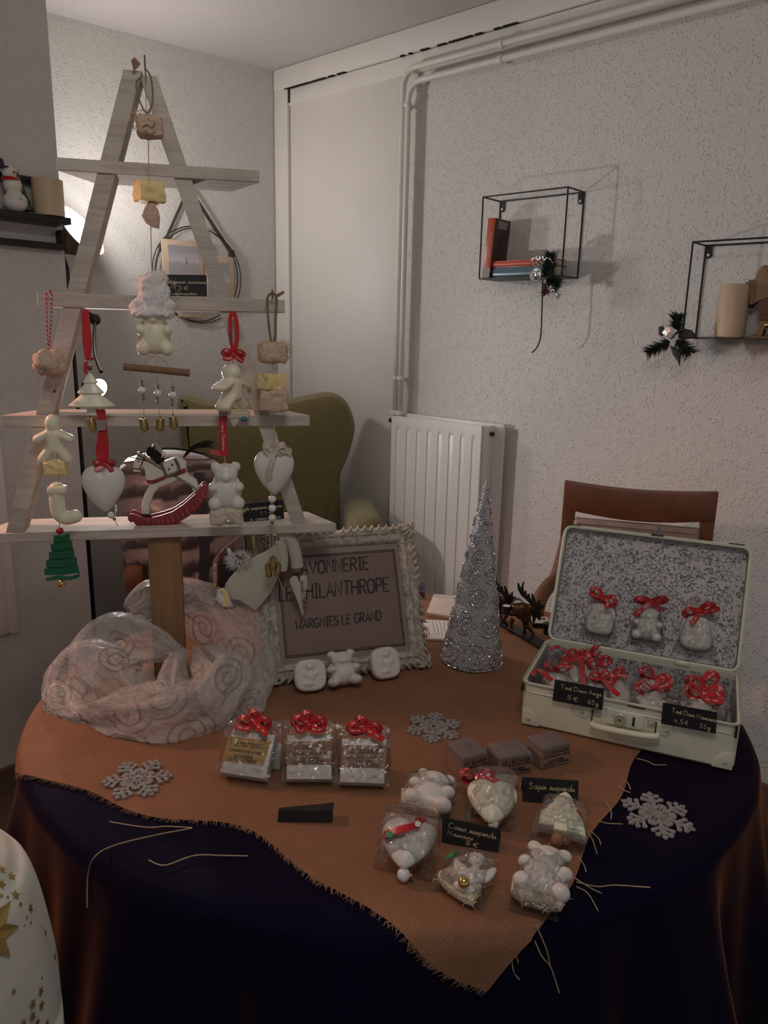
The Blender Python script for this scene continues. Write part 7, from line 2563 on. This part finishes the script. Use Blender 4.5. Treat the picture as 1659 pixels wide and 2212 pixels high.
# ------------------------------------------------------------------ snowflakes
def flake_arm():
    m_ = MB()
    m_.box((0.45, 0, 0.03), (0.9, 0.10, 0.06))
    for cx_, hw, hl in ((0.34, 0.13, 0.16), (0.64, 0.15, 0.17)):
        lf = [(cx_ - hl, 0), (cx_ - 0.03, hw), (cx_ + hl, 0), (cx_ - 0.03, -hw)]
        m_.add([V((*p_, 0.004)) for p_ in lf] + [V((*p_, 0.045)) for p_ in lf], [(3, 2, 1, 0), (4, 5, 6, 7)] + [(i, (i + 1) % 4, 4 + (i + 1) % 4, 4 + i) for i in range(4)])
    for x, l_ in ((0.30, 0.20), (0.52, 0.30), (0.74, 0.20)):
        for s_ in (-1, 1):
            d = Matrix.Rotation(s_ * R(58), 3, 'Z')
            m_.box(V((x, 0, 0.03)) + d @ V((l_ / 2, 0, 0)), (l_, 0.085, 0.05), d)
            m_.lathe([(0.075, 0.0), (0.075, 0.05), (0.02, 0.07)], 8, V((x, 0, 0.0)) + d @ V((l_, 0, 0)))
    tip = [(0.84, 0.0), (0.92, 0.09), (1.04, 0), (0.92, -0.09)]
    m_.add([V((*p_, 0)) for p_ in tip] + [V((*p_, 0.05)) for p_ in tip], [(3, 2, 1, 0), (4, 5, 6, 7)] + [(i, (i + 1) % 4, 4 + (i + 1) % 4, 4 + i) for i in range(4)])
    for x in (0.2, 0.62, 0.86):
        m_.ell((x, 0, 0.07), (0.045, 0.045, 0.035), 8, 5)
    leaf = [(0.16, 0), (0.30, 0.13), (0.44, 0.0), (0.30, -0.13)]
    return m_.mesh('flake_arm', 'glitter_white', False)


ARM = flake_arm()
ARM2 = ARM.copy()
HUBM = MB().lathe([(0.10, 0.0), (0.18, 0.0), (0.18, 0.05), (0.10, 0.05), (0.10, 0.0)], 12, cap=False).mesh('flake_hub', 'glitter_white', False)
SPK = MB().box((0.15, 0, 0.028), (0.12, 0.05, 0.05)).box((0.36, 0, 0.028), (0.32, 0.05, 0.05)).box((0.40, 0.06, 0.028), (0.16, 0.04, 0.05), Matrix.Rotation(R(40), 3, 'Z')).box((0.40, -0.06, 0.028), (0.16, 0.04, 0.05), Matrix.Rotation(R(-40), 3, 'Z')).mesh('flake_spike', 'glitter_white', False)
GLT = None
for lab, px, py, x1, rot in (('white glitter snowflake on the burlap near the organza', 297, 1684, 370, 12), ('white glitter snowflake on the burlap between sign and suitcase', 937, 1572, 998, 20), ('white glitter snowflake on the navy cloth below the suitcase', 1420, 1758, 1496, 24)):
    c = at_z(px, py, TOP + 0.0055)
    rr_ = (at_z(x1, py, TOP + 0.0055) - c).length / 1.0
    if px > 1400:
        c.z -= 0.003
    r_ = thing('glitter_snowflake', lab, 'snowflake', Matrix.Translation(c) @ Matrix.Rotation(R(rot), 4, 'Z') @ Matrix.Rotation(R(2), 4, 'X'), 'glitter snowflakes on the table')
    for k in range(6):
        obj('arm', ARM, r_, Matrix.Rotation(R(60 * k), 4, 'Z') @ Matrix.Diagonal((rr_, rr_, rr_, 1)))
        obj('spike', SPK, r_, Matrix.Rotation(R(60 * k + 30), 4, 'Z') @ Matrix.Diagonal((rr_, rr_, rr_, 1)))
    obj('hub', HUBM, r_, Matrix.Diagonal((rr_, rr_, rr_, 1)))

# ------------------------------------------------------------------ black folded card seen from its blank side
b_ = at_z(660, 1777, TOP + 0.004)
F_ = Frame(b_, -1, 12)
r_ = thing('folded_card', 'blank black folded card lying alone on the burlap', 'card', F_.M)
c = F_.pts([(600, 1776), (719, 1775), (718, 1751), (601, 1752)])
MB().slab(c, 0.0, 0.0015, 0).build('front_leaf', 'chalk_card', r_, False)
tl, tr_ = c[3], c[2]
m = MB().add([tl, tr_, tr_ + V((0.001, 0.026, 0.002)), tl + V((-0.001, 0.014, -0.001)), tl + V((0, 0.001, -0.001)), tr_ + V((0, 0.001, -0.001)), tr_ + V((0.001, 0.026, 0.001)), tl + V((-0.001, 0.014, -0.002))], [(0, 1, 2, 3), (7, 6, 5, 4), (0, 3, 7, 4), (1, 5, 6, 2), (2, 6, 7, 3)])
m.build('top_leaf', 'chalk_card', r_, False)

# ------------------------------------------------------------------ six hanging soaps in clear bags, laid on the burlap
G6 = 'hanging soaps in clear bags on the burlap'


class Lay:
    def __init__(s, name, label, bag, tilt=78, yaw=0):
        cx_ = (bag[0][0] + bag[1][0]) / 2
        cy_ = max(bag[0][1], bag[1][1])
        s.F = Frame(at_z(cx_, cy_, TOP + 0.0055), yaw, tilt)
        s.root = thing(name, label, 'wrapped soap', s.F.M, G6)
        s.bag = bag

    def p(s, px, py, dy=0.0):
        return s.F.l(px, py, dy)

    def soap(s, me, name, bot, top, wpx, depth=1.0, dy=-0.012):
        a, b = s.p(*bot, dy), s.p(*top, dy)
        h = (b - a).length
        ang = math.atan2(b.x - a.x, b.z - a.z)
        bx = [q.co.x for q in me.vertices]
        w_ = (s.p(bot[0] + wpx, bot[1], dy) - s.p(*bot, dy)).length / (max(bx) - min(bx))
        return obj(name, me, s.root, Matrix.Translation(a) @ Matrix.Rotation(ang, 4, 'Y') @ Matrix.Diagonal((w_, w_ * depth, h, 1)))

    def poly(s, arr, d, mat, name, y0=-0.004, seed=0, bev=0.004):
        return MB().slab(s.F.pts(arr, y0), y0 - d, y0, bev).build(name, mat, s.root)

    def wrap(s, h, seed):
        c_ = [s.p(*q) for q in s.bag]
        return cello(s.root, c_, h, seed, 0.006, back=-0.001)

    def loof(s, arr, d, seed):
        o = s.poly(arr, d, 'loofah_pale', 'loofah_slice', bev=0.003)
        q_ = [s.p(*q, -0.004 - d * 0.5) for q in arr]
        ctr = sum(q_, V()) / len(q_)
        ext = max((q - ctr).length for q in q_)
        rnd_ = random.Random(seed)
        m_ = MB()
        for _ in range(110):
            i_ = rnd_.randrange(len(q_))
            t_ = rnd_.random()
            p_ = q_[i_].lerp(q_[(i_ + 1) % len(q_)], t_).lerp(ctr, rnd_.random() ** 1.5)
            p_.y = -0.004 - d
            e1 = p_ + V((rnd_.uniform(-.006, .006), -rnd_.uniform(0.0, .003), rnd_.uniform(-.006, .006)))
            e2 = e1 + V((rnd_.uniform(-.005, .005), rnd_.uniform(-.001, .002), rnd_.uniform(-.005, .005)))
            m_.tube([p_, e1, e2], 0.0004, 3, caps=False)
        f = m_.build('loofah_fibre', 'loofah_pale', s.root, False)
        f['kind'] = 'stuff'


l6 = Lay('bagged_ornament', 'bagged white bear soap on loofah behind the patterned ribbon heart', [(855, 1752), (962, 1768), (990, 1690), (885, 1668)], 78, 8)
l6.loof([(866, 1716), (905, 1720), (950, 1738), (968, 1752), (945, 1768), (905, 1756), (866, 1744)], 0.016, 1)
l6.soap(BEAR, 'bear_soap', (918, 1748), (946, 1668), 108, 0.9, -0.016)
l6.wrap(0.028, 3)

l6 = Lay('bagged_ornament', 'bagged plain ivory heart soap with a white bead', [(1004, 1782), (1113, 1796), (1121, 1674), (1010, 1668)], 74, 0)
l6.soap(HEART_I, 'heart_soap', (1062, 1780), (1064, 1688), 112, 0.85, -0.020)
MB().ell(l6.p(1066, 1779, -0.014), 0.0085).build('white_bead', 'bead_white', l6.root)
for px in (1052, 1080):
    MB().ell(l6.p(px, 1776, -0.012), 0.004).build('metal_bead', 'brass', l6.root)
bow(l6.root, l6.p(1030, 1682, -0.012), 0.05, seed=4, wd=0.008)
l6.wrap(0.040, 7)

l6 = Lay('bagged_ornament', 'bagged ivory soap fir tree by the fraying burlap edge', [(1136, 1814), (1264, 1842), (1273, 1752), (1175, 1722)], 68, -10)
tiers = [(1218, 1728), (1226, 1733), (1238, 1748), (1234, 1750), (1248, 1768), (1243, 1771), (1257, 1790), (1264, 1828), (1226, 1818), (1224, 1822), (1193, 1816), (1194, 1808), (1160, 1800), (1166, 1768), (1182, 1762), (1180, 1758), (1196, 1748), (1193, 1744), (1206, 1733)]
l6.poly(tiers, 0.026, 'soap_ivory', 'soap_fir', bev=0.005)
l6.poly([(1194, 1782), (1224, 1788), (1222, 1824), (1192, 1818)], 0.034, 'soap_ivory', 'fir_trunk', bev=0.004)
for a, b in (((1192, 1746), (1240, 1752)), ((1178, 1760), (1248, 1771)), ((1168, 1776), (1256, 1792))):
    MB().tube([l6.p(*a, -0.029), l6.p(*b, -0.029)], 0.004, 8).build('fir_ridge', 'soap_ivory', l6.root)
MB().ell(l6.p(1204, 1815, -0.034), 0.010).build('wooden_bead', 'stick_wood', l6.root)
MB().ell(l6.p(1220, 1818, -0.032), 0.009).build('wooden_bead', 'bead_brown', l6.root)
MB().strip(catmull([l6.p(1238, 1742, -0.03), l6.p(1250, 1760, -0.024), l6.p(1256, 1772, -0.02), l6.p(1252, 1782, -0.026)], 4), V((0.007, 0, 0.002))).build('ribbon', 'ribbon_red', l6.root)
MB().tube(catmull([l6.p(1224, 1818, -0.03), l6.p(1226, 1840, -0.02), l6.p(1224, 1870, -0.004)], 4), 0.0007, 4).build('cord', 'bead_brown', l6.root)
l6.wrap(0.040, 11)

l6 = Lay('bagged_ornament', 'bagged glossy white heart soap with patterned red ribbon', [(806, 1870), (938, 1904), (957, 1770), (828, 1752)], 74, -12)
l6.soap(HEART, 'heart_soap', (870, 1876), (890, 1772), 124, 0.85, -0.022)
rbn = MB().strip(catmull([l6.p(826, 1805, -0.030), l6.p(850, 1796, -0.046), l6.p(880, 1788, -0.050), l6.p(905, 1780, -0.042), l6.p(918, 1772, -0.03)], 5), V((0.002, 0.0, 0.014))).build('ribbon', 'ribbon_red', l6.root)
for px, py, r_, mt in ((841, 1802, 7, 'ribbon_green'), (866, 1793, 5, 'ribbon_print'), (877, 1788, 6, 'hat_dark'), (903, 1780, 6, 'pale_green_soap')):
    MB().ell(l6.p(px, py, -0.0485), (r_ * 0.0008, 0.0007, r_ * 0.0008), 10, 5).build('ribbon_print', mt, rbn)
MB().strip(catmull([l6.p(900, 1785, -0.03), l6.p(904, 1765, -0.03), l6.p(916, 1772, -0.03), l6.p(922, 1784, -0.03)], 4), V((0.008, 0, 0.002))).build('ribbon_tail', 'ribbon_red', l6.root)
MB().ell(l6.p(872, 1889, -0.010), 0.0095).build('white_bead', 'bead_white', l6.root)
MB().ell(l6.p(888, 1892, -0.008), 0.004).build('metal_bead', 'brass', l6.root)
l6.wrap(0.044, 15)

l6 = Lay('bagged_ornament', 'bagged white cherub soap on loofah with a gold bell', [(940, 1916), (1042, 1966), (1081, 1857), (986, 1846)], 74, -22)
l6.loof([(948, 1895), (965, 1886), (985, 1880), (1010, 1900), (1046, 1905), (1040, 1930), (1022, 1962), (995, 1950), (965, 1928), (946, 1908)], 0.014, 5)
l6.soap(CHERUB, 'cherub_soap', (1004, 1945), (1036, 1834), 100, 1.15, -0.020)
MB().ell(l6.p(1002, 1906, -0.034), 0.008).build('gold_bell', 'gold_bead', l6.root)
MB().tube([l6.p(1002, 1912, -0.034), l6.p(1001, 1925, -0.028)], 0.0008, 4).build('cord', 'twine', l6.root)
MB().strip(catmull([l6.p(963, 1853, -0.012), l6.p(975, 1847, -0.016), l6.p(990, 1845, -0.012)], 4), V((0.002, 0, 0.010))).build('ribbon', 'ribbon_green', l6.root)
l6.wrap(0.034, 19)

l6 = Lay('bagged_ornament', 'bagged white bear soap on loofah at the burlap corner', [(1094, 1962), (1206, 1992), (1233, 1856), (1124, 1843)], 74, -8)
l6.loof([(1106, 1905), (1150, 1912), (1215, 1935), (1222, 1950), (1212, 1972), (1180, 1972), (1130, 1958), (1102, 1935)], 0.016, 9)
l6.soap(BEAR, 'bear_soap', (1164, 1938), (1190, 1826), 126, 0.9, -0.018)
MB().strip(catmull([l6.p(1150, 1848, -0.02), l6.p(1138, 1856, -0.024), l6.p(1132, 1868, -0.02), l6.p(1136, 1880, -0.016)], 4), V((0.010, 0, 0.002))).build('ribbon', 'ribbon_red', l6.root)
MB().ell(l6.p(1133, 1858, -0.027), (0.006, 0.0012, 0.004), 10, 6).build('ribbon_print', 'pale_green_soap', l6.root)
l6.wrap(0.036, 23)

# price cards among them
b_ = at_z(1188, 1736, TOP + 0.004)
card('black price card reading Sapin suspendu beside the grey cubes', Frame(b_, -4, 18), [(1129, 1731), (1248, 1742), (1250, 1687), (1129, 1679)], [('Sapin suspendu', (1143, 1703), (1240, 1710), 13), ('6€', (1180, 1728), (1202, 1730), 12)], 'handwritten price cards', 0.02)
b_ = at_z(1016, 1832, TOP + 0.004)
card('black price card reading Coeur suspendu between the bagged hearts', Frame(b_, -14, 18), [(954, 1819), (1077, 1840), (1081, 1792), (956, 1765)], [('Coeur suspendu', (969, 1788), (1070, 1812), 12), ('Nounours', (967, 1803), (1020, 1815), 10), ('8€', (1005, 1824), (1031, 1831), 10)], 'handwritten price cards', 0.02)
